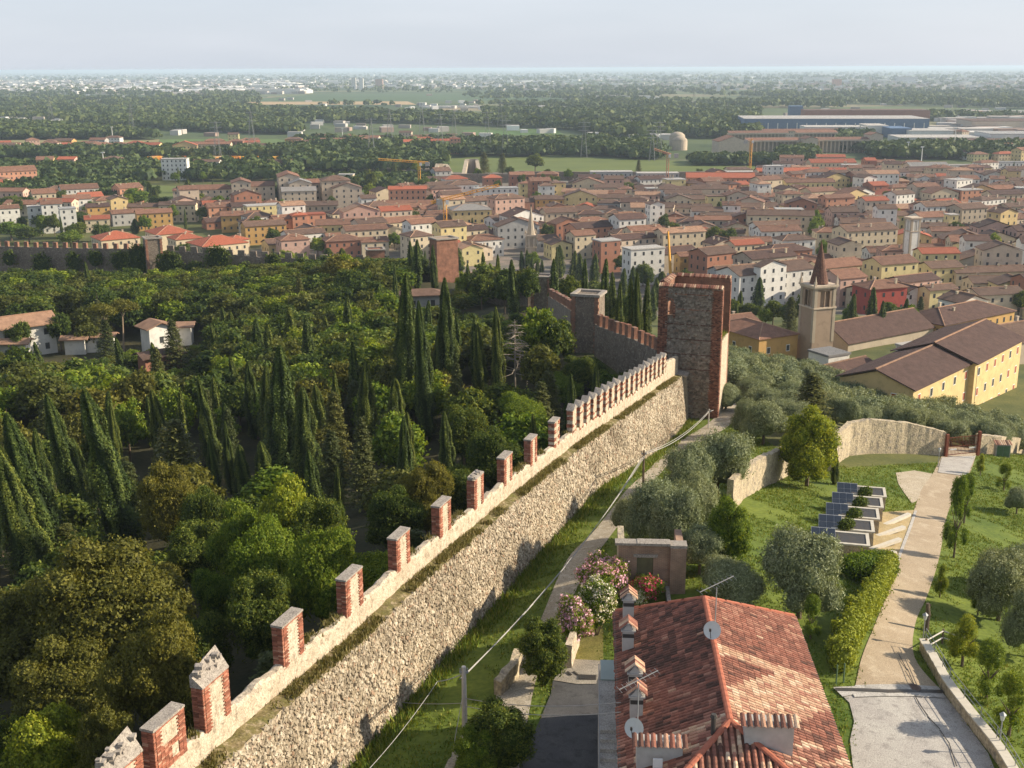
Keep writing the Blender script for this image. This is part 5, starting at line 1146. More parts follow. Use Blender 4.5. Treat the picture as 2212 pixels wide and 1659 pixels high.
# bushy conifers between the cypresses
CON = [(375, 905, 12, 150), (490, 880, 10, 60), (720, 845, 12, 95), (780, 900, 11, 90), (715, 930, 9, 90), (140, 1130, 7, 120), (445, 840, 11, 60), (225, 690, 10, 60), (370, 690, 12, 70), (335, 750, 12, 60), (645, 600, 10, 44), (985, 780, 10, 60), (850, 880, 9, 70), (1375, 530, 14, 36), (1710, 640, 12, 50), (1990, 640, 8, 30)]
for u, v, hh, w in CON:
    x, y, z, D = solve_top(u, v, hh); r = tree('conifer', x, y, z, hh, w * D / 2500 * .95); occupied.append((x, y, 2)); later(r, 'feathery mid-green conifer', 'conifer', 'conifers', (x, y, z + hh / 2))
for u, v, hh, w in [(15, 900, 7, 90), (60, 760, 7, 90), (210, 650, 11, 60)]:
    x, y, z, D = solve_top(u, v, hh); r = tree('cedar', x, y, z, hh, w * D / 2500); occupied.append((x, y, 3)); later(r, 'layered spreading cedar', 'cedar', 'cedars', (x, y, z + hh / 2))
# the umbrella pines
def umbrella(u, v, hh, w, lab):
    x, y, z, D = solve_top(u, v, hh); root = empty('umbrella_pine', (x, y, z)); tag(root, lab, 'pine', 'umbrella pines'); g = np.random.default_rng(int(u)); ww = w * D / 2500 / 2
    me = crown_mesh('crown', [(g.normal(0, ww * .4), g.normal(0, ww * .4), hh - 1.2 - g.uniform(0, .5), ww * .6, ww * .6, .8) for _ in range(7)] + [(0, 0, hh - 1, ww * .8, ww * .8, .9)], 5000, .2, M['leaf_brown'], int(u)); link('crown', me, root)
    mb = MB(); mb.tube((-.6, 0, -1), (0, 0, hh - 2.2), .22, .15, 6); mb.tube((0, 0, hh - 4), (ww * .5, 0, hh - 1.5), .12, .06, 5); mb.tube((0, 0, hh - 4), (-ww * .5, 0, hh - 1.5), .12, .06, 5); mb.build('trunk', surf('pine_bark', (.34, .26, .18), (.26, .19, .13), 4), root); occupied.append((x, y, 3))
umbrella(262, 648, 13, 44, 'umbrella pine with bare leaning trunks above the pale park roofs, right one of the pair'); umbrella(222, 660, 13, 50, 'umbrella pine above the pale park roofs, left one of the pair')
# bare grey tree
def bare(u, v, hh, lab, nm='dead_tree'):
    x, y, z, D = solve_top(u, v, hh); root = empty(nm, (x, y, z)); tag(root, lab, 'dead tree'); g = np.random.default_rng(3); mb = MB()
    mb.tube((0, 0, -1), (0, 0, hh), .22, .03, 6)
    for i in range(70):
        t_ = g.uniform(.25, .97); a_ = g.uniform(0, 6.28); L_ = (1 - t_) * 5 + .8; p0 = np.array([0, 0, t_ * hh]); p1 = p0 + np.array([math.cos(a_), math.sin(a_), g.uniform(-.15, .3)]) * L_ * .6; p2 = p1 + np.array([math.cos(a_ + g.normal(0, .5)), math.sin(a_ + g.normal(0, .5)), g.uniform(-.5, .1)]) * L_ * .45; mb.tube(p0, p1, .06, .04, 4, cap=False); mb.tube(p1, p2, .04, .012, 4, cap=False)
        for _ in range(3): q = p0 + (p1 - p0) * g.uniform(.4, 1); mb.tube(q, q + g.normal(0, .5, 3) * [1, 1, .6] + [0, 0, -.2], .025, .01, 3, cap=False)
    mb.build('branches', M['deadwood'], root); occupied.append((x, y, 3))
bare(1112, 690, 11, 'bare grey dead tree with fine branches left of the squat tower')
# hand placed broad trees: (kind, u, vtop, height, width px)
HB = [('near_brown', 215, 1188, 14, 400), ('near_brown', 60, 1255, 12, 330), ('near_brown', 330, 1330, 11, 260), ('near_brown', 130, 1400, 10, 300), ('near_yellow', 100, 1545, 8.5, 230), ('near_bright', 470, 1228, 8, 130), ('near_brown', 225, 1530, 8, 170),
      ('near_yellow', 615, 1055, 12, 190), ('near_broad', 690, 1080, 11, 170), ('near_bright', 590, 1130, 11, 200), ('near_bright', 520, 1090, 11, 170), ('near_bright', 690, 1150, 10, 180), ('near_broad', 440, 1060, 10, 150), ('near_broad', 420, 1130, 9, 180), ('near_brown', 360, 1010, 12, 170), ('near_broad', 560, 1240, 9, 200), ('near_broad', 420, 1330, 8, 200), ('near_broad', 0, 1560, 8, 150),
      ('near_brown', 920, 1000, 9, 150), ('near_broad', 850, 1060, 8, 160), ('near_broad', 1060, 930, 9, 150), ('near_broad', 980, 1010, 7, 150), ('near_broad', 1000, 880, 9, 120), ('near_bright', 1215, 808, 6, 95), ('near_bright', 1130, 850, 8, 120), ('near_broad', 1250, 770, 7, 100), ('bright', 1165, 672, 10, 110), ('broad', 1200, 690, 9, 90), ('brown', 200, 842, 10, 150), ('brown', 290, 805, 11, 110), ('brown', 90, 820, 10, 150), ('yellow', 480, 775, 7, 60), ('bright', 750, 700, 8, 120), ('bright', 800, 740, 9, 120), ('brown', 850, 780, 9, 110),
      ('broad', 125, 680, 9, 60), ('broad', 40, 697, 9, 60), ('bright', 745, 552, 9, 60), ('bright', 685, 515, 9, 44), ('broad', 100, 460, 11, 74), ('brown', 730, 555, 9, 100), ('broad', 1575, 495, 12, 48), ('broad', 1545, 490, 12, 44), ('brown', 1330, 690, 5, 110), ('bright', 1765, 470, 12, 36), ('broad', 1640, 380, 10, 40), ('broad', 1156, 334, 16, 44), ('broad', 1195, 380, 9, 30), ('broad', 1260, 385, 9, 30), ('broad', 1940, 615, 9, 70), ('broad', 1738, 640, 11, 50), ('broad', 1588, 648, 8, 46), ('broad', 1622, 655, 7, 44), ('broad', 1672, 650, 8, 50), ('bright', 1655, 668, 6, 36), ('broad', 1925, 655, 8, 56), ('bright', 1968, 662, 8, 46), ('broad', 1705, 655, 8, 40), ('broad', 2030, 668, 7, 30), ('broad', 1580, 610, 8, 40), ('broad', 1440, 700, 8, 50), ('broad', 1480, 650, 8, 50), ('broad', 1090, 600, 8, 50), ('broad', 1040, 595, 8, 50), ('bright', 1000, 590, 7, 40), ('broad', 1140, 585, 9, 60), ('broad', 1230, 600, 8, 60), ('broad', 1290, 610, 8, 60), ('broad', 1350, 640, 9, 60), ('bright', 1835, 660, 7, 30)]
for k, u, v, hh, w in HB:
    x, y, z, D = solve_top(u, v, hh); r = tree(k, x, y, z, hh, w * D / 2500 * .95); occupied.append((x, y, w * D / 2500 * .38))
    nm = {'brown': 'olive-brown leafy tree', 'bright': 'bright green leafy tree', 'broad': 'dark green leafy tree', 'yellow': 'yellow-green leafy tree'}[k.replace('near_', '')]
    later(r, nm, 'tree', 'broadleaf trees', (x, y, z + hh / 2))
# park villas (reserved before filling)
VILLA = []
for u, v, r in [(50, 700, 15), (165, 740, 10), (340, 705, 14), (430, 705, 9), (335, 760, 12)]:
    x, y, z, D = solve_top(u, v, 6); VILLA.append((x, y, r))
# keep the pavilions in view
WIN = [(-20, 112, 756, 276), (135, 250, 748, 276), (300, 412, 726, 272), (290, 405, 790, 245), (868, 960, 665, 300), (935, 1012, 616, 335), (1010, 1150, 676, 262), (1140, 1196, 668, 262), (1228, 1300, 765, 203), (1300, 1420, 772, 185)]
def clear_view(X, Y, hh=10):
    z = h1(X, Y); u, v = proj(X, Y, z + hh); D = depth(X, Y, z)
    for a_, b_, vb, dd in WIN:
        if a_ - 32 < u < b_ + 32 and D < dd and v < vb - 8: return False
    return True
# fill the wooded valley
def free(x, y, r): return all((x - a_) ** 2 + (y - b_) ** 2 > (r + c) ** 2 for a_, b_, c in occupied)
fill = []
g = np.random.default_rng(17)
for _ in range(9000):
    Y = 48 + 300 * g.random() ** .75; X = g.uniform(-.52 * Y - 10, .12 * Y); rel = np.array([X, Y]) - A0[:2]; s = rel @ e1; n = rel @ e2
    if n > -4.0 and s < LEN + 2: continue
    if not inpoly(np.array([X]), np.array([Y]), forest_poly)[0]: continue
    if any((X - a_) ** 2 + (Y - b_) ** 2 < r * r for a_, b_, r in VILLA): continue
    sp = 2.7 + .004 * Y
    if Y > 150: sp = 2.35
    cap = 99
    if not clear_view(X, Y):
        if not clear_view(X, Y, 4.2): continue
        cap = 4.0; sp *= .7
    if free(X, Y, sp): occupied.append((X, Y, sp)); fill.append((X, Y, cap))
fill.sort(key=lambda p: p[1]); print('fill', len(fill))
LOW = [crown_mesh('crown', broad_lobes(s), 2300, .38, M['leaf'], s, tuft=3) for s in (61, 62, 63)]
def arr(me):
    V = np.empty(len(me.vertices) * 3, np.float32); me.vertices.foreach_get('co', V); F = np.empty(len(me.loops), np.int32); me.loops.foreach_get('vertex_index', F); T = np.empty(len(me.vertices), np.float32); me.attributes['tint'].data.foreach_get('value', T); return V.reshape(-1, 3), F.reshape(-1, 4), T
LOWA = [arr(m_) for m_ in LOW]
canopy = [p for p in fill if p[1] > 175]; fill = [p for p in fill if p[1] <= 175]; CV_ = {'leaf': [], 'leaf_bright': [], 'leaf_brown': []}
for X, Y, cap in canopy:
    z = h1(X, Y); hh = g.uniform(6.5, 10); hh = min(hh, 6.5) if Y > 300 else hh; V, F, T = LOWA[g.integers(3)]; a_ = g.uniform(0, 6.28); w = g.uniform(7.2, 9.6) / 8.2; hh = min(hh, cap); w = min(w, .6) if cap < 9 else w; cs, sn = math.cos(a_), math.sin(a_)
    V2 = np.stack([(V[:, 0] * cs - V[:, 1] * sn) * w + X, (V[:, 0] * sn + V[:, 1] * cs) * w + Y, V[:, 2] * hh / 10.2 + z - .5], 1); CV_[g.choice(list(CV_), p=[.5, .15, .35])].append((V2, F, np.clip(T + g.uniform(-.15, .2), 0, 1)))
for k, L_ in CV_.items():
    nn = np.cumsum([0] + [len(q[0]) for q in L_]); o = link('woodland_canopy', mesh_np('woodland_canopy', np.vstack([q[0] for q in L_]), [np.vstack([q[1] + nn[i] for i, q in enumerate(L_)])], [M[k]], tint=np.concatenate([q[2] for q in L_]))); o['kind'] = 'stuff'
print('canopy', len(canopy), len(fill))
for i, (X, Y, cap) in enumerate(fill):
    z = h1(X, Y); nearwall = abs(((np.array([X, Y]) - A0[:2]) @ e2)) < 9
    hh = g.uniform(6.5, 10.0) * (.8 if nearwall else 1); u, v = proj(X, Y, z + hh)
    # keep villas, towers and the far wall in view
    hh = min(hh, cap)
    if cap < 9: r = tree('bright' if i % 2 else 'broad', X, Y, z - .5, hh, 4.5); later(r, 'low green shrubby tree', 'tree', 'broadleaf trees', (X, Y, z + hh / 2)); continue
    if nearwall: hh = min(hh, 6.5)
    k = g.choice(['broad', 'bright', 'brown', 'conifer', 'yellow'], p=[.30, .20, .28, .20, .02]) if Y > 150 else g.choice(['broad', 'brown', 'bright', 'conifer'], p=[.34, .30, .14, .22])
    if 95 < Y < 235 and X > -.38 * Y and g.random() < .42:
        cyp_h = g.uniform(8, 13); r = tree('near_cypress' if Y < 150 else 'cypress', X, Y, z - .3, cyp_h, cyp_h * g.uniform(.17, .24)); later(r, 'small dark cypress', 'cypress', 'cypresses', (X, Y, z + cyp_h / 2)); continue
    if Y < 92 and k != 'conifer': k = 'near_' + k
    r = tree(k, X, Y, z - .5, hh, g.uniform(6.0, 8.6) if k != 'conifer' else 5); kk = k.replace('near_', '')
    later(r, {'brown': 'olive-brown leafy tree', 'bright': 'fresh green leafy tree', 'broad': 'dark green leafy tree', 'yellow': 'yellow-green leafy tree', 'conifer': 'feathery mid-green conifer'}[kk], 'conifer' if kk == 'conifer' else 'tree', 'conifers' if kk == 'conifer' else 'broadleaf trees', (X, Y, z + hh / 2))
# ------------------------------------------------------------------ olives and garden trees right of the wall
def base_tree(kind, u, vb, hpx, wpx, desc, cat='olive tree', grp='olive trees'):
    (x, y, z), D = march(u, vb); hh = hpx * D / 2500 / .93; r = tree(kind, x, y, z, hh, wpx * D / 2500); occupied.append((x, y, wpx * D / 5000)); later(r, desc, cat, grp, (x, y, z + hh / 2)); return r
OL = [(1548, 1075, 145, 165), (1482, 1105, 135, 130), (1412, 1180, 150, 150), (1362, 1165, 95, 90), (1455, 1200, 150, 130), (1500, 1165, 130, 120), (1510, 1240, 110, 110), (1725, 1335, 190, 200), (1590, 1320, 100, 150), (2155, 1340, 150, 160), (2200, 1290, 120, 120), (2140, 1270, 90, 90), (2225, 1420, 170, 140), (2195, 1110, 60, 60), (1648, 960, 95, 110), (1610, 940, 80, 70), (1560, 1290, 90, 110)]
for u, vb, hpx, wpx in OL: base_tree('near_olive', u, vb, hpx, wpx, 'silvery olive tree')
base_tree('bush_bright', 1572, 1235, 165, 105, 'bright green leafy tree', 'tree', 'broadleaf trees'); base_tree('bush_yellow', 1742, 1050, 165, 140, 'large yellow-green leafy tree', 'tree', 'broadleaf trees')
base_tree('young', 1750, 1380, 90, 75, 'small green tree', 'tree', 'broadleaf trees')
base_tree('near_cypress', 1801, 1046, 75, 22, 'short green columnar shrub', 'shrub', 'shrubs')
x, y, z, D = solve_top(1756, 812, 7); r = tree('conifer', x, y, z, 7.5, 108 * D / 2500); later(r, 'dark spiky conifer in the olive grove', 'conifer', 'conifers', (x, y, z + 4)); occupied.append((x, y, 3))
for u, vb, hpx, wpx in [(2060, 1205, 150, 62), (2082, 1130, 90, 55), (2117, 1027, 40, 26), (2112, 1330, 60, 50), (2078, 1440, 100, 90), (2130, 1510, 110, 100), (2178, 1590, 120, 110), (2168, 1060, 50, 45), (2030, 1290, 60, 40)]:
    base_tree('young', u, vb, hpx * 1.1, wpx * 1.2, 'young bright green tree', 'tree', 'young trees on the lawn')
base_tree('bush_green', 1172, 1480, 150, 118, 'small round bushy tree beside the yard', 'tree', 'broadleaf trees')
for u, vb, hpx, wpx in [(1082, 1668, 160, 165), (1028, 1690, 125, 110)]: base_tree('bush_bright' if u < 1050 else 'bush_green', u, vb, hpx, wpx, 'dense green bush at the bottom edge', 'bush', 'bushes')
# olive grove
cnt = 0
olg = [PD(u, v, D) for u, v, D in [(1568, 860, 160), (1575, 770, 262), (1700, 765, 262), (1900, 800, 240), (2080, 860, 222), (2330, 900, 215), (2330, 970, 162), (2110, 952, 158), (1990, 925, 160), (1830, 900, 160), (1720, 950, 142), (1600, 900, 158)]]
g = np.random.default_rng(23)
for _ in range(4000):
    Y = g.uniform(130, 340); X = g.uniform(15, 130)
    if not inpoly(np.array([X]), np.array([Y]), olg)[0] or not free(X, Y, 2.1): continue
    z = h1(X, Y); occupied.append((X, Y, 2.1)); r = tree('olive' if Y > 170 else 'near_olive', X, Y, z, g.uniform(3.8, 5.0), g.uniform(5.0, 6.4)); later(r, 'silvery olive tree', 'olive tree', 'olive trees', (X, Y, z + 2)); cnt += 1
print('grove', cnt)
# oleanders
def oleander(u, vb, hpx, wpx, cols, label):
    (x, y, z), D = march(u, vb); hh = hpx * D / 2500 / .93; w = wpx * D / 2500; root = empty('oleander', (x, y, z)); tag(root, label, 'oleander', 'flowering oleanders'); g = np.random.default_rng(int(u))
    lob = [(0, 0, hh * .5, w * .35, w * .35, hh * .42)] + [(math.cos(k * 2.4) * w * .28, math.sin(k * 2.4) * w * .28, hh * g.uniform(.4, .75), w * .22, w * .22, hh * .22) for k in range(9)]
    link('crown', crown_mesh('crown', lob, 9000, .1, M['leaf_bright'], int(u), aspect=.3, tuft=4), root)
    for j, c in enumerate(cols): link('blossom', crown_mesh('blossom', [tuple(np.array(q) * 1) for q in lob[j::len(cols)]] if len(cols) > 1 else lob, 5200 // len(cols), .075, M[c], int(u) + j + 5, aspect=.9, core=0, tuft=7), root)
    mb = MB(); [mb.tube((0, 0, -.3), (math.cos(k) * .5, math.sin(k) * .5, hh * .5), .04, .02, 5) for k in range(6)]; mb.build('trunk', M['bark'], root)
oleander(1300, 1300, 95, 108, ['pink', 'pink'], 'tall pink oleander behind the house roof, nearest the gatehouse'); oleander(1240, 1400, 110, 75, ['pink'], 'pink oleander on the left, leaning over the yard wall'); oleander(1290, 1372, 120, 75, ['white_flower'], 'white-flowered oleander between the pink ones')
oleander(1394, 1300, 55, 70, ['crimson'], 'crimson oleander right of the pink one at the roof edge'); oleander(1380, 1310, 42, 40, ['white_flower'], 'small white oleander in front of the crimson one')
# hedge
hl = [np.array(G(*p)) for p in [(1815, 1450), (1835, 1400), (1862, 1350), (1893, 1300), (1912, 1255), (1915, 1245)]]; P_ = spline(hl, 6)
lob = []; g = np.random.default_rng(9)
for p in P_: lob.append((*(p + [0, 0, .9]), .68, .68, 1.15)); lob.append((*(p + [g.normal(0, .3), g.normal(0, .3), 1.5]), .45, .45, .5))
o = link('hedge', crown_mesh('hedge', lob, 46000, .08, M['leaf_hedge'], 9, tuft=4)); tag(o, 'long clipped yellow-green hedge along the left side of the driveway', 'hedge')
lob = [(*(np.array(G(u, v)) + [0, 0, .9]), 1.3, 1.3, 1.0) for u, v in ((1850, 1250), (1868, 1246), (1885, 1244), (1900, 1246))]
o = link('hedge', crown_mesh('hedge', lob, 9000, .09, M['leaf_bright'], 10, tuft=4)); tag(o, 'short green hedge joining the parking bays to the long hedge', 'hedge')
mb = MB(); p = np.array(G(1806, 1478)); mb.tube((0, 0, 0), (0, 0, 1.3), .05); mb.tube((.5, .2, 0), (.5, .2, 1.3), .05); o = mb.build('green_post', M['greenpaint']); o.location = p; tag(o, 'pair of green fence posts at the near end of the hedge', 'post')
for i, (u, v) in enumerate([(1862, 1092), (1852, 1116), (1838, 1142), (1822, 1166)]):
    p = G(u + 4, v + 4); o = link('shrub', crown_mesh('shrub', [(0, 0, 1.6, .45, .45, .4), (.35, .2, 1.6, .3, .3, .3), (-.35, -.2, 1.5, .3, .3, .3)], 2500, .09, M['leaf'], 60 + i)); o.location = p; tag(o, ['farthest', 'second', 'third', 'nearest'][i] + ' of the dark shrubs growing between the solar planters', 'shrub', 'shrubs between the planters')
# grass: tufts on lawns and beside the track
pts = []
g = np.random.default_rng(31); lx = [p[0] for p in lawn_poly]; ly = [p[1] for p in lawn_poly]
road = [*Lr, *Rr_[::-1]]; trk = [*Lt, *Rt[::-1]]; n = 70000
X = g.uniform(-15, 75, n); Y = g.uniform(45, 160, n); ok = inpoly(X, Y, lawn_poly) | (inpoly(X, Y, [G(*p) for p in [(780, 1659), (1465, 915), (1545, 930), (1420, 1050), (1190, 1400), (900, 1800)]]))
for q in (road, trk, grv, yard, conc, bay, sand, patch): ok &= ~inpoly(X, Y, q)
relx = (X - A0[0]) * e2[0] + (Y - A0[1]) * e2[1]; ok &= relx > FB + .1
hloc = (X - HO[0]) * ax_r[0] + (Y - HO[1]) * ax_r[1]; hn = (X - HO[0]) * ay_r[0] + (Y - HO[1]) * ay_r[1]; ok &= ~((hloc > SF) & (hloc < SN) & (hn > NL - 1.2) & (hn < NR))
X = X[ok]; Y = Y[ok]; dens = np.sin(X * .5) + np.sin(Y * .37 + X * .2) + np.sin(X * 1.7 + Y * 1.3) * .6; k = dens > -1.0; X = X[k]; Y = Y[k]; Z = H(X, Y)
print('grass pts', len(X)); o = blades(np.stack([X, Y, Z], 1), .16, .05, M['leaf_grass'], 'grass', None, .22, 7)
pts = []
for s in np.arange(S0, LEN - 2, .25):
    for _ in range(3):
        n_ = FB + abs(rng.normal(0, .7)) + .1; x, y, _z = Wp(s + rng.uniform(-.1, .1), n_, 0); pts.append((x, y, 0))
pts = np.array(pts); pts[:, 2] = H(pts[:, 0], pts[:, 1]); blades(pts, .45, .06, M['leaf_grass'], 'tall_grass', None, .25, 8)
# ------------------------------------------------------------------ buildings
def house_geo(mw, mr, mwin, cx, cy, z0, w, l, h, th, roof, wi=0, ri=0, pitch=.34, eave=.45, floors=None, winsp=3.2, win=True, wn_=0):
    cs, sn = math.cos(th), math.sin(th)
    def T(x, y, z): return (cx + x * cs - y * sn, cy + x * sn + y * cs, z)
    a_, b_ = w / 2, l / 2; zb_, zt_ = z0 - 2.5, z0 + h
    V = [T(*p) for p in ((-a_, -b_, zb_), (a_, -b_, zb_), (a_, b_, zb_), (-a_, b_, zb_), (-a_, -b_, zt_), (a_, -b_, zt_), (a_, b_, zt_), (-a_, b_, zt_))]
    F = [(0, 1, 5, 4), (1, 2, 6, 5), (2, 3, 7, 6), (3, 0, 4, 7)]
    A, B2 = a_ + eave, b_ + eave; th2 = .22
    if roof == 'flat':
        mw.add(V, F, wi); q = .25
        mr.add([T(-a_ - q, -b_ - q, zt_), T(a_ + q, -b_ - q, zt_), T(a_ + q, b_ + q, zt_), T(-a_ - q, b_ + q, zt_), T(-a_ - q, -b_ - q, zt_ + .5), T(a_ + q, -b_ - q, zt_ + .5), T(a_ + q, b_ + q, zt_ + .5), T(-a_ - q, b_ + q, zt_ + .5)], [(0, 3, 2, 1), (4, 5, 6, 7), (0, 1, 5, 4), (1, 2, 6, 5), (2, 3, 7, 6), (3, 0, 4, 7)], ri); rz = zt_ + .5
    else:
        if roof == 'hip':
            m_ = min(A, B2); rh = m_ * pitch; rx = max(A - m_, .05); ry = max(B2 - m_, .05)
            P_ = [(-A, -B2), (A, -B2), (A, B2), (-A, B2)]
            if A >= B2: R2 = [(-rx, 0), (rx, 0)]; FF = [(0, 1, 5, 4), (2, 3, 4, 5), (1, 2, 5), (3, 0, 4)]
            else: R2 = [(0, -ry), (0, ry)]; FF = [(0, 1, 4), (2, 3, 5), (1, 2, 5, 4), (3, 0, 4, 5)]
            mw.add(V, F, wi)
        elif roof == 'gabley':      # ridge runs away from the front
            rh = A * pitch; P_ = [(-A, -B2), (A, -B2), (A, B2), (-A, B2)]; R2 = [(0, -B2), (0, B2)]; FF = [(1, 2, 5, 4), (3, 0, 4, 5)]
            V += [T(0, -b_, zt_ + a_ * pitch), T(0, b_, zt_ + a_ * pitch)]; mw.add(V, F + [(4, 5, 8), (6, 7, 9)], wi)
        else:
            rh = B2 * pitch; P_ = [(-A, -B2), (A, -B2), (A, B2), (-A, B2)]; R2 = [(-A, 0), (A, 0)]; FF = [(0, 1, 5, 4), (2, 3, 4, 5)]
            V += [T(-a_, 0, zt_ + b_ * pitch), T(a_, 0, zt_ + b_ * pitch)]; mw.add(V, F + [(5, 6, 9), (7, 4, 8)], wi)
        ez = zt_ + .12; off = 0
        RV = [T(*p, ez - eave * pitch * 0 - .02) for p in P_] + [T(*p, ez + rh) for p in R2]; RV2 = [(x, y, z + th2) for x, y, z in RV]
        n6 = 6; FB_ = [tuple(reversed(f)) for f in FF]; FT_ = [tuple(i + n6 for i in f) for f in FF]
        sides = [(0, 1, 7, 6), (1, 2, 8, 7), (2, 3, 9, 8), (3, 0, 6, 9)] if roof == 'hip' else ([(0, 4, 10, 6), (4, 1, 7, 10), (1, 2, 8, 7), (2, 5, 11, 8), (5, 3, 9, 11), (3, 0, 6, 9)] if roof == 'gabley' else [(0, 1, 7, 6), (1, 5, 11, 7), (5, 2, 8, 11), (2, 3, 9, 8), (3, 4, 10, 9), (4, 0, 6, 10)])
        mr.add(RV + RV2, FB_ + FT_ + sides, ri); rz = ez + rh
    if win and mwin is not None:
        fl = floors or max(1, int(h / 3.1)); 
        for face, (span, depth_) in enumerate(((w, -b_), (l, a_), (l, -a_))):
            n = int((span - 1.2) / winsp)
            if n < 1: continue
            for f in range(fl):
                zc = z0 + h * (f + .55) / fl
                for i in range(n):
                    if wn_ and random.random() < .12: continue
                    c = -span / 2 + span * (i + .5) / n
                    if face == 0: q = [(c - .5, depth_ - .03, zc - .75), (c + .5, depth_ - .03, zc - .75), (c + .5, depth_ - .03, zc + .75), (c - .5, depth_ - .03, zc + .75)]
                    elif face == 1: q = [(depth_ + .03, c - .5, zc - .75), (depth_ + .03, c + .5, zc - .75), (depth_ + .03, c + .5, zc + .75), (depth_ + .03, c - .5, zc + .75)]
                    else: q = [(depth_ - .03, c + .5, zc - .75), (depth_ - .03, c - .5, zc - .75), (depth_ - .03, c - .5, zc + .75), (depth_ - .03, c + .5, zc + .75)]
                    mwin.add([T(*p) for p in q], [(0, 1, 2, 3)])
    return rz
blds = []   # footprints (x, y, r)
OBB = []    # oriented footprints
def obb_hit(cx, cy, w, l, th, m=0.6):
    c1 = np.array([cx, cy]); ax1 = (np.array([math.cos(th), math.sin(th)]), np.array([-math.sin(th), math.cos(th)])); h1_ = (w / 2, l / 2)
    for (x, y, w2, l2, t2) in OBB:
        d = np.array([x, y]) - c1
        if abs(d[0]) + abs(d[1]) > (w + l + w2 + l2): continue
        ax2 = (np.array([math.cos(t2), math.sin(t2)]), np.array([-math.sin(t2), math.cos(t2)])); hit = True
        for a_ in (*ax1, *ax2):
            r = sum(h1_[i] * abs(ax1[i] @ a_) for i in (0, 1)) + sum((w2 / 2, l2 / 2)[i] * abs(ax2[i] @ a_) for i in (0, 1))
            if abs(d @ a_) > r + m: hit = False; break
        if hit: return True
    return False
def make_house(name, cx, cy, z0, w, l, h, th, roof, wall, roofc, win_mat='glass', chim=2, winsp=3.2, pitch=.34, individual=False, shutters=None, eave=.45, windows=True, floors=None):
    root = empty(name, (cx, cy, z0), th); mw, mr, mn = MB(), MB(), MB(); rz = house_geo(mw, mr, mn, 0, 0, 0, w, l, h, 0, roof, pitch=pitch, winsp=winsp, eave=eave, win=windows, floors=floors)
    mw.build('wall', M['w_' + wall], root); ro = mr.build('roof', M['r_' + roofc], root)
    if mn.n:
        if individual:
            Vw = np.vstack(mn.V).reshape(-1, 4, 3)
            for q in Vw:
                c = q.mean(0); mb = MB(); n = np.cross(q[1] - q[0], q[3] - q[0]); n /= np.linalg.norm(n); mb.add(np.vstack([(q - c) - n * .1, (q - c) + n * .03]), [(4, 5, 6, 7), (0, 1, 5, 4), (1, 2, 6, 5), (2, 3, 7, 6), (3, 0, 4, 7)])
                o = mb.build('window', M[win_mat if not shutters or random.random() < .3 else shutters], root); o.location = c
                fr = MB(); 
                qq = (q - c) * 1.22 + n * .0; fr.add(np.vstack([qq - n * .1, qq + n * .015]), [(4, 5, 6, 7), (0, 1, 5, 4), (1, 2, 6, 5), (2, 3, 7, 6), (3, 0, 4, 7)]); fr.build('frame', M['white'], o)
        else: o = mn.build('windows', M[win_mat], root); o['kind'] = 'stuff'
    if roof != 'flat' and w * l > 60:
        A_, B_ = w / 2 + eave, l / 2 + eave; mb = MB(); zz_ = h + .12 + .25
        if roof == 'gable': mb.box((0, 0, zz_ + B_ * pitch), (2 * A_, .35, .22))
        elif roof == 'gabley': mb.box((0, 0, zz_ + A_ * pitch), (.35, 2 * B_, .22))
        else:
            m_ = min(A_, B_); mb.box((0, 0, zz_ + m_ * pitch), (2 * (A_ - m_) + .3, 2 * (B_ - m_) + .3, .2))
            for i_ in (-1, 1):
                for j_ in (-1, 1): mb.tube((i_ * A_, j_ * B_, zz_ - .1), (i_ * (A_ - m_), j_ * (B_ - m_), zz_ + m_ * pitch - .05), .16, n=4)
        mb.build('ridge_tiles', M['r_tan'], ro)
    if roof != 'flat':
        for _ in range(chim):
            mb = MB(); fx, fy = random.uniform(-.35, .35), random.uniform(-.3, .3); zc = h + .3 + (min(w, l) / 2) * pitch * .5; mb.box((w * fx, l * fy, zc + .4), (.7, .6, 2.2)); mb.box((w * fx, l * fy, zc + 1.55), (.9, .8, .15)); mb.build('chimney', M['w_' + random.choice(['cream', 'lightstone', 'stone'])], ro)
    OBB.append((cx, cy, w, l, th)); return root
def bld(u, ve, h, pw, ar, thd, roof, wall, roofc, label, cat='house', name='house', z0=0.0, lm=True, **kw):
    th = math.radians(thd); x, y, z = PZ(u, ve, z0 + h); zz = z0
    if z0 == 0.0:
        for _ in range(6): zz = max(0, h1(x, y)) if math.hypot(x, y) < 600 else 0; x, y, z = PZ(u, ve, zz + h)
    D = depth(x, y, zz + h); ext = pw * D / 2500; w = ext / (abs(math.cos(th)) + ar * abs(math.sin(th))); l = w * ar
    # eave line of the near side passes the pixel: move centre back by half the depth
    x2 = x + (-math.sin(0)) ; y2 = y + (l * abs(math.cos(th)) + w * abs(math.sin(th))) / 2 * .8
    x2 = x * (y2 / y)
    r = make_house(name, x2, y2, zz, w, l, h, th, roof, wall, roofc, **kw); tag(r, label, cat)
    return r, (x2, y2, zz, w, l, th)
def lm(phrase, x, y, z): landmarks.append((phrase, x, y, z))
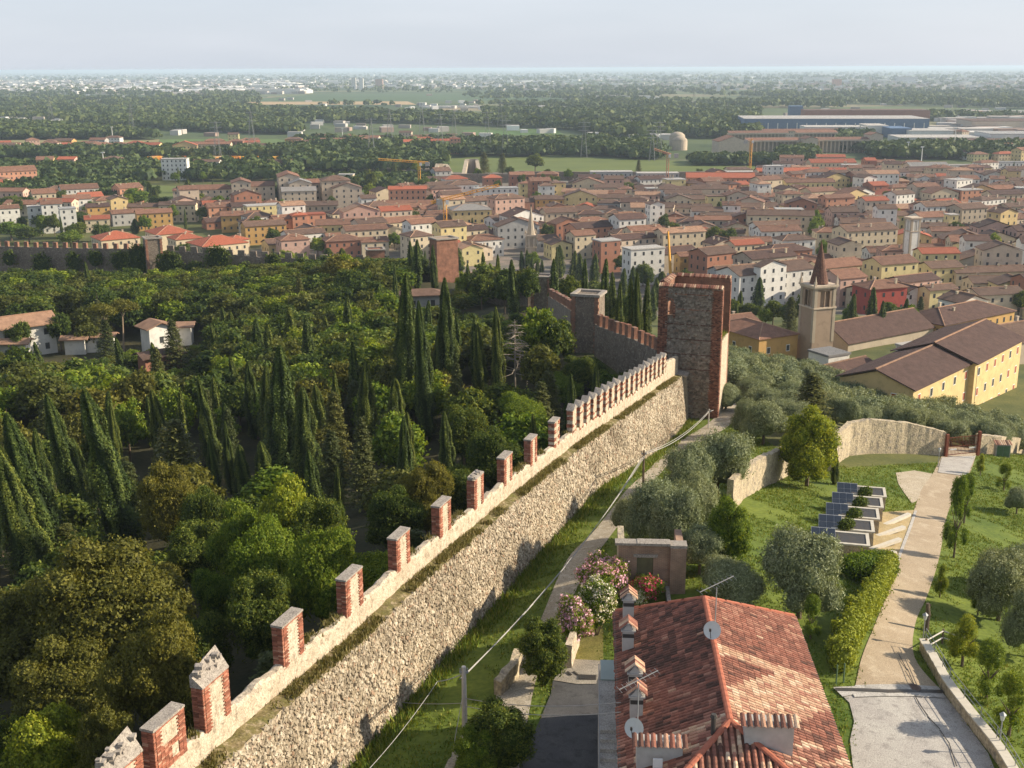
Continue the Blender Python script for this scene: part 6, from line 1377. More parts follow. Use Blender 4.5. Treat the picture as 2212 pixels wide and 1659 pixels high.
# near monastery and church on the right
def corner_h(px, h, v):  # not used
    pass
mon_z = 20.0
def longhouse(p1, p2, depth_m, h, z0, roof, wall, roofc, label, name='house', cat='house', back=True, **kw):
    """front facade from p1 to p2 (world xy), the body extends behind it"""
    p1 = np.array(p1[:2]); p2 = np.array(p2[:2]); d = p2 - p1; w = np.linalg.norm(d); th = math.atan2(d[1], d[0]); n = np.array([-d[1], d[0]]) / w; c = (p1 + p2) / 2 + n * depth_m / 2
    r = make_house(name, c[0], c[1], z0, w, depth_m, h, th, roof, wall, roofc, **kw); tag(r, label, cat); return r
M1 = PD(1976, 816, 217); M2 = PD(2100, 784, 238); M3 = PD(2108, 782, 236); M4 = PD(2204, 768, 258); ze = M2[2]
longhouse(M1, M2, 15, 13.5, M2[2] - 13.5, 'gable', 'yellow', 'dark', 'long yellow monastery wing with red shutters beside the olive grove', name='monastery_wing', cat='building', individual=True, shutters='shutter', winsp=5.2, eave=.7, chim=0, floors=3)
longhouse(M3, M4, 17, 13, M3[2] - 13.5, 'gable', 'yellow', 'dark', 'yellow monastery wing with paired windows right of the dark downpipe', name='monastery_wing', cat='building', individual=True, shutters='shutter', winsp=4.5, eave=.8, chim=0, floors=3)
mb = MB(); c_ = (np.array(M2) + np.array(M3)) / 2; mb.box((0, 0, 6), (1.5, 1.6, 13.5), .4); o = mb.build('recess_shade_box', M['darkmetal']); o.location = (c_[0], c_[1] + .6, M2[2] - 13.2); tag(o, 'dark box standing in for the shaded recess between the two yellow monastery wings', 'recess')  # solid dark box, its colour standing for the shade of a recess
lm('the yellow monastery', *M2)
N1 = PD(1832, 745, 312); N2 = PD(2014, 731, 332)
longhouse(N1, N2, 15, 9, N1[2] - 9, 'gable', 'stone', 'dark', 'long church nave with a dark tiled roof right of the bell tower', name='church', cat='church', chim=0, winsp=7, floors=1, pitch=.55)
K1 = PD(1815, 815, 262); K2 = PD(1900, 800, 270); longhouse(K1, K2, 9, 5, K1[2] - 5, 'gable', 'white', 'dark', 'low grey-roofed block in front of the church nave', name='house', chim=0)
K1 = PD(1935, 755, 272); K2 = PD(2015, 760, 262); longhouse(K1, K2, 5, 4.5, K1[2] - 3.5, 'flat', 'white', 'pale', 'small white flat-roofed box on the monastery roof side', name='house', chim=0)
K1 = PD(1790, 772, 275); K2 = PD(1835, 770, 278); longhouse(K1, K2, 7, 6, K1[2] - 6, 'flat', 'white', 'grey', 'small white annex at the foot of the bell tower', name='house', chim=0)
K1 = PD(1640, 735, 300); K2 = PD(1724, 722, 306); longhouse(K1, K2, 20, 7, K1[2] - 7, 'hip', 'ochre', 'terracotta', 'ochre hall with hipped terracotta roof just right of the castle tower', name='house', winsp=5, chim=0, individual=True, floors=1)
K1 = PD(1560, 705, 330); K2 = PD(1640, 692, 335); longhouse(K1, K2, 9, 7, K1[2] - 7, 'gable', 'cream', 'terracotta', 'cream low house behind the ochre hall', name='house', chim=1)
K1 = PD(2040, 705, 330); K2 = PD(2190, 690, 350); longhouse(K1, K2, 16, 8, K1[2] - 8, 'hip', 'ochre', 'dark', 'broad dark-roofed cloister block behind the monastery', name='house', chim=2)
K1 = PD(2190, 745, 290); K2 = PD(2300, 735, 300); longhouse(K1, K2, 16, 9, K1[2] - 9, 'gable', 'stone', 'brown', 'brown-roofed stone block at the right edge behind the monastery', name='house', chim=1)
# bell tower with brick cone
def campanile(u, vt, vb, D, wpx, th, z0, label, mat, spire=None, belfry=True, pinn=True, name='bell_tower'):
    x, y, z = PD(u, vt, D); w = wpx * D / 2500 / (abs(math.cos(th)) + abs(math.sin(th))); zb_ = PD(u, vb, D)[2] if z0 is None else z0; hh = z - zb_
    root = empty(name, (x, y + w / 2, zb_), th); tag(root, label, 'bell tower'); q = w / 2
    mb = MB(); mb.box((0, 0, (hh - 6) / 2 - 3), (w, w, hh - 6 + 6)); mb.build('shaft', mat, root)
    for sx in (-1, 1):
        for sy in (-1, 1): mb = MB(); mb.box((sx * (q - .35), sy * (q - .35), hh / 2 - 3 + .003), (.85, .85, hh - 6.1)); mb.box((sx * (q - .45), sy * (q - .45), hh - 3.5), (.9, .9, 5)); mb.build('corner_pier', M['w_stone'], root)
    mb = MB(); mb.box((0, 0, hh - 6), (w + .5, w + .5, .35)); mb.build('string_course', M['w_lightstone'], root)
    mb = MB()
    for a_ in range(4):
        ang = a_ * math.pi / 2; c = np.array([math.sin(ang), -math.cos(ang)]); mb.box((c[0] * (q - .3), c[1] * (q - .3), hh - 3.4), (.28, .28, 4.6), ang)
        t_ = np.array([math.cos(ang), math.sin(ang)])
        mb.box((c[0] * (q - .3), c[1] * (q - .3), hh - 1.05), (w - 1.6, .4, .9), ang)
        for s_ in (-1, 1): p_ = c * (q - .3) + t_ * s_ * (q - 1.25); mb.box((p_[0], p_[1], hh - 3.5), (1.15, .4, 5), ang)
    mb.box((0, 0, hh - 3.5), (w * .62, w * .62, 5)); mb.build('belfry', mat, root)
    mb = MB(); mb.box((0, 0, hh - .25), (w + .9, w + .9, .5)); mb.box((0, 0, hh - .7), (w + .4, w + .4, .4)); mb.build('cornice', M['w_lightstone'], root)
    if pinn:
        for sx in (-1, 1):
            for sy in (-1, 1): mb = MB(); mb.box((sx * q, sy * q, hh + .5), (.6, .6, 1.1)); mb.tube((sx * q, sy * q, hh + 1.0), (sx * q, sy * q, hh + 2.6), .28, .04, 6); mb.build('pinnacle', M['w_lightstone'], root)
    if spire:
        r, sh, m_, n = spire; mb = MB(); mb.tube((0, 0, hh), (0, 0, hh + sh), r, .06, n); mb.build('spire', m_, root); mb = MB(); mb.tube((0, 0, hh + sh - .1), (0, 0, hh + sh + 1.4), .05); mb.box((0, 0, hh + sh + 1.0), (.6, .06, .08)); mb.build('cross', M['darkmetal'], root)
    return root, (x, y, z)
M['spirebrick'] = surf('spire_brick', (.14, .065, .045), (.10, .05, .038), .8, c3=(.20, .11, .07), fine=4)
r, p = campanile(1776, 617, 748, 300, 70, math.radians(20), None, 'tall stone church bell tower with a conical brick spire', M['w_towerstone'], (2.45, 11.0, M['spirebrick'], 16)); lm('the conical-spired bell tower', *p)
r, p = campanile(1147, 508, 600, 560, 24, .1, 0, 'slender gothic bell tower with pointed grey spire in the old town', M['w_lightstone'], (2.0, 14, M['w_stone'], 8)); lm('the gothic bell tower', *p)
r, p = campanile(1977, 470, 535, 500, 30, .3, 0, 'white square church tower with open belfry in the right of town', M['w_white'], None, pinn=False); lm('the white square tower', *p)
lm('the castle tower', *tf(TW / 2, 0, tz)); lm('the red brick tower', *PD(968, 560, 315)); lm('the far wall tower', *PD(331, 540, 352)); 
Bd = [  # u, eave v, height, px width, depth/width, heading, roof, wall, roof colour, label
 (250, 519, 8, 112, .9, 35, 'hip', 'cream', 'red', 'cream villa with bright red hipped roof left of the middle far tower'),
 (365, 507, 8, 110, 1.0, 35, 'hip', 'cream', 'red', 'large cream villa with bright red roof just behind the middle far tower'),
 (400, 518, 8, 80, .9, 35, 'hip', 'cream', 'red', 'cream red-roofed villa between the two largest red roofs'),
 (470, 532, 8, 136, .8, 38, 'hip', 'cream', 'red', 'long cream villa with bright red roof nearest the far wall'),
 (510, 520, 8, 60, 1.0, 38, 'hip', 'cream', 'red', 'small cream wing with red hip roof at the right end of the red-roofed villas'),
 (632, 520, 9, 78, .8, 25, 'hip', 'pink', 'terracotta', 'pink two-storey house on the far castle wall'),
 (738, 522, 8, 92, .7, 20, 'hip', 'brick', 'terracotta', 'brown house with terracotta roof right of the pink house'),
 (806, 524, 7, 70, .7, 20, 'gable', 'cream', 'terracotta', 'cream terracotta-roofed house left of the red brick tower'),
 (605, 475, 11, 52, 1.0, 30, 'gable', 'salmon', 'terracotta', 'salmon house with balconies, leftmost of the salmon group'),
 (645, 466, 13, 40, 1.0, 20, 'hip', 'salmon', 'red', 'tall salmon block in the middle of the salmon group'),
 (680, 464, 13, 50, .8, 20, 'flat', 'salmon', 'red', 'red and salmon flat-topped block at the right of the salmon group'),
 (725, 487, 9, 92, .6, 10, 'gable', 'lemon', 'terracotta', 'pale yellow farmhouse in shade right of the salmon blocks'),
 (690, 445, 10, 84, .5, 8, 'gable', 'stone', 'brown', 'grey stone row house below the pale seminary'),
 (520, 467, 9, 90, .5, 12, 'gable', 'ochre', 'terracotta', 'ochre row house left of the salmon group'),
 (320, 448, 9, 84, .4, 5, 'gable', 'yellow', 'brown', 'long yellow terraced house in the left of town'),
 (385, 444, 10, 80, .4, 5, 'gable', 'cream', 'brown', 'cream terraced house attached right of the long yellow one'),
 (253, 432, 11, 54, 1.2, 30, 'gabley', 'yellow', 'brown', 'yellow gabled house left of the long yellow terrace'),
 (165, 432, 9, 70, .8, 30, 'gable', 'white', 'terracotta', 'white terracotta-roofed house among trees at the left'),
 (145, 452, 16, 44, 1.0, 25, 'flat', 'white', 'pale', 'white silo-like factory block at the left, right one'), (75, 448, 14, 40, 1.0, 25, 'flat', 'white', 'pale', 'white silo-like factory block at the left, left one'), (110, 442, 16, 56, 1.0, 25, 'gable', 'white', 'terracotta', 'white factory with gabled roof between the two pale silos'),
 (18, 452, 9, 52, .8, 30, 'gable', 'white', 'terracotta', 'white gabled house at the far left edge of town'),
 (210, 475, 7, 60, .7, 20, 'gable', 'cream', 'red', 'small cream house with red roof right of the white factory'),
 (170, 410, 10, 90, .6, 28, 'gable', 'white', 'terracotta', 'row of white houses with terracotta roofs near the left fields'), (275, 408, 10, 70, .9, 40, 'gable', 'salmon', 'terracotta', 'salmon houses with a ridge running back towards the fields'),
 (1015, 455, 12, 96, .7, 12, 'hip', 'yellow', 'grey', 'bright yellow building with grey hipped roof beside the yellow crane'),
 (880, 410, 14, 84, .4, 5, 'gable', 'salmon', 'red', 'salmon apartment house with a red roof behind trees'), (880, 443, 8, 110, .4, 3, 'gable', 'brick', 'terracotta', 'long brown-roofed brick barn left of the yellow building'),
 (1000, 400, 12, 70, .7, 10, 'hip', 'white', 'brown', 'white villa with brown hipped roof behind the yellow building'), (1070, 408, 10, 100, .35, 8, 'flat', 'white', 'pale', 'wide white flat-roofed building right of the yellow crane'), (1060, 430, 9, 90, .4, 8, 'flat', 'grey', 'pale', 'grey flat-roofed block in front of the wide white building'), (1165, 392, 13, 50, .8, 10, 'gable', 'brick', 'terracotta', 'brown apartment house with a white neighbour near the rampart'), (1180, 402, 11, 36, .8, 10, 'hip', 'white', 'brown', 'white three-storey house before the brown apartments'), (1205, 396, 12, 34, .8, 10, 'flat', 'yellow', 'brown', 'yellow balconied block beside the white three-storey house'), (1135, 397, 10, 30, .8, 10, 'hip', 'lemon', 'terracotta', 'pale yellow house left of the brown apartments'),
 (1100, 450, 8, 44, 1.2, 35, 'gable', 'white', 'red', 'white house under a steep red roof'), (1310, 522, 14, 60, .8, 25, 'flat', 'brick', 'pale', 'brick apartment block with white balconies behind the cypresses'), (1390, 540, 15, 92, .5, 22, 'flat', 'white', 'pale', 'white apartment block with a yellow stair strip behind the cypresses'),
 (1485, 555, 11, 56, .7, 15, 'gable', 'ochre', 'terracotta', 'ochre terraced house behind the castle tower, left half'), (1545, 560, 11, 86, .5, 15, 'gable', 'ochre', 'terracotta', 'ochre terraced house with many chimneys behind the castle tower'),
 (1660, 490, 12, 80, .6, 12, 'gable', 'white', 'brown', 'white two-storey palace above the big cedars'), (1715, 520, 12, 88, .6, 15, 'hip', 'white', 'brown', 'white house with regular windows left of the teal roof'), (1785, 562, 5, 80, .7, 25, 'hip', 'stone', 'teal', 'low hall with a teal green roof behind the conical spire'),
 (1868, 500, 14, 140, .45, 18, 'gable', 'cream', 'brown', 'large cream church with tall dark windows'), (1860, 582, 10, 100, .6, 25, 'gabley', 'yellow', 'terracotta', 'yellow gabled house right of the conical spire'), (1820, 580, 9, 50, .7, 20, 'gable', 'pink', 'terracotta', 'pink house just right of the conical spire'),
 (2110, 533, 11, 98, .4, 12, 'gable', 'lemon', 'brown', 'long pale yellow building on the right with many windows'), (2030, 580, 10, 90, .7, 15, 'gable', 'lemon', 'brown', 'olive-yellow gabled house left of the long pale yellow building'), (1900, 625, 9, 110, .7, 18, 'hip', 'red', 'terracotta', 'dark red house behind the cypresses right of the spire'), (2025, 628, 8, 80, .6, 18, 'gable', 'lemon', 'brown', 'pale yellow house with balconies right of the dark red house'), (2080, 655, 8, 100, .8, 25, 'gabley', 'white', 'brown', 'white gabled hall above the monastery'),
 (2130, 590, 8, 170, .3, 8, 'gable', 'cream', 'brown', 'long low cream row on the right under a brown roof'), (2010, 470, 9, 90, .6, 15, 'gable', 'white', 'terracotta', 'white house with terracotta roof right of the white tower'), (2055, 465, 11, 26, 1.0, 12, 'flat', 'lemon', 'pale', 'bright lemon-yellow block right of the white tower'), (2140, 410, 10, 100, .4, 8, 'gable', 'yellow', 'terracotta', 'large ochre-yellow hall at the far right of town'), (2070, 390, 14, 60, .7, 30, 'flat', 'white', 'pale', 'white four-storey block in the far right of town'), (1745, 395, 12, 110, .35, 4, 'gable', 'lemon', 'terracotta', 'long pale yellow apartment row with gardens'), (1700, 372, 11, 140, .3, 4, 'gable', 'cream', 'red', 'long cream apartment row with red roof, upper one'), (1795, 352, 12, 100, .4, 2, 'gable', 'cream', 'red', 'cream balconied block with red roof near the cemetery trees'), (1555, 385, 11, 150, .35, -6, 'gable', 'salmon', 'red', 'long salmon school building with red roof'), (1545, 425, 12, 40, .7, 5, 'flat', 'lemon', 'brown', 'bright yellow balconied house in the middle of town'), (1490, 432, 9, 80, .5, 5, 'gable', 'cream', 'brown', 'cream house left of the bright yellow balconied one'), (1415, 442, 14, 40, .9, 15, 'gabley', 'white', 'brown', 'tall white gabled house in the centre of the old town'), (1375, 470, 10, 40, .8, 15, 'gable', 'yellow', 'terracotta', 'orange-yellow house with terracotta roof in the centre of town'), (1260, 430, 8, 230, .12, 2, 'gable', 'cream', 'brown', 'very long brown roof row across the centre of town'), (1222, 485, 11, 76, .6, 25, 'gabley', 'brick', 'terracotta', 'brown brick apartment gable right of the gothic bell tower'), (960, 505, 8, 50, .8, 20, 'gable', 'cream', 'terracotta', 'cream terracotta house just behind the red brick tower'),
 (1320, 372, 9, 90, .4, 0, 'flat', 'grey', 'pale', 'grey prefab block below the rampart meadow, left one'), (1420, 375, 10, 90, .4, 0, 'flat', 'grey', 'pale', 'grey prefab block below the rampart meadow, middle one'), (1620, 372, 9, 150, .2, 0, 'flat', 'grey', 'pale', 'long grey prefab row below the cemetery'), (1670, 360, 16, 40, .8, 5, 'flat', 'white', 'pale', 'tall pale block left of the long cream rows'),
 (2000, 360, 8, 90, .5, 5, 'gable', 'lightstone', 'grey', 'grey-roofed shed right of the cemetery trees'), (2090, 358, 7, 130, .25, 3, 'flat', 'white', 'grey', 'long pale workshop with ribbon windows at the right'), (2180, 352, 7, 100, .4, 3, 'flat', 'white', 'grey', 'white workshop at the far right edge'),
 (378, 344, 17, 56, .5, 3, 'flat', 'white', 'pale', 'white four-storey office block near the yellow machinery'), (30, 372, 13, 100, .6, 32, 'gable', 'salmon', 'terracotta', 'salmon apartment block at the far left edge'),
 (400, 315, 12, 56, .5, 12, 'gabley', 'yellow', 'red', 'yellow gable-ended block left of the long pale apartment row'), (455, 312, 12, 90, .3, 3, 'gable', 'cream', 'terracotta', 'long pale apartment row near the fields'),
 (735, 303, 8, 110, .2, 2, 'gable', 'pink', 'terracotta', 'pink terrace row at the edge of the woods'), (790, 300, 12, 20, 1, 10, 'hip', 'lemon', 'terracotta', 'small pale green tower house at the wood edge'), (840, 300, 9, 50, .5, 10, 'flat', 'white', 'pale', 'white modern house at the wood edge'), (905, 307, 9, 70, .4, 8, 'gable', 'white', 'red', 'white long house with red roof before the woods'), (915, 301, 10, 50, .5, 8, 'hip', 'white', 'red', 'white block with red hip roof at the wood edge'), (960, 305, 11, 60, .4, 5, 'gable', 'cream', 'red', 'cream long block before the woods'), (983, 300, 16, 24, .8, 5, 'flat', 'salmon', 'red', 'tall orange block at the right end of the wood-edge row'),
 (1560, 262, 10, 120, .5, 8, 'flat', 'cream', 'pale', 'long cream industrial hall near the cemetery'), (1735, 283, 8, 180, .12, 2, 'gable', 'lightstone', 'terracotta', 'long low hall with a terracotta roof behind the cemetery arcades'),
 (1605, 196 + 70, 20, 1, 1, 0, 'flat', 'white', 'pale', ''),
 (600, 193, 16, 104, .4, 0, 'flat', 'white', 'pale', 'very large pale warehouse on the plain, nearer one'), (578, 184, 16, 70, .4, 0, 'flat', 'white', 'pale', 'large pale warehouse on the plain behind the nearer one'),
 (764, 168, 50, 9, 1, 0, 'flat', 'white', 'pale', 'white high-rise tower, left of the far twin towers'), (780, 169, 48, 9, 1, 0, 'flat', 'white', 'pale', 'white high-rise tower, right of the far twin towers'), (819, 171, 42, 16, .8, 0, 'flat', 'pink', 'pale', 'pink high-rise right of the white twin towers'),
 (1768, 167, 28, 64, .2, 0, 'flat', 'white', 'pale', 'large white hospital block far on the plain'), (1808, 171, 34, 18, .7, 0, 'flat', 'salmon', 'pale', 'orange apartment tower beside the far hospital'), (1958, 166, 26, 44, .4, 0, 'flat', 'grey', 'pale', 'grey-blue high-rise block far on the right'), (1530, 182, 26, 10, .8, 0, 'flat', 'white', 'pale', 'pale slab block on the plain, left of a pair'), (1553, 182, 26, 9, .8, 0, 'flat', 'white', 'pale', 'pale slab block on the plain, right of a pair'), (1880, 166, 50, 5, 1, 0, 'flat', 'white', 'pale', 'thin white far tower between hospital and high-rise'),
]
for q in Bd:
    if not q[-1]: continue
    big = q[1] < 200
    nm = 'apartment_block' if q[6] == 'flat' else 'house'
    cat = 'high-rise' if big and q[2] > 20 else ('warehouse' if big else ('building' if q[6] == 'flat' else 'house'))
    r, f = bld(*q[:9], q[9], cat=cat, name={'high-rise': 'high_rise', 'warehouse': 'warehouse'}.get(cat, nm), chim=0 if q[1] < 380 else 2, windows=not (big and q[2] < 20), winsp=3.2 if q[1] > 250 else 6)
lm('the grey-roofed yellow building', *PZ(1015, 455, 12)); lm('the white tall gabled house', *PZ(1415, 442, 14)); lm('the large cream church', *PZ(1868, 500, 14)); lm('the long pale yellow building', *PZ(2110, 533, 11)); lm('the salmon blocks', *PZ(645, 466, 13)); lm('the white factory silos', *PZ(110, 445, 16)); lm('the bright yellow house', *PZ(1545, 425, 12)); lm('the long salmon school', *PZ(1555, 385, 11)); lm('the dark red house', *PZ(1900, 625, 9)); lm('the pink house on the far wall', *PZ(632, 520, 9)); lm('the ochre-yellow hall', *PZ(2140, 410, 10)); lm('the brick gable apartments', *PZ(1210, 485, 12)); lm('the brick apartment block', *PZ(1310, 522, 14))
# white palazzo with pediment
P1 = PZ(1598, 592, 15); P2 = PZ(1760, 575, 15); d = np.array(P2[:2]) - np.array(P1[:2]); wv = np.linalg.norm(d)
r = longhouse(P1, P2, 14, 14, 0, 'gable', 'white', 'brown', 'large white palace with a triangular pediment and rows of windows', name='palace', cat='palace', individual=True, winsp=3.6, floors=4, chim=3, shutters='glass'); lm('the white palace', *P1)
mw, mr, mn = MB(), MB(), MB(); house_geo(mw, mr, mn, -wv * .12, -7.6, 0, wv * .34, 4, 17, 0, 'gabley', winsp=3.4, floors=5); mw.build('central_bay', M['w_white'], r); mr.build('pediment_roof', M['r_brown'], r); o = mn.build('windows', M['glass'], r); o['kind'] = 'stuff'
# the pale seminary with gables
root = empty('seminary', PZ(590, 447, 0), math.radians(14)); tag(root, 'sprawling pale stone seminary with many red-roofed gables', 'seminary'); lm('the pale seminary', *PZ(590, 420, 10))
sc = depth(*PZ(590, 447, 0)) / 2500
segs = [(-140, 0, 130, 14, 13, 'hip', 'red'), (-65, -4, 40, 18, 17, 'gabley', 'red'), (-25, 4, 60, 14, 14, 'gable', 'red'), (35, 0, 44, 24, 20, 'gabley', 'red'), (95, 0, 110, 14, 15, 'hip', 'red'), (55, -30, 46, 16, 17, 'gabley', 'grey'), (50, -46, 70, 12, 13, 'gable', 'grey'), (130, -26, 60, 16, 18, 'hip', 'brown'), (150, -44, 60, 14, 14, 'gabley', 'brown')]
for (du, dy, wpx, l, h, rf, rc) in segs:
    mw, mr, mn = MB(), MB(), MB(); house_geo(mw, mr, mn, du * sc, dy * .6, 0, wpx * sc, l, h, 0, rf, winsp=3.6); wo = mw.build('wing', M['w_lightstone'], root); mr.build('roof', M['r_' + {'red': 'terracotta'}.get(rc, rc)], wo); o = mn.build('windows', M['glass'], wo); o['kind'] = 'stuff'; cc_ = np.array([root.location.x, root.location.y]); th = math.radians(14); x, y = du * sc, dy * .6; OBB.append((cc_[0] + x * math.cos(th) - y * math.sin(th), cc_[1] + x * math.sin(th) + y * math.cos(th), wpx * sc, l, th))
# blue industrial hall
def hall(u0, u1, ve, h, l, wall, roofc, label, ribs=False, name='industrial_hall'):
    a_ = np.array(PZ(u0, ve, h)); b_ = np.array(PZ(u1, ve, h)); r = longhouse(a_, b_, l, h, 0, 'flat', wall, roofc, label, name=name, cat='factory', chim=0, windows=False)
    if ribs:
        w = np.linalg.norm((b_ - a_)[:2]); n = int(w / 13)
        for i in range(n): mb = MB(); mb.box((-w / 2 + (i + .5) * w / n, -l / 2 - .4, h * .35), (1.2, .8, h * .7)); mb.build('rib', M['w_white'], r)
    return r
hall(1608, 2008, 257, 18, 110, 'bluegrey', 'pale', 'long dark blue industrial hall with white ribs', True); hall(1706, 1735, 230, 27, 30, 'bluegrey', 'blue', 'dark blue tower block rising from the industrial hall'); hall(1740, 2010, 239, 24, 60, 'brick', 'brown', 'rusty brown steelworks structure behind the blue hall')
hall(1740, 1870, 275, 12, 50, 'white', 'pale', 'low pale hall in front of the blue industrial hall'); hall(1875, 1920, 272, 13, 60, 'white', 'pale', 'white hall between the low pale halls'); hall(1925, 1970, 278, 12, 60, 'bluegrey', 'blue', 'blue-grey hall front right of the white hall'); hall(1965, 2065, 283, 10, 60, 'white', 'pale', 'white shed row right of the blue hall'); hall(1945, 2140, 298, 10, 60, 'white', 'pale', 'long white shed nearest the cemetery trees'); hall(2030, 2180, 303, 9, 40, 'lightstone', 'brown', 'brown-roofed sheds at the right'); hall(2140, 2330, 290, 14, 60, 'white', 'pale', 'white and blue halls at the right edge'); hall(2100, 2330, 262, 16, 80, 'lightstone', 'brown', 'brown-roofed factory sheds far right')
lm('the long blue industrial hall', *PZ(1800, 262, 18))
# monumental cemetery: arcades and domes
croot = empty('monumental_cemetery', PZ(1640, 331, 0), math.radians(4)); tag(croot, 'pale monumental cemetery with long colonnades, porticoes and two domes', 'cemetery'); lm('the monumental cemetery', *PZ(1640, 305, 8)); sc = depth(*PZ(1640, 308, 5)) / 2500
def colon(x, y, w, h, nm='colonnade', d=6):
    mb = MB(); mb.box((x, y + d / 2 + 1, h / 2), (w, 2, h)); mb.build(nm + '_wall', M['w_stone'], croot); mb = MB(); n = max(3, int(w / 4.2)); [mb.box((x - w / 2 + w * (i + .5) / n, y - d / 2, h / 2), (1.2, 1.0, h)) for i in range(n)]; mb.build('columns', M['w_lightstone'], croot); mb = MB(); mb.box((x, y, h + .8), (w + 2, d + 4, 1.5)); mb.build('entablature', M['w_lightstone'], croot); mr = MB(); mr.add([(x - w / 2 - 1, y - d / 2 - 2, h + 1.6), (x + w / 2 + 1, y - d / 2 - 2, h + 1.6), (x + w / 2 + 1, y + d / 2 + 2, h + 4), (x - w / 2 - 1, y + d / 2 + 2, h + 4)], [(0, 1, 2, 3)]); mr.build('roof', M['r_terracotta'], croot)
colon(25 * sc, 0, 105 * sc, 12); colon(165 * sc, 0, 115 * sc, 12); colon(60 * sc, 120, 130 * sc, 13); colon(190 * sc, 120, 90 * sc, 13)
def portico(x, y, w, l, h): mw, mr, mn = MB(), MB(), MB(); house_geo(mw, mr, mn, x, y, 0, w, l, h, 0, 'gabley', win=False); wo = mw.build('portico', M['w_lightstone'], croot); mr.build('roof', M['r_terracotta'], wo)
portico(95 * sc, -6, 26 * sc, 22, 15); portico(-60 * sc, 0, 60 * sc, 30, 13); portico(235 * sc, 4, 26 * sc, 20, 18)
for x, y, rr3, hh in ((-138 * sc, 60, 8.5, 14), (-115 * sc, 130, 9, 15), (225 * sc, -30, 5, 10)):
    mb = MB(); mb.tube((x, y, 0), (x, y, hh * .7), rr3, n=20); dm = mb.build('drum', M['w_lightstone'], croot); v_, f_ = sphere_np((x, y, hh * .7), (rr3, rr3, rr3 * .62), 20, 10); link('dome', mesh_np('dome', v_, [f_], [M['w_stone']], smooth=True), dm)
for y_, w_ in ((0, 240), (130, 240)):
    pass
# rampart wall and ruined bastion
curtain('rampart_wall', [(*PZ(u, v, 6)[:2], 7) for u, v in [(930, 378), (1100, 378), (1120, 372), (1240, 374), (1420, 374), (1640, 372)]], 3, M['w_stone'] if False else M['grey_rubble'], 'long pale brown rampart wall below the green meadow', None, step=6, hmin=5)
curtain('bastion_ruin', [(*PZ(u, v, 8)[:2], h) for u, v, h in [(935, 372, 3), (945, 364, 12), (965, 363, 11), (978, 372, 5)]], 3, M['w_stone'], 'ruined grey bastion stump on the rampart, left one', 'bastion ruins', step=4); curtain('bastion_ruin', [(*PZ(u, v, 8)[:2], h) for u, v, h in [(1000, 372, 5), (1008, 360, 14), (1030, 359, 14), (1036, 370, 6)]], 3, M['w_stone'], 'ruined grey bastion stump on the rampart, right one', 'bastion ruins', step=4)
r = longhouse(PZ(730, 378, 9), PZ(762, 378, 9), 8, 9, 0, 'flat', 'cream', 'pale', 'cream triumphal city gate among the rampart trees', name='city_gate', cat='gate', chim=0, windows=False); mb = MB(); mb.box((0, -4.05, 3), (4, .3, 6)); mb.build('archway', M['glass'], r)
# ivy on the far wall
lob = []; g = np.random.default_rng(44)
for u, v, D in [(20, 560, 372), (90, 575, 369), (160, 570, 365), (205, 560, 363), (262, 566, 360), (300, 575, 357), (365, 572, 354), (420, 580, 354), (470, 560, 353), (530, 585, 353), (590, 575, 352), (650, 580, 352), (700, 572, 350), (760, 580, 349), (300, 555, 356)]:
    p = PD(u, v, D - 1.2); lob.append((*p, g.uniform(2, 4.5), .7, g.uniform(2, 4)))
o = link('ivy', crown_mesh('ivy', lob, 9000, .3, M['leaf'], 44, tuft=3)); tag(o, 'dark ivy climbing the far castle wall', 'ivy', kind='stuff')
# park villas
def villa(u, ve, h, pw, ar, thd, roof, roofc, label, wall='white'): return bld(u, ve, h, pw, ar, thd, roof, wall, roofc, label, z0=0.0, chim=0, windows=True, eave=1.0, winsp=4)
villa(45, 712, 7, 150, .7, 38, 'gable', 'tan', 'white park pavilion with sloping pale tiled roof at the left edge'); villa(20, 745, 4.5, 80, .4, 5, 'gable', 'tan', 'low pale-roofed wing at the left edge below the pavilion'); villa(163, 735, 3.5, 44, .5, 5, 'gable', 'tan', 'low link building with pale roof, left one'); villa(215, 730, 3.5, 60, .4, 5, 'gable', 'tan', 'low link building with pale roof, right one'); villa(338, 712, 6, 70, .8, 42, 'gabley', 'tan', 'white gabled park pavilion in the middle of the woods'); villa(385, 708, 4.5, 60, .5, 5, 'gable', 'tan', 'low pale-roofed wing right of the gabled pavilion'); villa(345, 775, 4, 90, .5, 40, 'gable', 'brown', 'dark red-brown roofed pavilion among the conifers', 'brick'); villa(912, 640, 4, 90, .5, 10, 'hip', 'brown', 'low shaded house with brown roof at the foot of the red brick tower', 'grey')
# ------------------------------------------------------------------ the rest of the town
OBB += [(-0.0 + PD(1147, 508, 560)[0], PD(1147, 508, 560)[1] - 14, 14, 34, 0), (PD(1977, 470, 500)[0], PD(1977, 470, 500)[1] - 3, 14, 12, 0), (PD(1776, 622, 300)[0], 300, 16, 20, 0)]
wall_pal = ['cream', 'white', 'yellow', 'ochre', 'pink', 'stone', 'lightstone', 'lemon', 'salmon', 'grey', 'white', 'cream', 'white', 'lightstone', 'cream', 'cream', 'white', 'pink', 'lightstone', 'brick']; roof_pal = ['brown', 'brown', 'brown', 'brown', 'terracotta', 'terracotta', 'dark', 'dark', 'dark', 'terracotta', 'brown', 'tan', 'red']
WN = {'cream': 'cream', 'white': 'white', 'yellow': 'yellow', 'ochre': 'ochre', 'pink': 'pink', 'stone': 'stone-coloured', 'lightstone': 'pale stone', 'lemon': 'pale yellow', 'salmon': 'salmon', 'grey': 'grey', 'brick': 'brick'}
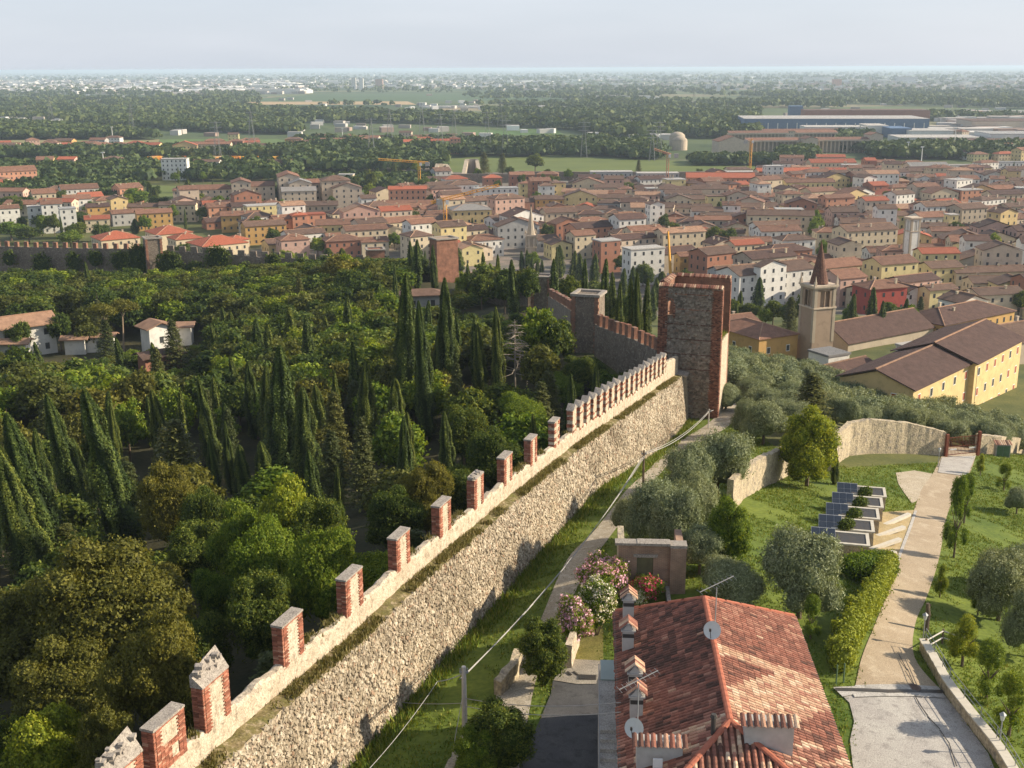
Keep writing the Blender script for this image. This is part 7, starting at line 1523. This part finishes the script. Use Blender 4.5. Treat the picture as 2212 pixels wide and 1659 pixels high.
RN = {'brown': 'brown', 'terracotta': 'terracotta', 'dark': 'dark brown', 'red': 'red', 'tan': 'light tiled', 'grey': 'grey', 'pale': 'flat pale'}
dense = [PZ(u, v, 0)[:2] for u, v in [(780, 470), (860, 430), (1130, 425), (1290, 408), (1560, 396), (1700, 372), (1850, 372), (2000, 385), (2212, 380), (2500, 385), (2500, 760), (2212, 705), (2050, 690), (1830, 690), (1730, 660), (1560, 650), (1440, 590), (1330, 585), (1240, 560), (1010, 585), (860, 560), (780, 545)]]
left_t = [PZ(u, v, 0)[:2] for u, v in [(200, 500), (200, 470), (480, 455), (620, 470), (800, 480), (800, 560), (560, 560), (560, 520), (440, 500)]]
cands = []
g = np.random.default_rng(41); random.seed(5)
TH0 = math.radians(13)
for row in range(-6, 90):
    yy = 380 + row * 13.0; x = -330 + g.uniform(0, 10)
    while x < 560:
        w = g.uniform(9, 24); cxr = x + w / 2; cyr = yy + g.uniform(-1.5, 1.5)
        X = cxr * math.cos(TH0 * .7) - (cyr - 600) * math.sin(TH0 * .7); Y = 600 + cxr * math.sin(TH0 * .7) + (cyr - 600) * math.cos(TH0 * .7)
        cands.append((X, Y, w)); x += w + (g.uniform(0, .6) if g.random() < .72 else g.uniform(3, 11))
sel = []
for X, Y, w in cands:
    P_ = np.array([X]), np.array([Y]); ind = inpoly(*P_, dense)[0]; inl = inpoly(*P_, left_t)[0]
    if not (ind or inl) or (inl and not ind and g.random() < .35): continue
    if abs(X) > .50 * Y + 20: continue
    if ind and g.random() < .11: continue
    l = g.uniform(9.0, 12.5); th = TH0 * .7 + g.normal(0, .07) + (.3 if X < 0 else .10 * math.sin(Y * .013 + X * .02) * 3)
    w2 = w * .97
    if obb_hit(X, Y, w2, l, th, -1.2): continue
    z = max(0, h1(X, Y)) if math.hypot(X, Y) < 600 else 0.0
    h_ = g.choice([4, 5.5, 7, 8.0, 9.5, 11, 12.5, 15], p=[.12, .15, .17, .17, .14, .11, .08, .06]); roof = g.choice(['gable', 'gabley', 'hip', 'flat'], p=[.60, .2, .17, .03]); OBB.append((X, Y, w2, l, th))
    sel.append((X, Y, z, w2, l, h_, th, roof, g.choice(wall_pal), g.choice(roof_pal)))
sel.sort(key=lambda q: math.hypot(q[0], q[1])); print('town', len(sel))
def visible(q):
    u, v = proj(q[0], q[1], q[2] + q[5]); return 0 < u < 2212 and 0 < v < 1659
near_h = [q for q in sel if visible(q)][:215]; ns = set(id(q) for q in near_h)
for q in near_h:
    X, Y, z, w, l, h_, th, roof, wc, rc = q; rc2 = 'pale' if roof == 'flat' else rc; r = make_house('house', X, Y, z, w, l, h_, th, roof, wc, rc2, chim=random.choice([0, 1, 2])); OBB.pop()
    big = 'long' if w > 17 else ('small' if w < 12 else 'mid-sized'); rt = {'gable': 'roof', 'gabley': 'gable-fronted roof', 'hip': 'hipped roof', 'flat': 'flat roof'}[roof]
    later(r, f"{big} {WN[wc]} house with {RN[rc2]} {rt}" if roof != 'flat' else f"{big} {WN[wc]} house with flat roof", 'house', 'houses of the old town', (X, Y, z + h_))
mw, mr, mn, mc = MB(), MB(), MB(), MB(); wk = list(WALLS); rk = list(ROOFS)
for q in sel:
    if id(q) in ns: continue
    X, Y, z, w, l, h_, th, roof, wc, rc = q; house_geo(mw, mr, mn, X, Y, z, w, l, h_, th, roof, wk.index(wc), rk.index('pale' if roof == 'flat' else rc), wn_=1)
    for _ in range(random.choice([0, 1, 2])): mc.box((X + random.uniform(-.3, .3) * w, Y + random.uniform(-.3, .3) * l, z + h_ + 1.6), (.8, .7, 2.2), th)
root = empty('distant_town_houses', (0, 0, 0)); tag(root, 'crowded roofs of the old town farther out', 'houses', kind='stuff')
for mb, nm, mt in ((mw, 'walls', [M['w_' + k] for k in wk]), (mr, 'roofs', [M['r_' + k] for k in rk]), (mn, 'windows', [M['glass']]), (mc, 'chimneys', [M['w_lightstone']])): o = mb.build(nm, mt, root); o['kind'] = 'stuff'
# town trees
def far_tree(k, u, v, hh, wpx, desc='dark green town tree'):
    x, y, z, D = solve_top(u, v, hh); r = tree(k, x, y, z, hh, wpx * D / 2500); later(r, desc, 'tree', 'trees in the town', (x, y, z + hh / 2))
for k, u, v, hh, w in [('broad', 430, 420, 11, 36), ('bright', 470, 425, 10, 40), ('broad', 560, 432, 9, 30), ('bright', 610, 432, 9, 30), ('broad', 440, 448, 9, 40), ('broad', 820, 455, 9, 60), ('broad', 860, 452, 10, 60), ('broad', 790, 456, 9, 40), ('broad', 890, 458, 9, 40), ('broad', 1270, 392, 9, 60), ('broad', 1310, 395, 9, 60), ('broad', 1350, 395, 9, 50), ('bright', 860, 405, 12, 50), ('broad', 915, 385, 14, 40), ('bright', 800, 398, 12, 30), ('broad', 800, 370, 16, 30), ('broad', 340, 425, 10, 50), ('bright', 290, 408, 12, 60), ('broad', 20, 425, 10, 60), ('broad', 60, 425, 9, 60), ('broad', 110, 430, 9, 50), ('bright', 200, 440, 9, 50), ('broad', 165, 482, 10, 50), ('broad', 215, 485, 9, 40), ('bright', 20, 480, 10, 70), ('broad', 60, 490, 9, 60), ('bright', 150, 500, 8, 60), ('broad', 230, 510, 7, 50), ('broad', 555, 470, 12, 40), ('broad', 590, 495, 9, 40), ('bright', 830, 515, 8, 30), ('broad', 960, 480, 9, 40), ('bright', 1095, 480, 9, 30), ('broad', 1060, 490, 8, 30), ('bright', 1760, 476, 12, 26), ('broad', 1725, 460, 10, 20), ('bright', 2150, 560, 7, 40), ('broad', 1895, 600, 9, 30), ('broad', 1955, 575, 8, 30), ('broad', 2190, 500, 8, 40), ('broad', 1850, 395, 10, 50), ('broad', 1940, 380, 10, 40), ('broad', 1900, 400, 9, 50), ('broad', 2205, 630, 9, 40), ('broad', 540, 420, 9, 30), ('broad', 500, 425, 9, 30), ('broad', 700, 500, 8, 30), ('broad', 1685, 365, 9, 30), ('broad', 1540, 420, 7, 20), ('conifer', 1380, 345, 14, 20), ('conifer', 1020, 470, 10, 12), ('conifer', 1045, 328, 20, 36), ('conifer', 1085, 330, 18, 30)]: far_tree(k, u, v, hh, w)
# ------------------------------------------------------------------ cranes, pylons, masts
def crane(u, vt, hh, jl, jr, tilt, label, mat, jibdir=0.0):
    x, y, z = PZ(u, vt, hh); D = depth(x, y, z); s = D / 2500; root = empty('tower_crane', (x, y, 0), jibdir); tag(root, label, 'crane', 'tower cranes'); b_ = .8
    def lat(p, q, w, nm, n):
        p = np.array(p, float); q = np.array(q, float); d = q - p; L_ = np.linalg.norm(d); d /= L_; a1 = np.cross(d, [0, 1, 0] if abs(d[1]) < .9 else [1, 0, 0]); a1 /= np.linalg.norm(a1); a2 = np.cross(d, a1); mb = MB()
        cs = [(-1, -1), (1, -1), (1, 1), (-1, 1)]
        for i, j in cs: mb.tube(p + (a1 * i + a2 * j) * w / 2, q + (a1 * i + a2 * j) * w / 2, .16, n=4, cap=False)
        for k in range(n):
            t0, t1 = k / n, (k + 1) / n
            for m_ in range(4): i, j = cs[m_]; i2, j2 = cs[(m_ + 1) % 4]; mb.tube(p + d * L_ * t0 + (a1 * i + a2 * j) * w / 2, p + d * L_ * t1 + (a1 * i2 + a2 * j2) * w / 2, .09, n=3, cap=False)
        mb.build(nm, mat, root)
    lat((0, 0, 0), (0, 0, hh), 1.5, 'mast', max(5, int(hh / 3)))
    if jl: lat((0, 0, hh), (-jl * s, 0, hh + math.tan(tilt) * -jl * s), 1.2, 'jib', 14)
    if jr: lat((0, 0, hh), (jr * s, 0, hh + math.tan(tilt) * jr * s), 1.2, 'jib' if jr > 30 else 'counter_jib', 14)
    mb = MB(); mb.box((-12 * s if jl < jr else 18 * s, 0, hh - 1.5), (3, 1.6, 3)); mb.build('counterweight', M['concrete'], root); mb = MB(); mb.box((1.2, -1, hh - 1.5), (1.5, 1.5, 2.2)); mb.build('cab', M['white'], root)
crane(961, 430, 24, 30, 118, math.radians(14), 'yellow tower crane with raised jib beside the bright yellow building', M['cranepaint']); crane(905, 350, 22, 88, 20, math.radians(-4), 'yellow tower crane with its jib pointing left above the ramparts', M['cranepaint']); crane(1623, 302, 30, 0, 3, 0, 'yellow crane mast before the cemetery', M['cranepaint'])
crane(1443, 332, 28, 30, 6, math.radians(-18), 'small red crane left of the cemetery', M['w_salmon'])
x, y, z = PZ(1450, 586, 8); root = empty('mobile_crane', (x, y, 0)); tag(root, 'yellow crane jib rising steeply just left of the castle tower top', 'crane'); mb = MB(); mb.tube((0, 0, 4), (-1.5, 2, 24), .7, .35, 4); mb.build('jib', M['cranepaint'], root); mb = MB(); mb.box((0, 0, 3), (3, 3, 8)); mb.build('base', M['metal'], root)
M['pylonmetal'] = surf('galvanised_grey', (.20, .21, .21), (.16, .17, .17), 1)
def pylon(u, vt, hh, label):
    x, y, z = PZ(u, vt, hh); root = empty('power_pylon', (x, y, 0)); tag(root, label, 'pylon', 'power pylons'); mb = MB(); b_ = hh * .09
    for i, j in ((-1, -1), (1, -1), (1, 1), (-1, 1)): mb.tube((i * b_, j * b_, 0), (i * .5, j * .5, hh), .16, n=4, cap=False)
    for k in range(9):
        t0, t1 = k / 9, (k + 1) / 9; w0, w1 = b_ * (1 - t0) + .5 * t0, b_ * (1 - t1) + .5 * t1
        for (i, j), (i2, j2) in zip(((-1, -1), (1, -1), (1, 1), (-1, 1)), ((1, -1), (1, 1), (-1, 1), (-1, -1))): mb.tube((i * w0, j * w0, hh * t0), (i2 * w1, j2 * w1, hh * t1), .09, n=3, cap=False)
    mb.build('lattice_mast', M['pylonmetal'], root); mb = MB(); [mb.tube((-6, 0, z_), (6, 0, z_), .18, n=4) for z_ in (hh * .75, hh * .86, hh * .97)]; mb.build('crossarm', M['metal'], root)
for i, (u, v, hh) in enumerate([(1091, 248, 42), (1052, 240, 45), (950, 245, 42), (980, 238, 40), (800, 255, 40), (840, 235, 44), (910, 222, 45), (1262, 262, 36), (1425, 262, 36), (1410, 280, 30), (540, 240, 44), (465, 262, 40), (105, 208, 46), (280, 225, 42), (1080, 205, 50), (1500, 190, 50)]): pylon(u, v, hh, ['grey lattice pylon above the woods'][0] + [' right of the twin pylons', ' near the red-banded mast', ' left of a close pair', ' right of a close pair', ' in the middle of the woods', ' farther back in the middle woods', ' behind the middle woods', ' left of the cemetery domes', ' beside the cemetery avenue', ' low by the cemetery avenue', ' in the left woods', ' nearest the left fields', ' far back at the left', ' behind the left fields', ' near the large green field', ' far back above the cemetery'][i])
for i, (u, vt, vb) in enumerate([(1960, 308, 340), (2060, 278, 330), (1990, 318, 350), (225, 330, 365), (740, 278, 298), (244, 275, 305), (868, 470, 512)]):
    p = PZ(u, vb, 0); D = depth(*p); hh = (vb - vt) * D / 2500; root = empty('light_mast', p); tag(root, 'tall pale light mast' + [' right of the cemetery', ' before the white sheds', ' among the cemetery trees', ' by the left fields', ' at the wood edge', ' over the left fields', ' near the salmon blocks'][i], 'mast', 'light masts'); mb = MB(); mb.tube((0, 0, 0), (0, 0, hh), .5, .3, 6); mb.build('pole', M['white'], root); mb = MB(); mb.box((0, 0, hh), (3, 1, 1)); mb.build('lamp_head', M['white'], root)
# chimney by the church
p = PZ(872, 500, 0)
# yellow machinery yard
mb = MB(); g = np.random.default_rng(8)
for _ in range(420):
    u = g.uniform(320, 625); v = g.uniform(344, 350); p = PZ(u, v, 0); mb.box((p[0], p[1], 1.6), (g.uniform(3, 11), 3, g.uniform(2, 4.5)), g.uniform(-.5, .5), tint=g.random())
o = mb.build('parked_machinery', M['orange']); tag(o, 'band of orange and yellow parked machinery beyond the trees', 'machinery', kind='stuff')
mb = MB()
for _ in range(260):
    u = g.uniform(120, 300); v = g.uniform(349, 362); p = PZ(u, v, 0); mb.box((p[0], p[1], 1.2), (4.2, 1.8, 1.5), g.uniform(-.2, .2), tint=.98)
for _ in range(160):
    u = g.uniform(910, 1040); v = g.uniform(231, 234); p = PZ(u, v, 0); mb.box((p[0], p[1], 2), (9, 4, 3), 0, tint=.98)
o = mb.build('parked_cars', M['orange']); tag(o, 'rows of pale parked cars on the plain', 'cars', kind='stuff')
# ------------------------------------------------------------------ meadows and fields as flat sheets on the plain
def field(name, pts, c1, c2, off=.06, sc_=.02):
    V = [PZ(u, v, off) for u, v in pts]; bmx = MB(); bmx.add(V, [tuple(range(len(V)))[::-1]] if False else [tuple(range(len(V)))]); o = bmx.build(name, surf(name + '_surface', c1, c2, sc_)); o['kind'] = 'structure'; return o
field('meadow', [(930, 372), (1640, 372), (1660, 352), (1230, 340), (1060, 335), (960, 345)], (.13, .16, .035), (.10, .13, .03)); field('meadow', [(280, 440), (420, 432), (470, 405), (330, 400)], (.13, .16, .04), (.11, .14, .03)); field('meadow', [(740, 415), (790, 415), (790, 398), (760, 396)], (.10, .16, .03), (.09, .14, .03))
field('meadow', [(60, 420), (250, 412), (240, 398), (40, 402)], (.14, .16, .04), (.10, .13, .03)); field('stubble_field', [(-60, 318), (110, 318), (340, 312), (345, 301), (-60, 303)], (.28, .24, .12), (.17, .19, .06), sc_=.008); field('crop_field', [(345, 312), (640, 312), (600, 300), (345, 301)], (.11, .17, .04), (.09, .14, .035))
field('wheat_field', [(400, 226), (900, 226), (880, 219), (420, 220)], (.45, .32, .17), (.38, .27, .14), .1, .005); field('crop_field', [(420, 222), (1240, 217), (1220, 201), (700, 203)], (.07, .12, .04), (.06, .10, .035), .05, .004); field('crop_field', [(0, 244), (300, 243), (280, 236), (20, 236)], (.09, .13, .045), (.08, .11, .04), .05, .004); field('crop_field', [(1000, 292), (1220, 292), (1200, 278), (1000, 281)], (.08, .15, .035), (.07, .12, .03), .05, .01); field('crop_field', [(330, 262), (440, 262), (430, 255), (330, 255)], (.10, .14, .045), (.08, .11, .04), .05, .01); field('bare_yard', [(110, 366), (320, 362), (640, 352), (640, 343), (320, 343), (110, 349)], (.36, .33, .28), (.30, .28, .25), .06, .02)
field('road', [(900, 392), (1640, 392), (1640, 389), (900, 389)], (.35, .34, .32), (.3, .29, .28), .08, .02)
# ------------------------------------------------------------------ far woods and far towns, joined
def blob_trees(regions, name, mat, quads=22, seed=3, patchy=False):
    g = np.random.default_rng(seed); P_, S_ = [], []
    for (n, poly, hmin, hmax) in regions:
        us = [p[0] for p in poly]; vs_ = [p[1] for p in poly]; k = 0
        U = g.uniform(min(us), max(us), n * 6); V_ = g.uniform(min(vs_), max(vs_), n * 6); ok = inpoly(U, V_, poly); U, V_ = U[ok], V_[ok]
        if patchy:
            xy = np.array([PZ(a_, b_, 0)[:2] for a_, b_ in zip(U[:n * 3], V_[:n * 3])]); q_ = np.sin(xy[:, 0] / 170 + 1.3 * np.sin(xy[:, 1] / 420)) + np.sin(xy[:, 1] / 150 + xy[:, 0] / 600) + .8 * np.sin(xy[:, 0] / 67 + xy[:, 1] / 90); kk = np.where(q_ > -.55)[0]; U, V_ = U[kk], V_[kk]
        U, V_ = U[:n], V_[:n]
        for u, v in zip(U, V_):
            x, y, _z = PZ(u, v, 0); P_.append((x, y)); S_.append(g.uniform(hmin, hmax))
    P_ = np.array(P_); S_ = np.array(S_); n = len(P_); d = g.normal(0, 1, (n, quads, 3)); d /= np.linalg.norm(d, axis=2)[..., None]; d[..., 2] = np.abs(d[..., 2]) - .25
    sx = (S_ * g.uniform(.45, .75, n))[:, None, None]; c = d * np.concatenate([np.repeat(sx, quads, 1)] * 2 + [np.repeat((S_ * .5)[:, None, None], quads, 1)], 2) * g.uniform(.6, 1.05, (n, quads, 1)); c[..., 0] += P_[:, 0:1]; c[..., 1] += P_[:, 1:2]; c[..., 2] += (S_ * .5)[:, None]
    base = g.random(n); tt = np.clip(base[:, None] * .7 + g.normal(.15, .15, (n, quads)), 0, 1).ravel(); size = np.repeat(S_ * .24, quads)[:, None]
    V, F = leafcards(c.reshape(-1, 3), d.reshape(-1, 3), size, .8, .35, g); o = link(name, mesh_np(name, V, [F], [mat], tint=np.repeat(tt, 4))); o['kind'] = 'stuff'; return o
def R4(u0, u1, v0, v1): return [(u0, v0), (u1, v0), (u1, v1), (u0, v1)]
M['farwood'] = leafmat('far_wood_leaf', (.028, .050, .014), (.066, .098, .026), (.145, .17, .045), .15)
blob_trees([(2600, R4(-80, 640, 268, 302), 9, 16), (1500, R4(-80, 640, 232, 268), 10, 18), (1000, R4(-80, 560, 200, 236), 12, 20), (1700, R4(620, 1300, 228, 300), 10, 18), (1500, R4(1240, 1640, 215, 300), 11, 19), (1200, R4(1600, 2300, 200, 236), 12, 20), (420, R4(2000, 2300, 232, 262), 10, 16), (500, R4(1000, 1700, 190, 216), 12, 20), (500, R4(620, 1000, 286, 302), 9, 16)], 'far_woods', M['farwood'], 22, 3, True)
blob_trees([(520, R4(-60, 660, 330, 344), 8, 13), (420, R4(-60, 330, 364, 396), 8, 12), (300, R4(100, 640, 358, 392), 8, 13), (520, R4(640, 1420, 312, 340), 9, 15), (240, R4(640, 960, 340, 372), 9, 14), (330, [(1120, 330), (1420, 345), (1420, 318), (1120, 312)], 9, 14), (220, R4(1490, 1720, 348, 358), 7, 11), (560, R4(1880, 2300, 325, 345), 9, 15), (110, R4(1370, 1430, 325, 345), 8, 11), (120, R4(1690, 1760, 335, 350), 9, 13), (90, R4(1800, 1880, 290, 330), 9, 13), (200, R4(-60, 300, 402, 440), 7, 11), (120, R4(400, 620, 425, 440), 7, 10), (160, R4(640, 940, 392, 410), 7, 10)], 'tree_belts', M['farwood'], 60, 4)
blob_trees([(1400, R4(-100, 2320, 172, 202), 10, 22), (2200, R4(-100, 2320, 155, 176), 12, 34)], 'farthest_woods', M['farwood'], 16, 5, True)
g = np.random.default_rng(91); k_ = 0; dn = [p for p in dense]
for _ in range(1600):
    Y = g.uniform(430, 1000); X = g.uniform(-.48 * Y, .47 * Y)
    if k_ >= 130: break
    if any(abs(X - q[0]) < 3 + q[2] * .5 and abs(Y - q[1]) < 2 + q[3] * .5 for q in OBB): continue
    z = max(0, h1(X, Y)) if math.hypot(X, Y) < 600 else 0; u, v = proj(X, Y, z)
    if not (0 < u < 2212): continue
    hh = g.uniform(8, 12); r = tree(g.choice(['broad', 'bright', 'broad', 'cypress']), X, Y, z, hh, g.uniform(6, 9)) if g.random() < .85 else tree('cypress', X, Y, z, hh + 2, 2.2); k_ += 1; later(r, 'green town tree', 'tree', 'trees in the town', (X, Y, z + hh / 2))
print('towntrees', k_)
M['farbld'] = tinted('far_buildings', [(0, (.30, .20, .16)), (.3, (.40, .35, .30)), (.6, (.55, .52, .48)), (1, (.75, .74, .71))], .01, 0)
mb = MB(); g = np.random.default_rng(77)
def scatter(n, poly, w, h, tr, mbx=mb):
    us = [p[0] for p in poly]; vs_ = [p[1] for p in poly]
    for _ in range(n):
        u = g.uniform(min(us), max(us)); v = g.uniform(min(vs_), max(vs_))
        x, y, _z = PZ(u, v, 0); mbx.box((x, y, 0), (g.uniform(*w), g.uniform(w[0], w[1]) * .7, 2 * g.uniform(*h)), g.uniform(-.4, .4), tint=g.uniform(*tr))
scatter(900, R4(-60, 660, 174, 204), (14, 60), (5, 12), (.1, 1)); scatter(70, R4(0, 660, 178, 202), (80, 220), (7, 12), (.8, 1)); scatter(260, R4(660, 1220, 176, 192), (14, 60), (5, 11), (.3, 1)); scatter(260, R4(1080, 1700, 180, 196), (12, 34), (6, 10), (.0, .9)); scatter(380, R4(1700, 2300, 178, 200), (12, 40), (6, 12), (.0, .8)); scatter(900, R4(-60, 2280, 158, 178), (20, 110), (5, 12), (.2, 1)); scatter(40, R4(1130, 1420, 204, 214), (14, 34), (6, 9), (.1, .9)); scatter(46, R4(-30, 640, 246, 270), (10, 22), (5, 8), (.2, .9)); scatter(60, R4(760, 1300, 226, 262), (9, 18), (5, 7), (.3, 1))
scatter(240, R4(-60, 2280, 206, 300), (9, 20), (4, 7), (.05, 1)); scatter(120, R4(1380, 1440, 292, 302), (10, 30), (4, 7), (.5, 1)); scatter(160, R4(2040, 2300, 250, 300), (15, 50), (5, 10), (.0, .9)); pass
o = mb.build('far_settlements', M['farbld']); tag(o, 'pale settlements scattered over the distant plain', 'buildings', kind='stuff')
# gabled houses in the left middle distance
mw, mr, mn = MB(), MB(), MB(); k = 0; g = np.random.default_rng(5); cnt = 0
for (n, u0, u1, v0, v1) in ((26, 0, 350, 316, 334), (16, 460, 720, 310, 332), (14, 720, 1000, 305, 318), (10, 80, 640, 366, 372), (26, 1820, 2230, 372, 392), (16, 940, 1240, 395, 420), (30, 2050, 2250, 300, 350), (18, -20, 240, 405, 470)):
    for _ in range(n):
        u = g.uniform(u0, u1); v = g.uniform(v0, v1); x, y, _z = PZ(u, v, 0); w = g.uniform(12, 24); l = g.uniform(10, 14); th = g.uniform(-.2, .6)
        if obb_hit(x, y, w, l, th, 1): continue
        OBB.append((x, y, w, l, th)); wc = g.choice(wall_pal); rc = g.choice(['terracotta', 'brown', 'red', 'terracotta']); h_ = g.uniform(6, 11)
        r = make_house('house', x, y, 0, w, l, h_, th, g.choice(['hip', 'gable']), wc, rc, chim=0); OBB.pop(); later(r, f"{WN[wc]} suburban house with {RN[rc]} roof", 'house', 'suburban houses', (x, y, h_)); cnt += 1
print('suburb', cnt)
# ------------------------------------------------------------------ haze
hb = MB(); hb.box((0, 31000, 49.0), (130000, 70000, 104)); haze = hb.build('haze', []) if False else None
V = [(-70000, -2000, -3.6), (70000, -2000, -3.6), (70000, 62000, -3.6), (-70000, 62000, -3.6), (-70000, -2000, 92), (70000, -2000, 92), (70000, 62000, 92), (-70000, 62000, 92)]
m = bpy.data.materials.new('haze'); m.use_nodes = True; t = m.node_tree; t.nodes.remove(t.nodes['Principled BSDF']); pv = t.nodes.new('ShaderNodeVolumePrincipled'); pv.inputs['Density'].default_value = 0.00008; pv.inputs['Color'].default_value = (.66, .81, .99, 1); pv.inputs['Anisotropy'].default_value = 0.1
t.links.new(pv.outputs[0], t.nodes['Material Output'].inputs['Volume'])
hz = link('haze', mesh_np('haze', V, [np.array([(0, 3, 2, 1), (4, 5, 6, 7), (0, 1, 5, 4), (1, 2, 6, 5), (2, 3, 7, 6), (3, 0, 4, 7)])], [m])); hz['kind'] = 'stuff'
# ------------------------------------------------------------------ labels that single each thing out
lms = [(p, *proj(x, y, z), depth(x, y, z)) for p, x, y, z in landmarks]
lms += [('the tiled house', 1560, 1400, 60), ('the wall end by the castle tower', 1440, 790, 155), ('the broken merlon', 1010, 1060, 95), ('the rusty gate', 2075, 960, 147), ('the garden gatehouse', 1400, 1200, 80), ('the small tower on the ridge', 1168, 620, 255), ('the umbrella pines', 245, 690, 280), ('the left park pavilion', 50, 715, 280), ('the gabled park pavilion', 340, 715, 270), ('the dead grey tree', 1112, 740, 200), ('the solar planters', 1820, 1120, 112), ('the retaining wall', 2060, 1530, 66), ('the ragged merlon', 460, 1480, 53), ('the pole among the olives', 1389, 1010, 105), ('the bottom left corner', 0, 1659, 55), ('the left edge of the picture', 0, 950, 110)]
pre = []
for o, desc, cat, grp, pos in auto:
    u, v = proj(*pos); D = depth(*pos); best = min(lms, key=lambda q: math.hypot(u - q[1], (v - q[2]) * 1.4)); du, dv = u - best[1], v - best[2]
    if abs(du) > abs(dv) * .9: rel = 'left of' if du < 0 else 'right of'
    else: rel = 'behind' if dv < 0 else 'before'
    pre.append((o, desc, rel, best[0], math.hypot(du, dv)))
from collections import defaultdict
grp_ = defaultdict(list)
for q in pre: grp_[(q[1], q[2], q[3])].append(q)
ORD = ['nearest', 'second', 'third', 'fourth', 'fifth', 'sixth', 'seventh', 'eighth', 'ninth', 'tenth', 'eleventh', 'twelfth', 'thirteenth', 'fourteenth', 'fifteenth', 'sixteenth', 'seventeenth', 'eighteenth', 'nineteenth', 'twentieth', 'twenty-first', 'twenty-second', 'twenty-third', 'twenty-fourth', 'twenty-fifth', 'twenty-sixth', 'twenty-seventh', 'twenty-eighth', 'twenty-ninth', 'thirtieth']
for (desc, rel, ph), L_ in grp_.items():
    L_.sort(key=lambda q: q[4])
    for i, q in enumerate(L_): q[0]['label'] = f"{desc} {rel} {ph}" if len(L_) == 1 else f"{desc}, {ORD[i] if i < 30 else str(i + 1) + 'th'} {rel} {ph}"
print('objects', len(bpy.data.objects), 'tris', sum(sum(len(p.vertices) - 2 for p in me.polygons) for me in bpy.data.meshes if len(me.polygons) < 20) )
